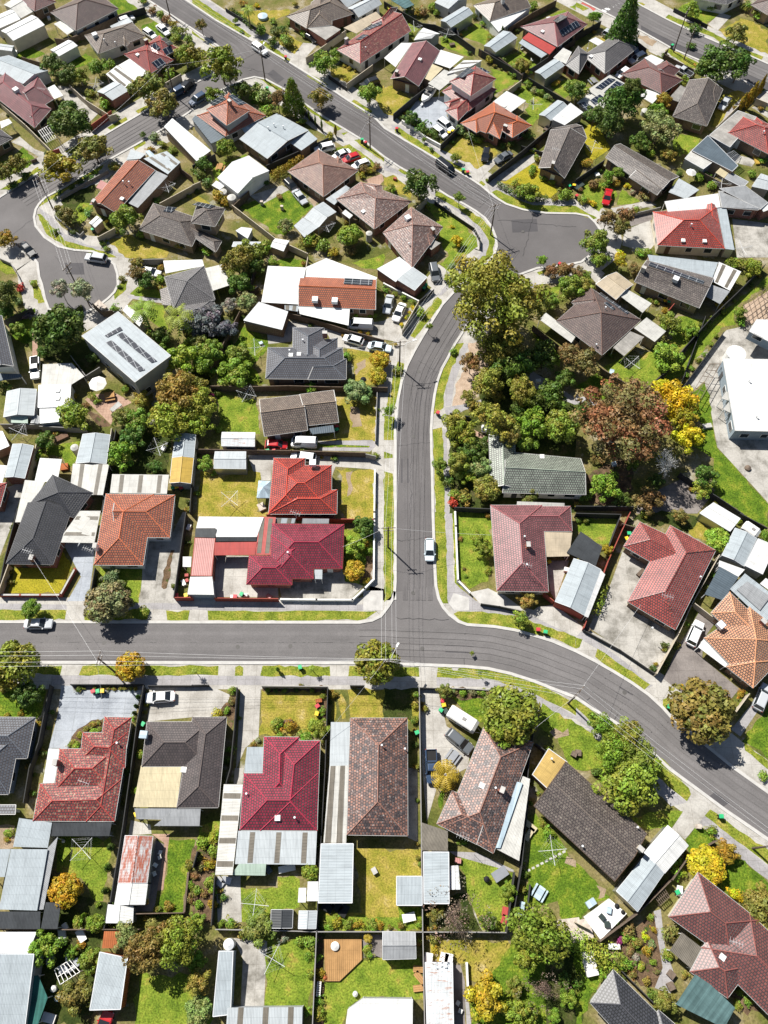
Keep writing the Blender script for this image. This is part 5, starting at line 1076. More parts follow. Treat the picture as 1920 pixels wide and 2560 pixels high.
H("bright red roofed house cut by right edge|the red roof at the right edge", 'red', 'brownbrick', "h:1310,1150 1659,1330 1850,1120 1440,1010;b:1450,1180 1560,1015 1700,1090 1600,1200;ve:1615,1155")
S("long pale concrete roofed workshop", 'concretesheet', 'greywall', "f:1150,1170 1400,955 1560,1010 1330,1270", eave=2.8); S("dark flat roofed extension", 'steelblue', 'tanbrick', "f:1000,1300 1140,1170 1400,1430 1350,1480", eave=2.9); S("white flat roofed shed", 'offwhite', 'greywall', "f:940,1370 1000,1300 1180,1400 1100,1460", eave=2.6)
PG("blue glazed pergola", "1280,1340 1360,1300 1430,1360 1370,1410", 6, 2.4, 'steel'); S("dark striped low shed", 'midgrey', 'steel', "f:1285,1540 1330,1485 1490,1570 1440,1620", eave=2.1); A("cream shade roof", 'cream', "1205,1490 1250,1445 1320,1490 1280,1540", 2.2)
H("long weathered brown gabled house|the long brown gabled house", 'greybrown', 'brownbrick', "g:255,1360 705,1680 890,1525 385,1240;g:460,1530 700,1685 760,1630 570,1450;=verandah@palegrey@2.5:800,1660 890,1540 1065,1640 950,1720")
H("bright red hipped house with white surrounds|the bright red hipped house", 'brightred', 'creamwall', "h:705,2120 1285,2150 1215,1790 665,1830;a:1105,1930 1110,1770 1215,1775 1235,1930;sk:925,2080 1110,2085;ve:990,1955;+verandah@white@2.9:765,1740 1230,1670 1250,1790 800,1850;=verandah@zinc@2.5:1220,1790 1300,1800 1370,2160 1290,2150")
T(0, 3)
H("pale grey roofed brick house beside the concrete yard|the pale grey roof at right", 'midgrey', 'redbrick', "s:1230,1650 1450,1625 1659,1750 1590,1810;s:1230,1655 1590,1810 1570,1815 1260,1790;=verandah@white@2.6:1585,1780 1680,1740 1720,1790 1620,1830", eave=3.0)
S("white sheds at the right edge", 'palegrey', 'greywall', "g:1660,1640 1520,1610 1600,1500 1720,1540", eave=2.5)
H("white house front beyond the top street|the white house beyond the top street", 'grey', 'whitewall', "h:1000,-20 1300,40 1500,-60 1250,-160"); H("brown roof at the top right corner|the brown roof at top right corner", 'brown', 'tanbrick', "h:1510,40 1659,130 1800,60 1640,-60")
F('c', "1210,1100 1470,850 1640,700"); F('k', "0,300 220,180"); F('t', "770,470 860,520 1040,610"); F('t', "610,420 520,350"); F('k', "0,1550 250,1380"); F('t', "770,450 800,420"); F('k', "300,640 400,690"); F('l', "480,1850 560,1830 730,1790"); F('t', "930,1390 1080,1480 1280,1590 1480,1650"); F('r', "870,1120 890,1060"); F('d', "850,70 1140,215"); F('c', "1560,850 1659,890")
V("1600,750,30,vc,6 1520,830,55,vc,7 1440,890,40,vc,5 435,190,165,df,13 160,150,60,gm,4 1010,90,75,go,4 1390,290,100,uo,5 1270,550,190,do,8 1420,570,110,do,7 1110,610,110,do,6 400,880,180,dm,9 480,760,90,dm,10 300,1060,140,dm,7 160,1000,90,do,6 720,1120,165,sm,7 690,990,90,go,5 760,870,70,vo,4 560,1220,90,do 10,780,75,do,6 370,1490,55,gr,3 280,1530,60,go,3 250,1600,50,gb 150,1600,55,rb 350,1590,45,vb 450,1610,32,yb 600,1690,55,rb 490,1660,30,wb 640,1330,45,gb 800,1340,70,no,3 880,1310,50,go 80,1410,50,vb 60,1730,50,gb 150,1760,36,yb 100,1740,30,vb 270,1890,80,ro,6 430,1860,75,ro,6.5 380,1980,85,ro,5 180,2110,130,go,6 620,2180,45,gb 390,2200,45,yb 560,2190,45,gb 520,1815,45,gb 950,1430,40,gb 1050,1540,55,gb 1110,1520,45,gb 1170,1600,50,gb 1480,60,60,gb 1580,130,60,gb 1170,60,50,gb 830,520,28,gb 760,480,25,db 1610,1390,40,gb 1520,1510,45,gb 940,700,55,go 640,1030,40,gb 1000,400,40,db 1060,590,45,vb 30,1640,30,rb 720,1430,20,wb 1010,260,60,db 890,1500,30,db 1030,230,40,db")
C("sedan silver 1250,940 1320,840"); C("sedan red 260,1750 285,1650"); C("hatch white 375,650 430,610"); C("ute silver 890,600 960,640"); C("hatch blue 540,460 440,360"); C("wagon silver 500,520 560,490"); C("wagon silver 350,330 260,290")
T(0, 3); B("830,400,g 5,1700,r"); hoist("1440,2140 150,1270 1260,1580"); umbrella("1000,1480,45", 'cream shade sail', 'canvas'); boxes("1555,1365", 'yellow canoe', 'canoe', 'yellow', 3.6, .8, .4); boxes("185,1505", 'square white planter', 'planter', 'trim', .9, .9, .5); table("150,690", 'cluttered patio table', 'steel'); boxes("20,1600", 'green trailer', 'trailer', 'plastic_dark', 2.4, 1.5, .7)
tank("600,950,32,1.2", 'white tank')
# ================================================================== row 1
T(1, 0)
L('verge', "0,40 90,60 135,160 60,160 0,120"); L('lush', "60,520 300,450 300,720 210,760 100,700"); L('lawn', "1120,330 1190,265 1390,300 1395,370"); L('lawn', "1250,400 1420,425 1450,640 1300,560"); L('lawn', "400,1640 690,1600 650,1780 580,1850 540,1740 400,1730"); L('lush', "1100,1680 1450,1640 1440,1890 1000,1890 1040,1780"); L('pinkpave', "735,1240 800,1195 1000,1185 1145,1265 1000,1335 960,1460 850,1350"); L('mulch', "720,1280 850,1370 960,1470 870,1480 740,1340"); L('shadetint', "230,760 700,420 720,560 700,700 880,900 740,1030 450,900 330,880"); L('shadetint', "980,1480 1659,1450 1500,1560 1440,1900 990,1880 1000,1640"); L('pinkpave', "280,650 320,700 330,870 280,870"); L('path', "1100,340 1400,370 1410,410 1110,365")
H("modern white box house with flat parapet roof|the white box house", 'zinc', 'greywall', "f:705,690 1020,480 1475,860 1165,1090;so:915,750 965,730 1255,985 1205,1000;so:1010,685 1060,660 1358,910 1310,925;so:905,690 1040,612 1062,640 930,705", eave=5.9, oh=.12)
H("slate roofed two storey house at the left edge|the slate roof at the left edge", 'slate', 'whitewall', "g:115,950 15,515 -180,540 -60,965;+verandah@steelblue@2.5:-60,1010 180,1020 190,1045 -60,1090", eave=4.8)
H("grey tiled house near the left court with white annexes|the grey house by the left court", 'grey', 'creamwall', "h:1500,460 @11 200,378 105,85 @10 1420,180;h-0.3:@10 1560,640 @11 250,545 180,370 @10 1560,420;=porch@greybrown@2.4:@10 1380,290 1465,260 1480,430 1400,420;+verandah@white@2.7:1410,40 @11 90,30 105,85 @10 1430,150;+patio_roof@offwhite@2.6:@11 115,105 265,70 330,250 180,300")
A("stained translucent white patio roof", 'offwhite', "370,935 620,925 730,1040 610,1115 355,1110", 2.5, name='patio_roof'); S("white flat roofed studio with two skylights", 'white', 'whitewall', "f:335,1115 612,1110 600,1300 328,1308;sk:500,1165 500,1230", eave=2.6); S("white low shed", 'white', 'greywall', "f:345,1310 530,1310 505,1430 345,1445", eave=2.4)
S("grey shed with rusty ridge line", 'palegrey', 'greywall', "g:30,1390 60,1170 315,1150 292,1375", eave=2.6); A("mint green lean to roof", 'mint', "95,1370 240,1375 240,1445 95,1440", 2.1); S("small blue grey shed", 'midgrey', 'steel', "g:265,1440 300,1370 335,1385 330,1445", eave=1.9)
S("long zinc barrel roofed garage", 'zinc', 'redbrick', "g:40,1910 110,1625 290,1640 213,1920", eave=2.7, name='garage'); S("cream shed", 'offwhite', 'tanbrick', "f:-80,1510 20,1515 78,1640 -60,1700", eave=2.4); A("white flat roof", 'white', "-60,1800 60,1810 20,1960 -80,1960", 2.5)
S("large pale zinc shed with rusty ridge", 'zinc', 'creamwall', "g:655,1790 715,1540 952,1545 917,1795", eave=2.8); A("ribbed white carport roof", 'offwhite#', "630,1795 942,1800 890,2065 600,2060", 2.7); A("plain white patio roof", 'white', "345,1745 535,1755 495,1950 298,1950", 2.6, name='patio_roof'); A("ribbed off white side roof", 'offwhite', "215,1935 390,1950 200,2300 130,2300", 2.5)
S("zinc roofed shed in tree shade", 'zinc', 'creamwall', "g:1488,1740 1520,1540 1692,1545 1674,1740", eave=2.6); S("yellow gabled shed", 'yellow', 'greywall', "g:1465,1960 1488,1740 1674,1740 1650,1965", eave=2.55)
H("charcoal tiled house with bent hipped roof|the charcoal bent roofed house", 'charcoal', 'redbrick', "a:@20 50,448 @10 240,2130 @10 620,2190 @20 458,455;h:@10 250,2150 455,1890 800,2045 640,2260;ch:@20 290,412;an:285,385;+carport@offwhite#@2.5:@20 495,262 690,-10 870,-10 815,268", gut='darktrim')
H("orange terracotta tiled L shaped house|the orange terracotta house", 'terra', 'whitewall', "h:@20 810,458 @10 915,2055 1330,2060 @20 1237,462;b:@20 1000,218 1468,222 @10 1512,2065 1000,2060;ch/galv:@20 835,310;an:800,370;+patio_roof@offwhite#@2.6:@10 970,1885 1460,1890 1442,2055 950,2048")
H("bright red roof sliver at the left edge|the red roof sliver at the left edge", 'red', 'redbrick', "h:@10 -250,1960 58,1960 @20 0,-40 -250,-40")
T(1, 0)
F('l', "0,20 90,60 140,140 190,240"); F('g', "0,1452 330,1455"); F('k', "30,560 270,450"); F('c', "330,1560 230,1930"); F('k', "1000,1500 930,1850 880,2200"); F('g', "610,860 740,1035 860,960"); F('g', "340,1470 740,1490"); F('c', "962,1490 915,1850"); F('t', "800,410 880,480 970,470"); F('g', "1190,30 1410,25"); F('t', "1500,1100 1400,1270")
V("510,640,215,dr,9 520,290,85,wo,6 710,300,105,wo,7 40,330,120,dm,7 60,480,85,dm 175,280,45,xb 160,395,45,sb 250,520,45,pb 145,640,75,go 1180,60,60,no 1185,155,78,ro,4.5 1260,220,90,do 1370,205,50,gb 1385,100,36,vb 1380,275,30,nb 1230,460,125,gp,6 1540,520,135,gp,6 990,450,45,gb 1280,660,35,lb 1380,690,90,do 1570,900,150,lo,6 1530,1190,195,nm,7.5 1480,1430,185,lm,7 1230,1250,85,no 1060,1400,95,uo 1200,1430,110,go 640,1380,145,go,5 640,1215,32,vb 1060,1590,52,vb 1150,1580,110,do 1050,1720,130,go,5 380,1600,88,do 350,1720,52,gb 800,1210,42,gb 1080,1150,50,gb 1400,800,60,go 380,830,60,do 50,1130,60,db 810,880,60,do 290,240,35,gb 1030,265,24,db 1050,200,35,ub 1640,650,60,uo 1620,760,60,go 100,1380,30,db 1340,1820,60,do 740,1290,40,rb 840,1250,35,gb")
C("ute white 305,1050 305,890"); C("sedan white 1355,150 1235,128"); umbrella("840,1095,78"); table("945,1205"); tank("640,1650,34,2.4"); hoist("160,1520 1360,1650"); B("1495,2010,g 1530,2005,y 1568,2010,r"); boxes("525,1565", 'raised timber vegetable bed', 'garden_planter', 'soil', 2.6, 1.1, .45); boxes("555,1820", 'red outdoor rug table', 'table', 'rawwood', 1.3, 1.3, .5); boxes("1410,1660", 'white garden box', 'storage_box', 'trim', .8, .7, .5)
A("white canopy over the van", 'white', "1060,470 1095,420 1245,535 1205,610", 2.3); A("small deck roof", 'offwhite', "945,1325 1020,1255 1055,1285 975,1345", 2.2); deck("795,430 855,375 925,440 870,475", 'small raised timber platform', 'stone', .5, 'raised_bed')
T(1, 1)
for s in ("400,620 500,600 655,720 660,790 520,960 630,1100 230,1090 240,900 420,680", "790,20 980,30 980,95 660,80"): L('lush', s)
L('dry', "1340,800 1659,820 1659,1110 1410,1110 1400,1000 1350,880"); L('lawn', "220,1180 560,1250 592,1540 240,1520"); L('dry', "1240,1210 1600,1210 1580,1600 1090,1590 1270,1520"); L('dry', "70,1860 590,1870 560,2212 @21 680,0 680,60 0,40 @11 40,2212 60,2000"); L('dry', "1245,1840 1580,1850 1580,2212 @21 1570,55 1330,60 @11 1300,2212 1290,1960"); L('lush', "1100,1620 1530,1630 1530,1655 1110,1650"); L('drive', "480,1720 1600,1720 1659,1740 1659,1850 1240,1820 1210,1900 1000,1800 690,1800 680,1940 600,1940 590,1870 530,1860"); L('drive', "820,560 1659,700 1659,850 1310,790 1260,830 1150,640 870,620 860,740 660,760 650,680 780,650"); L('stained', "1360,600 1659,560 @12 0,560 160,640 100,720 @11 1659,720"); L('path', "1085,1600 1560,1590 1590,1640 1540,1690 1090,1680 1110,1655 1530,1655 1540,1640 1110,1625"); L('shadetint', "0,560 390,520 160,960 150,1500 0,1500"); L('dirt', "1370,1300 1440,1310 1470,1470 1380,1480"); L('dirt', "1420,930 1500,890 1500,960 1420,1030"); L('dirt', "1330,1870 1390,1860 1370,2060 1340,2080"); L('lawn', "1380,60 1659,-20 1659,110 1500,110")
H("orange tiled gabled house with solar strip and white roofs|the orange gabled house", 'orange', 'brownbrick', "g:920,432 1587,463 1592,205 935,178;so:1310,246 1320,196 1562,210 1552,258;ev:1065,392 1235,402;=extension@white@2.8:655,85 985,100 925,418 598,400;+verandah@white@2.7:985,95 1160,18 1600,185 1590,208 980,180;+carport@white@2.4:920,437 1364,456 1352,600 930,500;+verandah@zinc#@2.4:800,425 925,430 915,480 800,462")
S("white skillion roofed brick garage", 'white', 'brownbrick', "s:450,572 582,415 828,480 778,636", eave=2.6, name='garage')
H("blue black slate tiled house with many hips|the slate tiled house", 'slate', 'brownbrick', "h:635,1060 1330,1067 1300,790 655,790;h:865,1000 872,615 1142,620 1150,1000;h:1258,1040 1258,708 960,740 950,1040;b:1000,1067 1333,1067 1335,888 1100,900;ch:1150,690;sk:855,858 925,850;ve:845,830 960,740")
H("tan gabled house standing beside the road verge|the tan gabled house", 'tan', 'brownbrick', "g:625,1558 1000,1505 960,1195 582,1240;g:1000,1465 1268,1437 1225,1158 930,1195;+porch@steelblue@2.3:1010,1490 1220,1460 1235,1520 1040,1540")
S("rust striped white tin shed", 'rustbits', 'steel', "g:255,1640 540,1645 545,1525 260,1522", eave=2.4); S("pale blue grey gabled garden shed", 'palegrey', 'steel', "g:190,1835 465,1838 465,1690 200,1690", eave=2.4)
H("bright red tiled house with pale sunlit hip|the bright red tiled house", 'brightred', 'tanbrick', "h:660,2225 705,1745 978,1748 960,2225;h:665,2210 1205,2210 1208,1808 720,1808;h:660,2230 1252,2230 1256,2020 900,2020;ev/galv:1045,1800", )
gazebo("575,1940 680,1945 670,2090 558,2090", 'pale blue pop up gazebo', 'skyblue')
T(1, 1)
F('t', "830,490 1100,560 1360,645 1659,725"); F('t', "410,480 160,970"); F('t', "155,1122 500,1127 830,1120 1200,1130 1610,1135"); F('t', "30,1668 430,1675 860,1680 1500,1700"); F('k', "15,1680 -20,2212"); F('g', "1500,1710 1590,1730"); F('l', "1600,1180 1585,1600"); F('w', "1580,1850 1575,2212 @21 1575,60 1570,580"); F('k', "570,260 480,330 540,100"); F('c', "985,95 1000,10")
T(1, 1); V("420,240,110,do 390,60,130,om,6 540,90,90,do 480,400,88,sr,4 330,420,72,wo 150,560,145,po,5 60,650,80,po 280,640,100,po 60,760,90,uo 150,830,120,go 90,950,95,go 170,1000,58,gb 410,850,110,go 370,1020,145,go,4.5 60,1130,95,no 60,1290,155,lm,6 130,1245,65,mb 80,1450,115,lo 1625,900,85,ar,3 1605,1040,85,ar,3 1420,1180,125,so,4 1340,870,55,gb 1020,1140,62,gb 130,1800,75,go 190,1880,30,gb 690,50,45,gb 1540,520,24,gb 1420,510,24,gb 1580,515,24,gb 1390,625,22,gb 1450,650,24,vb 1520,670,24,vb 230,1500,45,gb 1500,1200,60,so 1610,1330,20,gb")
C("van white 1368,590 1556,600"); C("hatch white 1312,700 1476,748"); C("sedan paleblue 1710,800 1535,772"); C("hatch red 838,1635 620,1628"); C("van white 868,1610 1070,1618"); C("wagon white 872,1730 1052,1752"); hoist("540,790 470,1190 325,2100"); B("575,1690,y 655,1690,g 710,1692,r 1252,1480,r 1252,1505,g"); tank("1480,1060,24,.3", 'black tyre lying on the grass', 'rubber'); boxes("595,750", 'blue plastic tub', 'tub', 'skyblue', .7, .6, .4); boxes("600,2165", 'pale garden box', 'storage_box', 'stone', 1.2, 1.4, .5)
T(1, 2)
L('chips', "730,750 900,740 900,950 840,1150 720,1290 590,1300 620,1150 690,950"); L('shadetint', "560,1480 780,1380 900,1000 1180,930 1659,1250 1659,2212 1600,2225 565,2225"); L('lawn', "1290,660 1530,800 1520,960 1300,760"); L('path', "1180,950 1290,1000 1659,1230 @13 210,1280 @12 1659,1290 1250,1120"); L('path', "520,1310 700,1280 840,1240 840,1300 700,1330 540,1420"); L('drive', "400,1390 520,1310 540,1400 500,1480 415,1500"); L('pinkpave', "740,1480 900,1570 900,1610 750,1530"); L('lawn', "1300,330 1520,240 1510,330 1340,420"); L('verge', "1320,140 1540,90 1530,130 1340,165"); L('drive', "370,190 470,70 560,130 480,330 380,250"); L('drive', "0,560 130,480 300,420 200,700 100,740 0,720"); L('lawn', "480,70 560,0 720,0 640,90 540,130")
S("white flat roofed red brick garage", 'white', 'redbrick', "f:-60,112 132,8 242,95 100,222", eave=2.8, name='garage'); S("pale zinc skillion garage in red brick", 'palegrey', 'redbrick', "s:110,212 245,105 372,182 265,297", eave=2.7, name='garage')
H("sage green tiled L shaped house under gum trees|the sage green house", 'sage', 'whitewall', "g:1025,2045 1745,2062 1700,1750 1045,1690;g:920,2000 905,1545 1130,1545 1142,2000;sk:1365,1735;+awning@offwhite@2.4:1150,2120 1560,2135 1560,2165 1150,2160")
T(1, 2); F('w', "0,235 150,310 300,385"); F('c', "300,390 160,635"); F('t', "1290,600 1530,790"); F('k', "570,1355 760,1390"); F('d', "600,110 525,200"); F('k', "610,2170 930,2185"); F('t', "@11 1300,1130 @12 30,1135"); T(1, 2); F('d', "300,390 430,290")
V("960,370,380,eg,17 1000,830,200,om,8 750,930,92,ro,5 890,1090,150,em,6.5 1180,1160,130,em,6.5 720,1210,62,eo 1380,870,140,do,6 1590,860,105,ro,6 1560,130,85,ro 1610,280,125,go 1420,390,85,go 1365,40,50,go,3 600,830,40,gb 620,1440,115,eo,5 680,1550,130,go,5 890,1370,125,eo,6 1000,1440,150,eo,8 1080,1560,90,eo,6 1290,1450,140,go,6 1530,1480,155,gr,6.5 1220,1620,105,go 640,1790,105,eo,5 830,1840,105,so 890,2010,125,ur,4 1270,2070,85,uo,3 490,1810,70,go,3.5 690,2090,75,nb 600,2140,50,xb 610,2060,55,gb 850,1640,90,do 760,1690,110,do 1450,1210,140,do,6 1300,1260,120,do,5 1560,1070,95,do 1110,960,170,do,7 45,1340,58,go,3.5 120,990,50,gb 170,360,32,gb 90,330,32,gb 10,290,34,gb 250,445,26,yb 220,487,20,yb 188,537,20,yb 155,592,22,yb 250,400,32,gb 650,40,45,ar,2 590,90,40,sb 310,490,60,gb 100,770,25,vb 1100,1640,60,db 720,1900,80,go 560,1950,60,db 1010,1560,60,eo 1450,130,70,ro 1520,1330,60,do 1180,1330,90,do 980,1230,60,eo 760,1290,50,eo 390,610,30,go,3")
C("sedan silver 20,485 55,345"); C("sedan white 98,556 165,412"); C("wagon grey 455,222 420,60"); C("hatch white 880,1490 1000,1497"); B("362,258,g 345,285,g 465,1360,r 1515,75,r"); boxes("1335,1075", 'pale park sign box', 'park_box', 'trim', .9, .7, .6)
T(1, 3)
L('stained', "1300,640 1480,600 2300,560 2300,2700 1659,2130 1220,1650 1190,1480 1150,1250 1110,1080 1010,1170 900,1170 1250,700", 'concrete_yard'); L('lush', "700,1160 900,1190 1020,1175 1110,1090 1150,1250 1190,1500 1220,1660 1659,2140 @23 1659,135 1420,10 @13 1180,2060 1190,1750 1000,1640 1090,1450", 'lawn'); L('lawn', "1659,180 1659,240 1430,400 1370,480 1385,590 1250,620 930,1020 720,1120 600,1180 800,1000 1200,540"); L('lawn', "230,960 350,900 640,830 830,720 880,520 1180,560 930,790 780,990 580,1160"); L('lush', "0,1130 180,1010 330,1110 270,1230 100,1220"); L('path', "0,1190 210,1275 150,1310 0,1230"); L('chips', "1420,440 1659,300 1659,560 1480,600"); L('mulch', "80,1900 420,1700 500,1900 420,2150 130,2150"); L('darkpave', "540,2100 900,1930 1180,2060 1050,2225 520,2225", 'shaded_yard'); L('drive', "60,110 160,80 250,150 180,240")
H("weathered brown gabled house with a row of roof panels|the brown house with a row of roof panels", 'greybrown', 'tanbrick', "g:505,222 1065,450 1190,190 612,35;so:622,85 640,55 1108,220 1096,250;ev/galv:855,215;ch/concrete:575,130;=extension@zinc@2.75:620,-12 1228,55 1180,185 635,40;+carport@white#@2.5:1235,50 1428,135 1330,300 1170,215;+carport@midgrey@2.4:1165,245 1330,305 1245,415 1115,345")
S("beige gabled shed", 'beige', 'brownbrick', "g:170,240 345,377 495,245 350,138", eave=2.6); A("stained white curved roof", 'offwhite', "380,345 440,285 655,410 575,490", 2.4)
H("weathered brown pyramid roofed house beside the park|the brown pyramid roofed house", 'brown', 'tanbrick', "h:@12 1490,560 @13 225,858 565,552 140,285;h:@13 130,275 -40,400 150,560 330,420;so:195,332 216,320 458,492 440,506;so:240,410 265,400 340,460 315,470;ve:250,460 170,780;+verandah@offwhite@2.4:@12 1338,545 1400,490 1659,690 1620,750;+patio_roof@concretesheet@2.5:@13 320,790 470,650 590,700 415,865;=extension@offwhite@2.7:500,622 610,530 778,650 680,742")
H("large white flat roofed hall at the right edge|the large white hall", 'white', 'bluegreywall', "f:1270,885 1950,898 1950,1520 1375,1508;f+2:1495,650 1560,548 1950,560 1950,885;ve:1490,1085 1555,1395", eave=3.4, oh=.15)
T(1, 3); A("small entrance awning", 'offwhite', "1255,1230 1300,1165 1325,1190 1320,1250", 2.8, name='awning'); A("second entrance awning", 'offwhite', "1270,1325 1320,1260 1335,1285 1335,1355", 2.8, name='awning')
F('k', "1640,70 1400,310 1180,520 940,790"); F('k', "940,790 800,980 590,1160"); F('t', "180,945 450,1110"); F('m', "800,470 850,410"); F('k', "900,1870 1060,1980 1240,2090 @23 1450,20"); F('d', "1120,520 890,1160") ; F('k', "@13 0,2160 500,2165"); F('d', "1280,655 905,1160")
PG("rusty steel arbour frame", "1160,930 1250,930 1080,1230 1000,1190", 2, 2.6, 'bark', 5); T(1, 3); PG("brown timber climbing frame", "1450,420 1640,280 1680,420 1500,560", 5, 2.4, 'timber', 4)
V("395,1420,370,rg,14 850,1250,180,ym,7 980,1570,130,yo,6 750,1180,110,yo,6 930,1400,110,vo,6 770,860,150,go,5 800,580,110,go,4 990,640,72,go 75,930,130,ro,6 1410,490,60,go,3 1420,560,50,gb 1370,60,72,gb 1520,110,92,go 1100,2020,92,lo 640,2110,125,ro,4 250,2010,125,go,5 400,2110,80,do 1110,1890,110,do,5 560,190,42,ro 500,110,55,ro 380,50,60,ao,3.5 200,40,90,go 60,270,95,eo 20,160,70,ro 80,180,60,go 290,850,25,gb 640,380,28,gb 690,400,35,gb 1210,690,28,gb 1170,760,28,gb 1110,850,28,gb 1060,900,28,gb 1000,970,32,gb 950,1030,32,gb 900,1090,32,gb 1270,360,40,ar 1240,430,38,ar 1310,290,38,ar 1345,230,34,ar 760,470,35,vb 60,1330,80,do 180,1750,60,rb 480,1800,60,go 330,1900,50,gb 90,2080,60,gb 820,1720,90,uo,5 700,1950,70,do")
V("790,1790,240,wx,11")
hoist("480,920"); tank("1390,835,82,2.6", 'large white round tank', 'fencewhite'); tank("1490,1825,26,.5", 'rusty round fire pit', 'bark')
boxes("1135,1465", 'small concrete plinth box', 'plinth', 'concrete', 1.6, .9, .5); boxes("310,1000", 'blue white dog kennel', 'kennel', 'skyblue', 1.1, .8, .7); B("765,395,y 800,405,g"); boxes("330,1795", 'pale blue garden bowl', 'garden_bowl', 'skyblue', .8, .8, .4)
# ================================================================== row 2
T(2, 0)
L('gold', "70,700 130,490 200,470 520,330 600,420 620,480 510,700"); L('bluegrey', "500,200 830,200 800,500 760,775 580,775 700,560 610,390"); L('lawn', "820,560 870,470 1230,470 1225,580 1200,785 1130,785 1000,700 830,640"); L('stained', "1240,230 1470,225 1580,0 1600,0 1500,782 1205,782 1228,575"); L('mulch', "1510,330 1480,330 1400,600 1395,650 1415,668 1440,660 1455,600", 'bark_strip'); L('bluegrey', "530,1500 1235,1500 1165,1775 900,1778 720,1905 590,2045 420,2045 500,1750"); L('drive', "1290,1520 1659,1505 @21 160,1505 330,1580 300,1680 250,1720 150,1772 10,1772 @20 1270,1812 1290,1700"); L('mulch', "590,2040 620,1940 740,1840 790,1800 890,1800 880,1905 720,1910 690,2045"); L('lush', "-60,1560 400,1540 370,1700 310,1790 -60,1775"); L('drive', "540,1310 715,1320 680,1412 525,1412"); L('drive', "590,770 745,770 720,935 560,935"); L('drive', "1300,845 1435,850 1445,935 1270,930"); L('darkpave', "620,1500 1230,1500 1225,1540 640,1540", 'garden_bed') ; L('stained', "@10 60,2000 230,1940 @20 120,60 0,380 -60,380 0,0")
H("old red tiled house with stepped hips and pale lichen|the old red stepped house", 'redlichen', 'creamwall', "h:@20 905,1770 @30 745,462 990,462 @20 1137,1775;h:@30 285,458 990,462 1045,100 345,135;h:@20 515,2045 1000,2045 @30 1000,200 470,200;h:@20 715,1905 1100,1905 @30 1080,0 @20 690,2150;ch:@20 495,2172;an:@30 770,140;ve:@20 1020,2000;=carport@white@2.4:@20 420,2045 515,2050 @30 470,130 370,130;+verandah@dark@2.4:@30 455,470 965,470 945,588 435,588;=extension@zinc@2.5:@30 165,432 450,472 412,690 112,680")
H("blue grey slate roofed house at lower left edge|the slate house at lower left edge", 'slate', 'bluegreywall', "h:@20 -200,1770 307,1775 235,2130 -250,2130;h:@20 -220,1908 180,1908 @30 75,228 -280,228;s:@30 -200,320 140,318 132,400 -200,400")
H("dark brown tiled house with cream carport roof|the dark brown house with cream carport", 'darkbrown', 'brownbrick', "h:@21 5,1772 @30 1525,345 @31 228,342 @21 300,1772;h:@20 1225,2200 @21 150,2200 150,1812 @20 1270,1812;ev/skyblue:@20 1250,1930;sk:@30 1590,15;+carport@cream@2.5:@20 1218,2190 1578,2190 @30 1525,340 1150,337;+verandah@midgrey@2.3:@30 1160,348 1520,350 1505,450 1180,440;+verandah@midgrey@2.35:@30 1520,350 @31 75,350 65,502 @30 1330,500")
T(2, 0); F('r', "0,715 520,715 645,490"); F('c', "70,455 -20,700"); F('k', "1605,0 1500,738"); F('m', "1500,738 1659,738 @21 0,740"); F('d', "@20 610,1490 1235,1490"); F('d', "1280,1500 1659,1500 @21 140,1495"); F('k', "@20 1238,1500 1180,1830 1130,2212 @30 1060,500 950,1160"); F('k', "@20 430,1490 330,1990 250,2212 @30 200,300"); F('k', "@20 820,480 770,770"); F('k', "@20 150,-30 40,400 -20,700")
T(2, 0); V("960,570,85,so,2.5 1040,630,60,so 930,790,185,kr,6 1100,790,65,ko 270,840,82,gr,3.6 1130,1340,128,ar,4 130,1330,215,or,7.5 250,1560,120,do,5 20,1480,80,oo 680,1530,36,db 725,1525,20,nb 820,1520,26,ub 890,1518,24,nb 940,1522,24,ub 985,1525,24,nb 1040,1525,24,nb 1080,1527,24,ub 1130,1530,22,nb 1170,1530,20,vb 1195,1600,30,dc,2.2 1180,1680,30,dc,2.2 1165,1740,30,dc,2.2 1145,1780,26,lb 800,1830,30,nb 850,1820,26,nb 815,1892,36,lb 750,1870,30,nb 640,1985,30,nb 660,2022,36,lb 605,2012,28,gb 690,1930,36,vb 860,1882,26,gb 340,1830,40,vb 1240,870,50,gb 180,1740,30,vb 60,1760,35,vb 40,1540,30,nb")  # the dark tree below the big olive one stands in for its shadow
C("sedan silver 458,965 205,965"); C("sedan white 1258,1608 1508,1590"); B("810,1553,r 850,1553,g 890,1550,y 1240,1835,g 1530,725,r 1610,725,y"); boxes("1630,130 1585,610", 'white garden chest', 'storage_box', 'trim', 1.0, .6, .5); boxes("1612,545 1615,590", 'small coloured plastic crate', 'crate', 'redsheet', .6, .5, .4); A("white flat carport end", 'white', "1580,385 1655,385 1650,475 1578,472", 2.2)
T(2, 1)
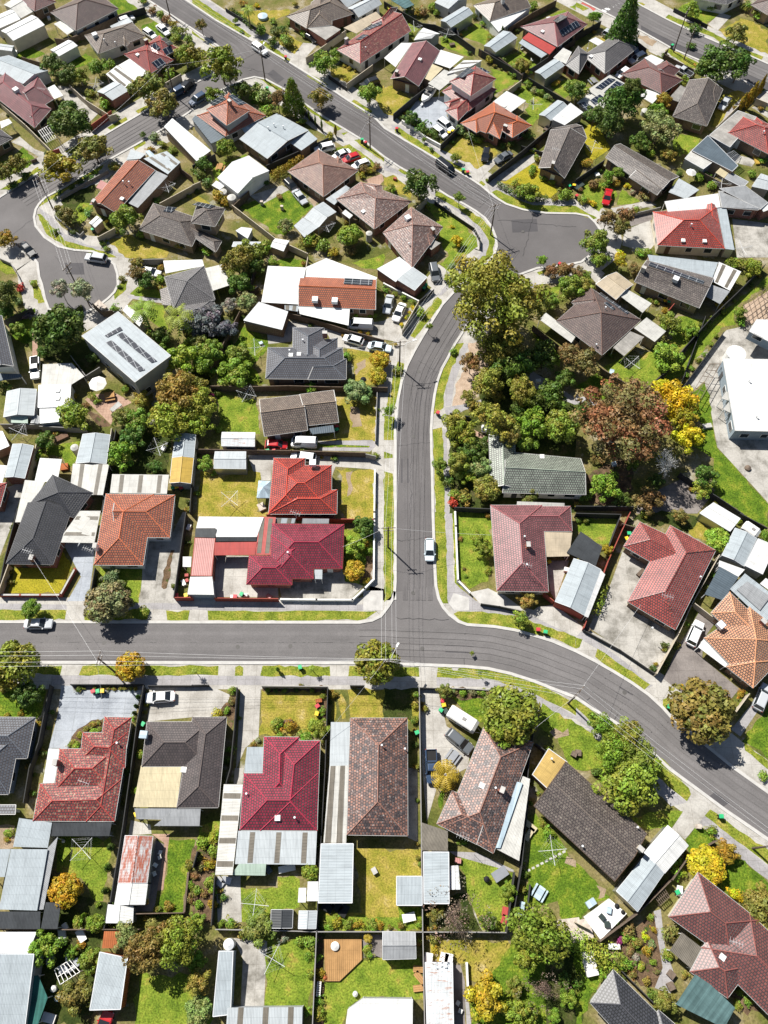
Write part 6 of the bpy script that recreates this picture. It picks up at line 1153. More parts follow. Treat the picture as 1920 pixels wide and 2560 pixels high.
L('drive', "210,380 490,380 470,620 745,640 745,735 190,735"); L('stained', "750,620 1300,490 1390,600 1480,640 1380,750 775,745"); L('lawn', "1320,140 1570,140 1560,580 1480,640 1320,600"); L('mulch', "1500,380 1565,380 1560,580 1480,640 1440,620"); L('dry', "605,1540 1110,1550 1110,1700 1070,1930 580,1930 598,1700"); L('mulch', "605,1510 1165,1515 1110,1550 610,1545"); L('mulch', "690,1830 720,1780 860,1790 905,1830 860,1900 740,1870"); L('mulch', "1110,1560 1165,1560 1150,1960 1070,1950"); L('drive', "420,1500 595,1500 575,1940 460,2040 380,2225 400,1900"); L('dry', "1210,1560 1240,1650 1235,1800 1210,1790"); L('dry', "1265,1585 1290,1570 1310,1600 1330,1780 1300,1790 1275,1700"); L('dry', "1345,1540 1659,1530 @22 250,1640 240,1810 @21 1370,1775 1360,1700"); L('mulch', "250,1700 385,1520 370,1700 340,1870 260,1740"); L('drive', "230,1300 375,1330 370,1420 230,1412"); L('drive', "445,1330 605,1325 590,1415 440,1415"); L('drive', "1195,1330 1360,1330 1350,1420 1200,1420"); L('concrete', "1480,680 1650,680 1650,850 1480,850", 'corner_ramp'); L('drive', "0,840 130,850 130,940 0,935")
H("crimson red tiled corner house with many hips|the crimson corner house", 'crimson', 'redbrick', "h:690,100 1315,107 1300,490 672,490;h:493,375 865,380 865,630 470,626;h:1050,577 1050,200 680,200 680,577;ve:830,360;an:905,60;=patio_roof@white@2.7:60,38 620,45 560,215 207,215 203,140 35,140;+patio_roof@dark@2.5:205,215 558,215 560,252 205,254;+walkway_roof@redsheet@2.5:200,262 562,258 545,370 190,374;+walkway_roof@redsheet#@2.55:585,38 725,45 690,370 550,370;+porch@palegrey@2.4:1060,490 1127,490 1125,580 1055,578;+verandah@zinc#@2.3:715,52 895,55 885,98 708,98;+verandah@midgrey@2.3:955,55 1185,58 1180,100 950,100", gut='fencered')
S("faded pink ribbed garage", 'palered', 'redbrick', "f:25,222 200,225 170,552 -10,550", eave=2.6, name='garage', gut='fencered'); A("dark roof bay", 'dark', "30,143 212,145 198,222 25,217", 2.7); A("white ribbed carport roof end", 'white', "-15,560 175,558 190,715 -40,712", 2.5, walls='bluegreywall')
H("deep crimson tiled house with white back verandah|the deep crimson house", 'crimson', 'creamwall', "h:@31 600,300 @21 622,1942 925,1945 @31 920,300;h:@31 1080,540 @21 1108,1975 720,1975 @31 590,540;h:@31 412,537 1082,542 1090,45 447,45;sk:740,432;ve:890,430 475,225;=verandah@palegrey#@2.5:400,542 1080,546 1066,836 372,830;+carport@offwhite#@2.5:438,142 350,925 200,925 275,140;+awning@mint@2.3:405,828 640,828 632,930 340,925;+pergola@zinc@2.4:@21 475,2030 620,2030 @31 605,45 450,42")
H("long mottled tiled house of pink and black tiles|the long mottled tiled house", 'mottled', 'brownbrick', "h:@31 1338,578 @21 1368,1780 @22 202,1780 @32 206,586;ve:@21 1640,2020 @22 180,2050", )
A("plain zinc driveway carport", 'palegrey', "@21 1200,1815 1365,1815 1352,2190 1188,2195", 2.6); A("long off white side roof", 'offwhite#', "@21 1188,2195 1352,2190 @31 1332,650 1135,646", 2.5)
T(2, 1); F('m', "190,742 745,748"); F('w', "770,752 1075,756 1385,757"); F('w', "1385,757 1490,660 1560,590"); F('m', "640,20 1250,60 1570,62"); F('k', "388,1512 365,1850 330,2212 @31 290,140"); F('g', "@21 600,1503 1175,1508"); F('k', "1172,1512 1150,2212 @31 1112,650"); F('k', "@21 1365,1500 1490,1500"); F('d', "@21 0,1495 130,1495")
T(2, 1); V("1500,120,100,do,3.5 1410,290,100,lo 1400,505,95,ar,2.6 1540,340,42,gb 1510,590,36,vb 1450,420,40,gb 740,1830,56,gb 840,1850,62,vb 1040,1840,56,lb 1110,1890,92,go,3 1120,1730,42,gb 980,1945,56,gb 530,2005,30,nb 570,1970,30,wb 650,1540,28,gb 720,1542,26,db 800,1540,24,gb 900,1538,26,db 1040,1540,28,gb 1130,1590,30,gb 340,2050,40,gb 350,1540,36,gb 340,1640,40,rb 300,1720,36,gb 220,1750,55,ab 740,1360,26,gc,2 1035,1345,28,gp,2.2 20,1370,30,gp,2.2 760,1930,36,gb 1500,280,36,vb 1560,240,26,gb 1640,1170,30,go")
B("935,1345,g 430,715,g 1085,1680,r 1080,1745,y 375,735,r"); boxes("465,715 345,730", 'white plant pot', 'plant_pot', 'trim', .5, .5, .5); boxes("665,725", 'pink garden tub', 'tub', 'palered', .9, .6, .4); boxes("1095,1630", 'terracotta garden chest', 'storage_box', 'rawwood', 1.0, .6, .5)
T(2, 2)
L('lawn', "630,0 925,0 930,370 900,600 740,665 640,580"); L('concrete', "740,695 900,660 960,690 1040,720 1150,800 1210,850 830,790"); L('drive', "1250,880 1330,820 1470,800 1659,940 @23 70,1010 0,1080 @22 1400,960"); L('drive', "310,1320 455,1345 455,1500 480,1600 540,1850 760,2000 720,2212 @32 470,120 370,470 @22 330,2212 310,1520"); L('lush', "560,1590 870,1580 900,1800 830,1820 640,1660"); L('lawn', "1370,1650 1659,1830 @23 170,1960 280,2080 260,2225 @22 1659,2225 1560,2110 1500,1950 1330,1860"); L('dirt', "1430,1900 1590,1870 1600,1930 1480,1960"); L('shadetint', "0,1520 300,1520 300,1810 240,1820 200,1780 0,1780"); L('concrete', "600,700 735,740 735,850 610,855 560,790", 'corner_ramp'); L('stained', "1400,420 1600,420 1480,760 1440,700"); L('mulch', "480,1515 1030,1545 880,1620 560,1600"); L('dry', "250,1560 300,1560 300,1820 245,1820")
H("faded plum tiled corner house with orange chimney|the plum corner house", 'plum', 'creamwall', "h:975,682 920,-60 1365,-60 1422,690;b:1100,165 1627,167 1612,-50 1100,-50;ch/peach:1240,300;ve:1210,222 1230,465;an:1210,500;+patio_roof@beige@2.5:1375,172 1627,177 1600,382 1395,387")
H("rotated mottled brick coloured roof with white side lean to|the rotated mottled roof house", 'mottled', 'brownbrick', "h:@32 945,738 @22 1290,1990 862,1858 @32 520,500;b:@32 800,660 455,483 587,195 900,330;ch/palered:@32 1015,195;ve:960,175;sk:845,152;an:670,600;=lean_to@offwhite@2.4:@32 1200,70 1262,95 1168,803 955,692;+clear_roof@skyblue@2.7:@32 1150,118 1198,132 1005,692 952,688")
A("black sheeted pergola roof", 'dark', "@22 1578,350 1700,168 @23 228,302 170,468", 2.6); S("zinc gabled garage", 'zinc', 'fencered', "g:@22 1478,772 1640,402 @23 215,497 72,892", eave=2.6, name='garage'); A("white side strip roof", 'white', "@23 72,900 215,500 252,540 105,912", 2.4)
caravan("@22 530,1750 775,1930 830,1790 600,1665", 'white caravan')
T(2, 2); F('w', "615,0 620,120 640,590 740,690"); F('d', "840,792 1000,815 1210,862"); F('g', "305,1510 315,2212 @32 325,700 335,1420"); F('d', "@22 310,1518 460,1525"); F('l', "@22 460,1520 700,1525 1000,1545"); F('k', "@22 1305,1830 1260,2100 @32 1240,100"); F('m', "@22 1385,700 1470,770"); F('k', "@22 930,10 1080,-10"); F('k', "@22 1310,2000 1420,2080")
T(2, 2); V("810,240,72,go,2.5 860,330,72,go,3 1230,760,85,no,2.6 1180,930,78,lo,3 665,230,22,nb 690,490,18,rb 705,555,20,gb 1090,1750,250,gr,7 1000,1900,130,go,5.5 520,1545,66,uo,2.6 600,1555,40,sb 680,1560,40,gb 760,1560,40,sb 840,1560,40,gb 910,1560,40,sb 270,1580,40,gb 270,1680,36,vb 270,1790,40,gb 830,1385,22,go,2.5 900,500,36,gb 1110,1640,40,gb 760,1220,20,go 80,1300,40,oo")
V("-60,1300,190,or,7.5")
C("hatch paleblue 395,420 395,235"); C("wagon grey 758,2068 545,1893"); C("ute blue @32 420,148 @22 405,2045"); T(2, 2); B("505,1635,r 515,1672,y 490,1715,g 285,1908,g 1330,1020,r 1392,1040,g 1425,437,y"); boxes("535,1720", 'black waste box', 'waste_box', 'plastic_dark', .8, .7, .8); boxes("1580,495", 'white air conditioner box', 'air_conditioner', 'trim', .9, .7, .7); boxes("1645,2090", 'red brown garden barrel', 'barrel', 'bark', .8, .8, .7); table("600,2110", 'dark outdoor work table', 'steel')
T(2, 3)
L('stained', "400,345 640,480 500,700 440,790 850,1030 860,1090 720,1380 640,1350 110,1000 300,620", 'concrete_yard'); L('darkpave', "870,1190 1060,870 1220,930 1100,1100 1090,1260 1410,1530 1320,1640 900,1550 750,1450"); L('lawn', "0,60 390,30 330,150 280,300 220,280 0,160"); L('lush', "1430,1985 1659,1690 1800,1800 1700,2150 1600,2060"); L('lush', "1400,1860 1500,1700 1530,1740 1430,1880"); L('dry', "960,120 1130,50 1290,200 1120,250 980,190"); L('shadetint', "440,90 560,10 880,0 1080,60 960,170 820,110"); L('path', "1340,1880 1530,1640 1570,1720 1420,1940"); L('verge', "1450,1985 1659,2150 1659,2225 1460,2060"); L('drive', "600,1540 750,1440 830,1500 740,1630")
H("red tiled L shaped house beside the concrete yard|the red tiled L shaped house", 'red', 'brownbrick', "h:860,1020 1208,330 815,115 443,775;a:410,297 780,510 900,250 550,85;an:750,770;ve:1065,570 650,1010", cap='redlichen')
H("peach orange hipped house near the right edge|the peach orange house", 'peach', 'brownbrick', "h:1105,1090 1528,1520 1900,1130 1500,820;h:1165,872 1500,1200 1659,1010 1328,690;h:1300,1340 1530,1522 1760,1280 1480,1130;ev/galv:1240,985;ch:1600,960;+verandah@white@2.3:1105,1095 1342,1277 1290,1342 1055,1167;+patio_roof@zinc@2.6:1460,530 1760,760 1640,960 1330,665;+patio_roof@midgrey@2.85:1480,600 1680,730 1590,850 1390,670")
A("dark glazed pergola roof in white frame", 'steelblue', "1110,712 1240,470 1405,560 1270,762", 2.5); A("white canvas awning", 'white', "1240,418 1458,497 1402,560 1230,470", 2.4)
S("zinc shed with rusty ridge", 'zinc', 'greywall', "g:1262,372 1375,138 1562,228 1450,467", eave=2.6); S("white ribbed shed", 'white', 'greywall', "s:1455,467 1568,235 1722,292 1612,537", eave=2.6); S("white shed with clear strip", 'white', 'steel', "g:1070,10 1330,167 1420,55 1190,-82", eave=2.5); caravan("1430,130 1560,230 1615,150 1485,70", 'small white caravan'); A("white porch roof", 'white', "1590,620 1640,570 1780,660 1730,720", 2.5)
T(2, 3); F('m', "470,0 280,420 70,1000"); F('c', "1240,370 1000,800 890,1050 700,1395"); F('d', "70,1020 380,1190 690,1400"); F('c', "1030,790 1200,920"); F('c', "1500,1570 1360,1760"); F('t', "400,100 540,140"); F('k', "0,10 390,20 280,310"); F('k', "1420,10 1659,140")
hedge('g', "245,650 210,770 160,870", 2.0, 2.0)
V("1220,240,112,lr,3.2 270,330,56,ao,2.5 1085,1720,275,ur,8 220,1850,115,go,5 420,1950,155,gm,6 330,2090,165,gm,6.5 560,2120,150,gm,6.5 690,1315,24,vb 860,1170,24,gb 770,1310,26,gb 920,1510,24,yb 1420,1570,40,vb 1420,1630,16,gb 1400,1665,16,gb 1375,1700,16,gb 900,40,70,uo 1200,20,40,db 590,20,45,lb 1480,1570,30,gb 1640,210,60,go")
C("wagon white 1072,948 985,1150"); C("wagon silver 1650,1500 1565,1700"); B("800,1685,g 455,190,g 435,235,y"); boxes("20,2080", 'dark red garden stump', 'stump', 'bark', .9, .9, .5); boxes("95,990 560,520", 'timber garden bench', 'bench', 'timber', 1.6, .6, .5)
# ================================================================== row 3
T(3, 0)
L('lawn', "500,590 960,590 960,700 890,1150 820,1150 700,950 490,900"); L('lush', "1465,615 1659,610 @31 30,620 0,860 @30 1620,900 1580,1245 1340,1245 1420,1040"); L('lawn', "1210,1780 1659,1800 @31 160,2080 150,2225 @30 1160,2225"); L('pinkpave', "1310,570 1465,570 1410,1055 1360,1060 1420,650"); L('shadetint', "430,900 820,1150 920,1160 900,1390 500,1390 400,1150"); L('shadetint', "300,1450 870,1420 860,1600 790,2212 250,2212 310,1700"); L('drive', "1130,450 1300,490 1310,570 1110,580"); L('dirt', "-20,500 130,500 120,690 -20,690"); L('darkpave', "1280,590 1420,660 1360,1060 1330,1240 1160,1240")
A("large zinc flat shed roof", 'zinc', "95,700 412,702 320,1232 -10,1222", 2.8, walls='greywall'); A("narrow dark skillion roof", 'midgrey', "412,692 500,592 375,1222 322,1227", 2.5); A("black ribbed roof by the left edge", 'dark', "-40,1240 350,1240 345,1392 -60,1390", 2.4); A("black ribbed roof with red edge", 'dark', "395,1160 527,1165 497,1390 352,1390", 2.4); A("grey roof with three skylights", 'zinc', "-80,700 92,700 40,942 -120,940", 2.6)
S("rusty red striped tin shed", 'rusty', 'steel', "g:1020,992 1080,585 1322,590 1272,992", eave=2.5); S("white gabled end shed", 'white', 'steel', "g:990,1180 1020,998 1275,998 1252,1178", eave=2.4); S("ribbed white lower shed", 'white', 'steel', "g:915,1336 935,1182 1152,1200 1146,1336", eave=2.2)
S("white flat roof at left edge", 'white', 'greywall', "f:-150,1420 312,1420 240,1600 -200,1592", eave=2.7); S("huge pale zinc roof at lower left corner", 'zinc', 'greywall', "s:-500,1600 312,1605 215,2240 -600,2240", eave=3.2); S("long flat zinc roofed carport", 'zinc', 'rawwood', "f:862,1590 1102,1642 1040,2085 775,2092", eave=2.7); A("red timber slat roof", 'rawwood', "900,1410 1032,1410 1020,1557 880,1557", 2.3); A("green shade cloth sail", 'shadecloth', "290,1795 330,1790 412,1985 330,2212 215,2225 250,2000", 2.3, name='shade_sail')
F('t', "0,1398 860,1395 1200,1395"); F('k', "935,1160 895,1400"); F('t', "1165,1260 1590,1250"); F('b', "1625,910 1590,1250"); F('t', "500,1395 500,1370")
V("570,1060,140,ar,3.6 960,685,50,dc,2.5 935,860,52,dc,2.5 915,1060,50,dc,2.5 830,1340,82,gr,2.6 680,1320,52,gb 730,1270,30,gc,2 1100,1460,120,so,5 1280,1540,190,um,7 1560,1510,200,gm,7.5 400,1560,140,go,4 620,1590,62,go 760,1660,105,go 650,1960,150,uo,4 1260,1150,30,vp,1.2 70,560,40,gb 60,620,30,vb 850,1180,30,gb 1640,1000,40,gb 1640,1120,40,rb 1350,1225,30,gb 700,1530,40,vb 560,1500,40,db 950,1260,26,sb")
C("sedan red 900,2212 860,2320"); chair("1385,728 1380,772 1345,840 1335,915"); hoist("705,700"); B("1182,400,y"); boxes("535,1445 700,1447", 'stacked white window frame', 'window_stack', 'trim', 1.7, 1.0, .4); boxes("560,1370", 'white storage trunk', 'storage_chest', 'trim', .9, .6, .5); tank("455,1910,26,.7", 'white round tub', 'fencewhite'); tank("490,1990,26,.7", 'blue round tub', 'skyblue'); boxes("560,1740 640,1700 430,1640 600,1650", 'pile of yard clutter', 'clutter_pile', 'steel', 1.6, 1.0, .6); boxes("420,2160", 'striped pale cushion stack', 'cushion_stack', 'canvas', 1.8, 1.1, .4); PG("leaning white timber frame", "470,1740 600,1660 690,1760 520,1870", 5, 1.2, 'trim'); tank("540,632,14,.5", 'small tub', 'fencewhite')
T(3, 1)
L('mulch', "0,700 225,575 205,940 170,1340 0,1340"); L('lawn', "420,1035 740,1035 740,940 930,960 930,1200 880,1220 680,1220 660,1310 430,1330"); L('drive', "205,935 420,935 420,1035 430,1330 225,1360"); L('dry', "1395,690 1659,690 @32 320,700 320,1390 @31 1140,1390 1140,1260 1380,1250 1470,1250"); L('lawn', "1140,1260 1659,1290 @32 320,1290 320,1395 @31 1130,1400"); L('stained', "360,1470 650,1490 640,1700 620,2065 420,2065 440,1650"); L('lawn', "650,1500 1060,1460 1040,1900 1000,2065 625,2065"); L('lawn', "1150,1850 1280,1850 1480,1665 1659,1650 @32 300,1640 340,2000 250,2000 @31 1480,1985 1340,2085 1290,2225 1130,2225"); L('darkpave', "1470,1440 1659,1440 1640,1640 1480,1640", 'garden_bed'); L('mulch', "1080,1440 1140,1440 1140,2225 1060,2225"); L('lawn', "70,500 260,440 210,590 40,720 60,560"); L('drive', "370,0 450,0 430,140 360,140")
S("long zinc skillion shed", 'zinc', 'steel', "s:1395,655 1385,1165 1090,1166 1115,655", eave=2.7); A("bright white shade roof", 'white', "1000,980 1092,980 1086,1150 990,1150", 2.3); A("narrow white shade roof", 'white', "922,1035 988,1035 982,1162 915,1162", 2.1); S("dark ribbed garden shed", 'dark', 'steel', "g:680,1382 685,1225 872,1225 866,1382", eave=2.1); S("pale two tone garden shed", 'palegrey', 'steel', "g:918,1387 925,1235 1080,1235 1070,1387", eave=2.1)
S("long narrow blue grey shed", 'zinc', 'bluegreywall', "s:240,1580 362,1580 332,2130 180,2148", eave=2.4); A("grey shed roof with clear strips at bottom edge", 'palegrey#', "308,2070 955,2065 950,2270 292,2270", 2.7, walls='greywall'); deck("1140,1480 1465,1480 1470,1655 1275,1842 1150,1842", 'golden timber deck'); A("broad white roof at the bottom edge", 'white', "1478,1990 @32 250,1995 246,2280 @31 1320,2280 1345,2085", 3.0, walls='greywall', name='outbuilding'); S("grey ribbed garden shed with white ridge", 'midgrey', 'steel', "g:@32 -10,1655 276,1647 268,1418 -10,1413", eave=2.2)
T(3, 1); F('g', "200,1395 640,1402 1075,1415"); F('g', "1075,1415 1659,1415 @32 330,1418"); F('g', "@31 1075,1420 1055,1900 1040,2225"); F('k', "@31 195,935 165,1360"); F('k', "1108,650 1085,1165 1078,1415"); F('g', "@32 335,1420 345,1900 352,2225"); F('g', "@32 335,1418 700,1418 1060,1422"); F('k', "@31 45,720 5,860")
T(3, 1); V("1025,900,75,gr,3 565,1390,140,uo,3 340,1350,62,gb 90,640,66,gb 180,720,60,gb 60,860,50,rb 150,980,52,gb 40,1060,52,gb 60,1180,46,gb 180,1170,48,vb 40,1320,75,go 190,590,50,lb 150,830,56,vb 60,780,40,nb 110,1090,40,rb 190,1060,40,lb 20,940,36,rb 60,1860,110,no,4 30,1680,90,go 60,2090,120,sr,3 1520,1470,40,vp,1.2 1510,1560,40,gb 1530,1620,40,gb 1100,1640,36,gb 1110,1760,46,vb 1100,2000,46,gb 1100,2110,56,gb 1180,1370,50,gb 1250,1340,50,vb 1350,1350,50,gb 1450,1350,46,vb 1560,1360,50,gb 1620,1350,40,vb 1020,1500,70,gb 930,1500,50,gb 780,1480,40,wb 660,1640,26,gb 270,1120,40,db 260,1340,40,gb 1000,1620,40,gb 1010,2100,40,gb 1250,1290,40,gb")
hoist("540,1180 690,1650"); boxes("820,868", 'white outdoor sofa', 'outdoor_sofa', 'trim', 2.4, .9, .6); boxes("1575,888", 'pale grey box on the lawn', 'storage_box', 'concrete', .7, .9, .6); tank("315,1525,46,1.9", 'galvanised round tank', 'galv'); tank("1235,1540,36,.8", 'white round barbecue table', 'fencewhite'); tank("1410,1955,22,.8", 'white round pot', 'fencewhite'); tank("1150,1815,20,.5", 'terracotta pot', 'rawwood'); PG("white ladder frame on the fence", "1085,1850 1115,1850 1105,1970 1075,1970", 1, .8, 'trim', 8); boxes("1170,1200 1250,1190 1310,1230", 'black covered wood heap', 'wood_heap', 'rubber', 1.6, 1.2, .5); boxes("660,880", 'blue cloth bundle', 'bundle', 'steelblue', .8, 1.0, .6); boxes("300,970 240,990", 'leaning glass frame', 'glass_frame', 'steel', .9, 1.3, .3)
T(3, 2)
L('lush', "1300,380 1480,560 1640,800 @33 170,640 60,700 30,820 @32 1550,1330 1500,1150 1200,1240 1230,850"); L('lawn', "650,730 760,730 1120,900 1130,950 1050,1420 850,1400 700,1050"); L('dry', "380,1480 760,1480 1060,1480 1120,1700 1000,1850 740,1830 720,1690 400,1660"); L('lush', "1100,1480 1659,1500 1800,1650 1659,2225 1000,2225 750,2225 740,1990 900,1860"); L('shadetint', "1400,1600 1659,1500 1750,1700 1700,2225 1400,2225") ; L('path', "560,720 800,730 1120,880 1120,900 620,760"); L('darkpave', "600,1700 660,1700 700,1850 700,2225 610,2225"); L('path', "700,2000 730,2000 755,2225 715,2225"); L('lush', "120,1200 330,1190 330,1400 130,1320"); L('lawn', "0,1660 70,1720 300,1720 330,1980 250,2000 0,1990"); L('shadetint', "345,1190 700,1080 860,1420 345,1420"); L('dirt', "1580,760 1659,800 1659,860 1560,820"); L('stained', "205,0 290,0 290,640 205,600"); L('lush', "470,140 530,200 490,360 470,330")  # the dark sheet over the lower right lawn paints its shade
S("zinc skillion shed with dark band", 'zinc', 'rawwood', "s:558,727 562,1172 345,1172 340,725", eave=2.5); A("brown translucent carport roof", 'strip', "325,470 552,545 552,716 330,712", 2.6); S("square zinc shed", 'zinc', 'steel', "f:108,935 330,935 330,1187 108,1187", eave=2.4); S("small white barrel shed", 'white', 'steel', "g:568,1047 570,850 640,845 657,1047", eave=2.1); S("long grey corrugated shed with rust marks", 'rustbits', 'redbrick', "f:355,1680 592,1680 602,2260 372,2260", eave=2.5); boxes("385,1640 520,1640 560,1645", 'white appliance box', 'appliance_box', 'trim', 1.1, 1.2, .9)
H("long brown gabled house on the bend|the long brown gabled house on the bend", 'greybrown', 'brownbrick', "g:@32 1295,327 @33 192,562 352,325 @F 1222,1645;ch/creamwall:@33 312,402;ve:@33 28,388 @33 300,295", gut='browntrim')
S("yellow flat roofed shed on the bend", 'mustard', 'brownbrick', "f:@F 1150,1673 1185,1617 1225,1646 1183,1704;ve:1190,1640", eave=2.4)
T(3, 2); F('k', "1260,90 1230,450 1190,850 1130,1200"); F('k', "1130,900 1060,1420"); F('d', "1265,1010 1240,1210"); F('w', "715,1690 730,1990")
V("530,60,130,vp,3.2 600,1320,270,bx,6.5 1370,1900,175,bx,5 880,1970,175,ao,4 1170,2110,110,go 1320,1440,255,gm,8 1200,1650,110,go,6 1070,1070,75,go,3 900,1330,75,do 450,1260,70,uo 500,1160,50,uo 430,1470,60,ub 1130,1900,80,uo 1420,540,55,gb 1370,460,40,gb 300,1350,40,gb 440,1580,40,ab 1280,2120,70,go 1000,2080,60,eo 690,640,32,gb 310,830,26,gb 640,640,24,gb 1480,2150,60,go 1600,2000,80,go 1560,1830,60,do 1330,220,24,gb")
hoist("1455,710"); table("1345,1080", 'small blue play table', 'skyblue'); boxes("640,800", 'pink play crate', 'crate', 'palered', .9, .7, .5); boxes("1003,915", 'grey rabbit hutch', 'hutch', 'steel', 1.4, 2.2, .9); tank("890,960,24,.9", 'dark round barbecue', 'rubber'); boxes("215,1290", 'white bench with clutter', 'bench', 'trim', 1.8, 1.1, .5); chair("640,2030 660,2100"); boxes("1265,500 1255,570", 'yellow covered kayak', 'kayak', 'cream', .8, 2.0, .4); boxes("1050,1240 1045,1310", 'bright painted play box', 'play_box', 'redsheet', .9, 1.2, .5); boxes("1190,1215", 'blue and yellow slide board', 'slide_board', 'skyblue', 1.8, .7, .4); tank("402,1470,26,.3", 'white tyre swing', 'fencewhite'); boxes("1600,1370", 'pile of pale stones', 'stone_pile', 'stone', 3.2, 2.0, .5); boxes("315,1740 315,1820 315,1900", 'timber garden bed frame', 'bed_frame', 'wood', .8, 2.0, .3)
for i in range(9): L('concrete', "%d,%d %d,%d %d,%d %d,%d" % tuple(v for dx, dy in ((0, 0), (24, -10), (32, 8), (8, 18)) for v in (1235 + i * 38 + dx, 880 - i * 20 + dy)), 'stepping_stone')
TO[:] = [1440, 1920, 480 / 952]
L('lawn', "270,235 420,210 530,215 470,300 350,310 300,290"); L('lush', "545,350 600,280 700,360 560,420"); L('lush', "700,580 780,420 890,510 952,570 1000,680 800,640"); L('mulch', "180,850 390,720 440,900 400,1090 320,1080 240,960"); L('path', "385,710 420,700 440,880 490,1030 470,1120 390,1090 430,990 405,850"); L('drive', "475,300 555,180 640,235 540,355"); L('lush', "0,860 200,980 120,1060 60,1160 30,1269 0,1269"); L('dirt', "100,580 150,600 140,640 110,650"); L('mulch', "760,1130 820,1080 940,1200 850,1230")
S("white ribbed gabled garage", 'white', 'steel', "g:338,420 455,285 557,385 440,522", eave=2.7, name='garage'); S("pale zinc gabled garage", 'zinc', 'steel', "g:200,610 345,430 437,520 305,712", eave=2.7, name='garage')
H("red brown tiled house with wide hips at lower right|the red brown house at lower right", 'redbrown', 'creamwall', "h:605,517 905,755 770,960 460,738;h:620,890 1000,1270 1180,1020 860,720;h:565,1010 752,1142 870,980 650,850;sk:725,938;an:760,860;+pergola@strip@2.5:525,815 625,892 580,1002 465,905;+patio_roof@tealglass@2.6:600,1010 790,1190 735,1290 495,1172")
H("charcoal tiled house at the bottom edge|the charcoal house at the bottom edge", 'charcoal', 'greywall', "h:70,1165 300,1420 480,1290 185,1000;a:360,1269 480,1400 560,1330 410,1200")
TO[:] = [1440, 1920, 480 / 952]; F('t', "120,860 310,720 470,560"); F('t', "480,555 560,440 700,360"); F('k', "230,1010 420,1200"); F('c', "0,765 70,800")
deck("40,740 165,648 252,722 122,852", 'white platform trailer loaded with junk', 'trim', .7, 'flat_trailer'); boxes("165,705", 'bright blue tub on the trailer', 'tub', 'skyblue', .9, .6, 1.1); boxes("130,740 155,775", 'dark crate on the trailer', 'crate', 'plastic_dark', .7, .8, 1.1); boxes("75,670", 'blue and white folded chairs', 'chair_stack', 'skyblue', 1.4, .9, .6); tank("205,685,12,1 235,715,10,1", 'black round pot', 'rubber'); PG("slatted timber garden arch", "390,640 440,600 465,640 420,680", 6, 1.4, 'timber')
hedge('l', "20,870 120,925 215,985", 3.6, 1.6)
V("645,485,92,yr,3 740,415,62,vo,2.6 500,500,42,lb 910,690,100,uo,3.5 670,312,30,gb 260,50,160,gm,6.5 260,800,42,rb 260,842,32,lb 300,872,30,ub 385,800,18,vb 380,962,20,gb 462,822,52,ub 240,972,42,gb 320,985,20,lb 352,905,26,vb 220,855,22,mb 430,1160,62,uo 340,830,22,yb 375,870,20,sb 280,1020,26,rb 350,1060,24,nb 300,940,22,wb 545,1025,22,nb 455,930,30,gb 790,625,36,yb 100,20,30,db 330,980,14,wb 400,1010,16,rb 265,905,24,rb 370,740,20,gb 520,470,26,lb 810,1110,20,gb 850,1150,26,gb 800,1170,24,gb 0,1060,40,db 90,1100,14,gb 930,40,30,gb 130,1030,26,gb")
C("wagon green 252,176 376,120"); B("716,240,g 500,615,g"); boxes("70,970", 'grey covered boat', 'covered_boat', 'canvas', 1.6, 3.0, .9); boxes("190,885", 'white garden bench', 'bench', 'trim', .7, 1.6, .5); boxes("612,290", 'pale letterbox pillar', 'letterbox', 'stone', .6, .6, .9); boxes("515,610", 'white cold frame', 'cold_frame', 'trim', 1.4, .8, .5); boxes("475,1025 473,1083", 'brown outdoor armchair', 'armchair', 'bark', .9, .9, .7); boxes("25,805", 'heap of garden rubble', 'rubble_heap', 'stone', 3.0, 2.6, .6)
# ================================================================== poles and wires
pole('A', "@02 920,2030", 20, 8.4); pole('B', "@12 133,965", 5, 8.4, 20); pole('Cc', "@22 35,305", 2, 8.6); pole('F', "@22 40,1395", 2, 8.8, 62); pole('D', "@20 1000,1390", 82, 9.2); pole('E', "@22 1590,1655", 48, 8.8); pole('Rr', "@33 875,398", 55, 8.8, 8); pole('N1', "@01 632,695", 52, 8.4, 80); pole('N2', "@01 1540,1290", 48, 8.4); pole('N0', "@00 1468,132", 50, 8.4); pole('K1', "@00 455,1800", 35, 8.4); pole('K2', "@00 1510,835", 60, 8.4); pole('Z1', "@03 842,450", 60, 10.5); pole('Z2', "@03 932,515", 60, 7.5, None, False)
wires('N0', 'N1'); wires('N1', 'N2'); wires('N2', 'A'); wires('A', 'B'); wires('B', 'Cc', .6); wires('Cc', 'F', .6); wires('F', 'D', .6); wires('F', 'E', .6); wires('E', 'Rr', .6); wire(POLES['K2'][0][1], POLES['N1'][0][1], .5); wire(POLES['K1'][0][1], POLES['K2'][0][1], .5)
pole('Dd', "@20 -1200,1390", 88, 9.2); wires('D', 'Dd', .6); pole('Kk', "@10 700,330", 60, 8.4); wires('K1', 'Kk', .6)
for a, q, h in (('A', '@02 720,1100', 4), ('D', '@20 290,410', 4), ('Cc', '@21 1300,300', 3.5), ('Cc', '@22 960,200', 3.5), ('F', '@21 1100,1990', 3.5), ('E', '@22 1150,1990', 3.5), ('B', '@11 1250,800', 3.5), ('D', '@20 900,1880', 3.5), ('N2', '@01 1300,1420', 3.5), ('E', '@23 560,800', 3.5)):
    p = pts(q)[0]; wire(POLES[a][0][1], G(p[0], p[1], h), .4, 'thin service wire to a house')
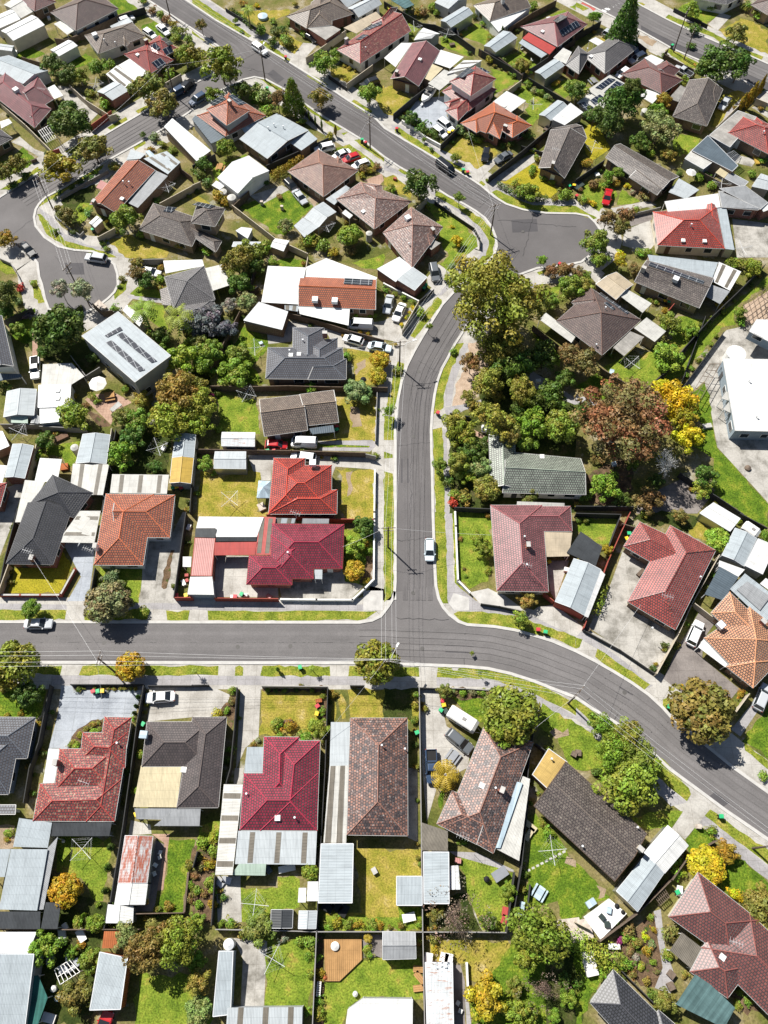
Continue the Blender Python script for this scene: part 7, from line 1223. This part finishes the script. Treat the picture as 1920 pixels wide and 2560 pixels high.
# ================================================================== the smallest bushes become one mass
BUSH.sort(key=lambda t: -t[0]); gone = set(); vv, ff, cc = [], [], []
for rw, rt in BUSH[285:]:
    gone.add(rt.name)
    for ch in list(rt.children):
        me = ch.data; M = Matrix.Translation(rt.location) @ Matrix.Translation(ch.location) @ ch.rotation_euler.to_matrix().to_4x4() @ Matrix.Diagonal((*ch.scale, 1)); o0 = len(vv)
        vv += [tuple(M @ v.co) for v in me.vertices]; ff += [tuple(i + o0 for i in p.vertices) for p in me.polygons]
        at = me.attributes['tint'].data; k = ch.color
        for i in range(len(me.polygons)): t = at[i].color; cc += [t[0] * k[0], t[1] * k[1], t[2] * k[2], 1]
        bpy.data.objects.remove(ch)
TUFT = [leafmesh('tuft', blobs(s, 6, .35, .7, -.1, .8, True, .5), .2, 8, s, hv=.2) for s in (61, 62, 63)]; rs = random.Random(77); bt = [(.13, .19, .025), (.2, .19, .03), (.08, .12, .02), (.26, .2, .03), (.22, .28, .03)]
for a, b2 in FL:
    dd = b2 - a; ln = dd.length; nn = Vector((-dd.y, dd.x, 0)).normalized()
    for i in range(int(ln / 1.3)):
        if rs.random() > .42: continue
        r = rs.uniform(.3, .75); c = a + dd * ((i + rs.random()) / max(1, int(ln / 1.3))) + nn * rs.choice((-1, 1)) * (r + .1); me = TUFT[i % 3]; k = rs.choice(bt); o0 = len(vv)
        vv += [(c.x + v.co.x * r, c.y + v.co.y * r, r * .5 + v.co.z * r * .8) for v in me.vertices]; ff += [tuple(q + o0 for q in p.vertices) for p in me.polygons]
        for t in me.attributes['tint'].data: cc += [t.color[0] * k[0], t.color[1] * k[1], t.color[2] * k[2], 1]
me = bpy.data.meshes.new('low_shrubs'); me.from_pydata(vv, [], ff); me.materials.append(MATS['leaf']); at = me.attributes.new('tint', 'FLOAT_COLOR', 'FACE'); at.data.foreach_set('color', cc)
o = bpy.data.objects.new('low_shrubs', me); COL.objects.link(o); o['kind'] = 'stuff'; o['label'] = 'small low shrubs scattered through the garden beds and along the paths'; o['category'] = 'shrubs'
THINGS[:] = [t for t in THINGS if t[0].name not in gone]
for nm_ in gone: bpy.data.objects.remove(bpy.data.objects[nm_])
# ================================================================== labels: what stands nearest tells look-alikes apart
def nearest(x, y, skip=None):
    best = min(ANCH, key=lambda a: (a[0] - x) ** 2 + (a[1] - y) ** 2); return best
def word(dx, dy):
    d = math.hypot(dx, dy)
    if d < 5.5: return 'beside'
    if abs(dx) > abs(dy): return 'left of' if dx < 0 else 'right of'
    return 'below' if dy < 0 else 'above'
tab = {}
for t in THINGS:
    o, look, x, y, own = t
    if own: lab = own
    else:
        a = nearest(x, y); lab = look + ' ' + word(x - a[0], y - a[1]) + ' ' + a[2]
    tab.setdefault(lab, []).append(t)
ORD = ['first', 'second', 'third', 'fourth', 'fifth', 'sixth', 'seventh', 'eighth', 'ninth', 'tenth', 'eleventh', 'twelfth']
for lab, ts in tab.items():
    if len(ts) == 1: ts[0][0]['label'] = lab; continue
    sx = max(t[2] for t in ts) - min(t[2] for t in ts); sy = max(t[3] for t in ts) - min(t[3] for t in ts)
    if sx >= sy: ts.sort(key=lambda t: t[2]); e = ('leftmost', 'rightmost', 'from left')
    else: ts.sort(key=lambda t: -t[3]); e = ('topmost', 'lowest', 'from top')
    for i, t in enumerate(ts):
        pre = e[0] if i == 0 else e[1] if i == len(ts) - 1 else ('middle' if len(ts) == 3 else ORD[min(i, 11)] + ' ' + e[2])
        t[0]['label'] = pre + ' ' + lab
for t in THINGS:
    w = t[0]['label'].split()
    if len(w) > 16:
        for f in ('small ', 'large ', 'low ', 'tall ', 'weathered '):
            if len(t[0]['label'].split()) > 16: t[0]['label'] = t[0]['label'].replace(f, '', 1)
        if len(t[0]['label'].split()) > 16: print('LONG', t[0]['label'])
# ================================================================== light
EL, AZ = math.radians(50), math.radians(134)      # towards the sun: up and to the left of the picture
w = bpy.data.worlds.new('World'); sc.world = w; w.use_nodes = True; n = w.node_tree.nodes
sky = n.new('ShaderNodeTexSky'); sky.sky_type = 'NISHITA'; sky.sun_disc = False; sky.sun_elevation = EL; sky.sun_rotation = math.pi / 2 - AZ
w.node_tree.links.new(sky.outputs[0], n['Background'].inputs[0]); n['Background'].inputs[1].default_value = 0.05
sd = bpy.data.lights.new('sun', 'SUN'); sd.energy = 5.0; sd.angle = math.radians(0.5); sd.color = (1, 0.965, 0.9); so_ = bpy.data.objects.new('sun', sd); COL.objects.link(so_)
dv = Vector((math.cos(EL) * math.cos(AZ), math.cos(EL) * math.sin(AZ), math.sin(EL))); so_.rotation_euler = dv.to_track_quat('Z', 'Y').to_euler()
vs = sc.view_settings; sc.display_settings.display_device = 'sRGB'; vs.view_transform = 'Standard'; vs.look = 'None'; vs.gamma = 1; vs.exposure = 0.68
sc.cycles.max_bounces = 4; sc.cycles.diffuse_bounces = 3; sc.cycles.glossy_bounces = 2; sc.cycles.transmission_bounces = 2
print('things', len(THINGS), 'objects', len(bpy.data.objects))
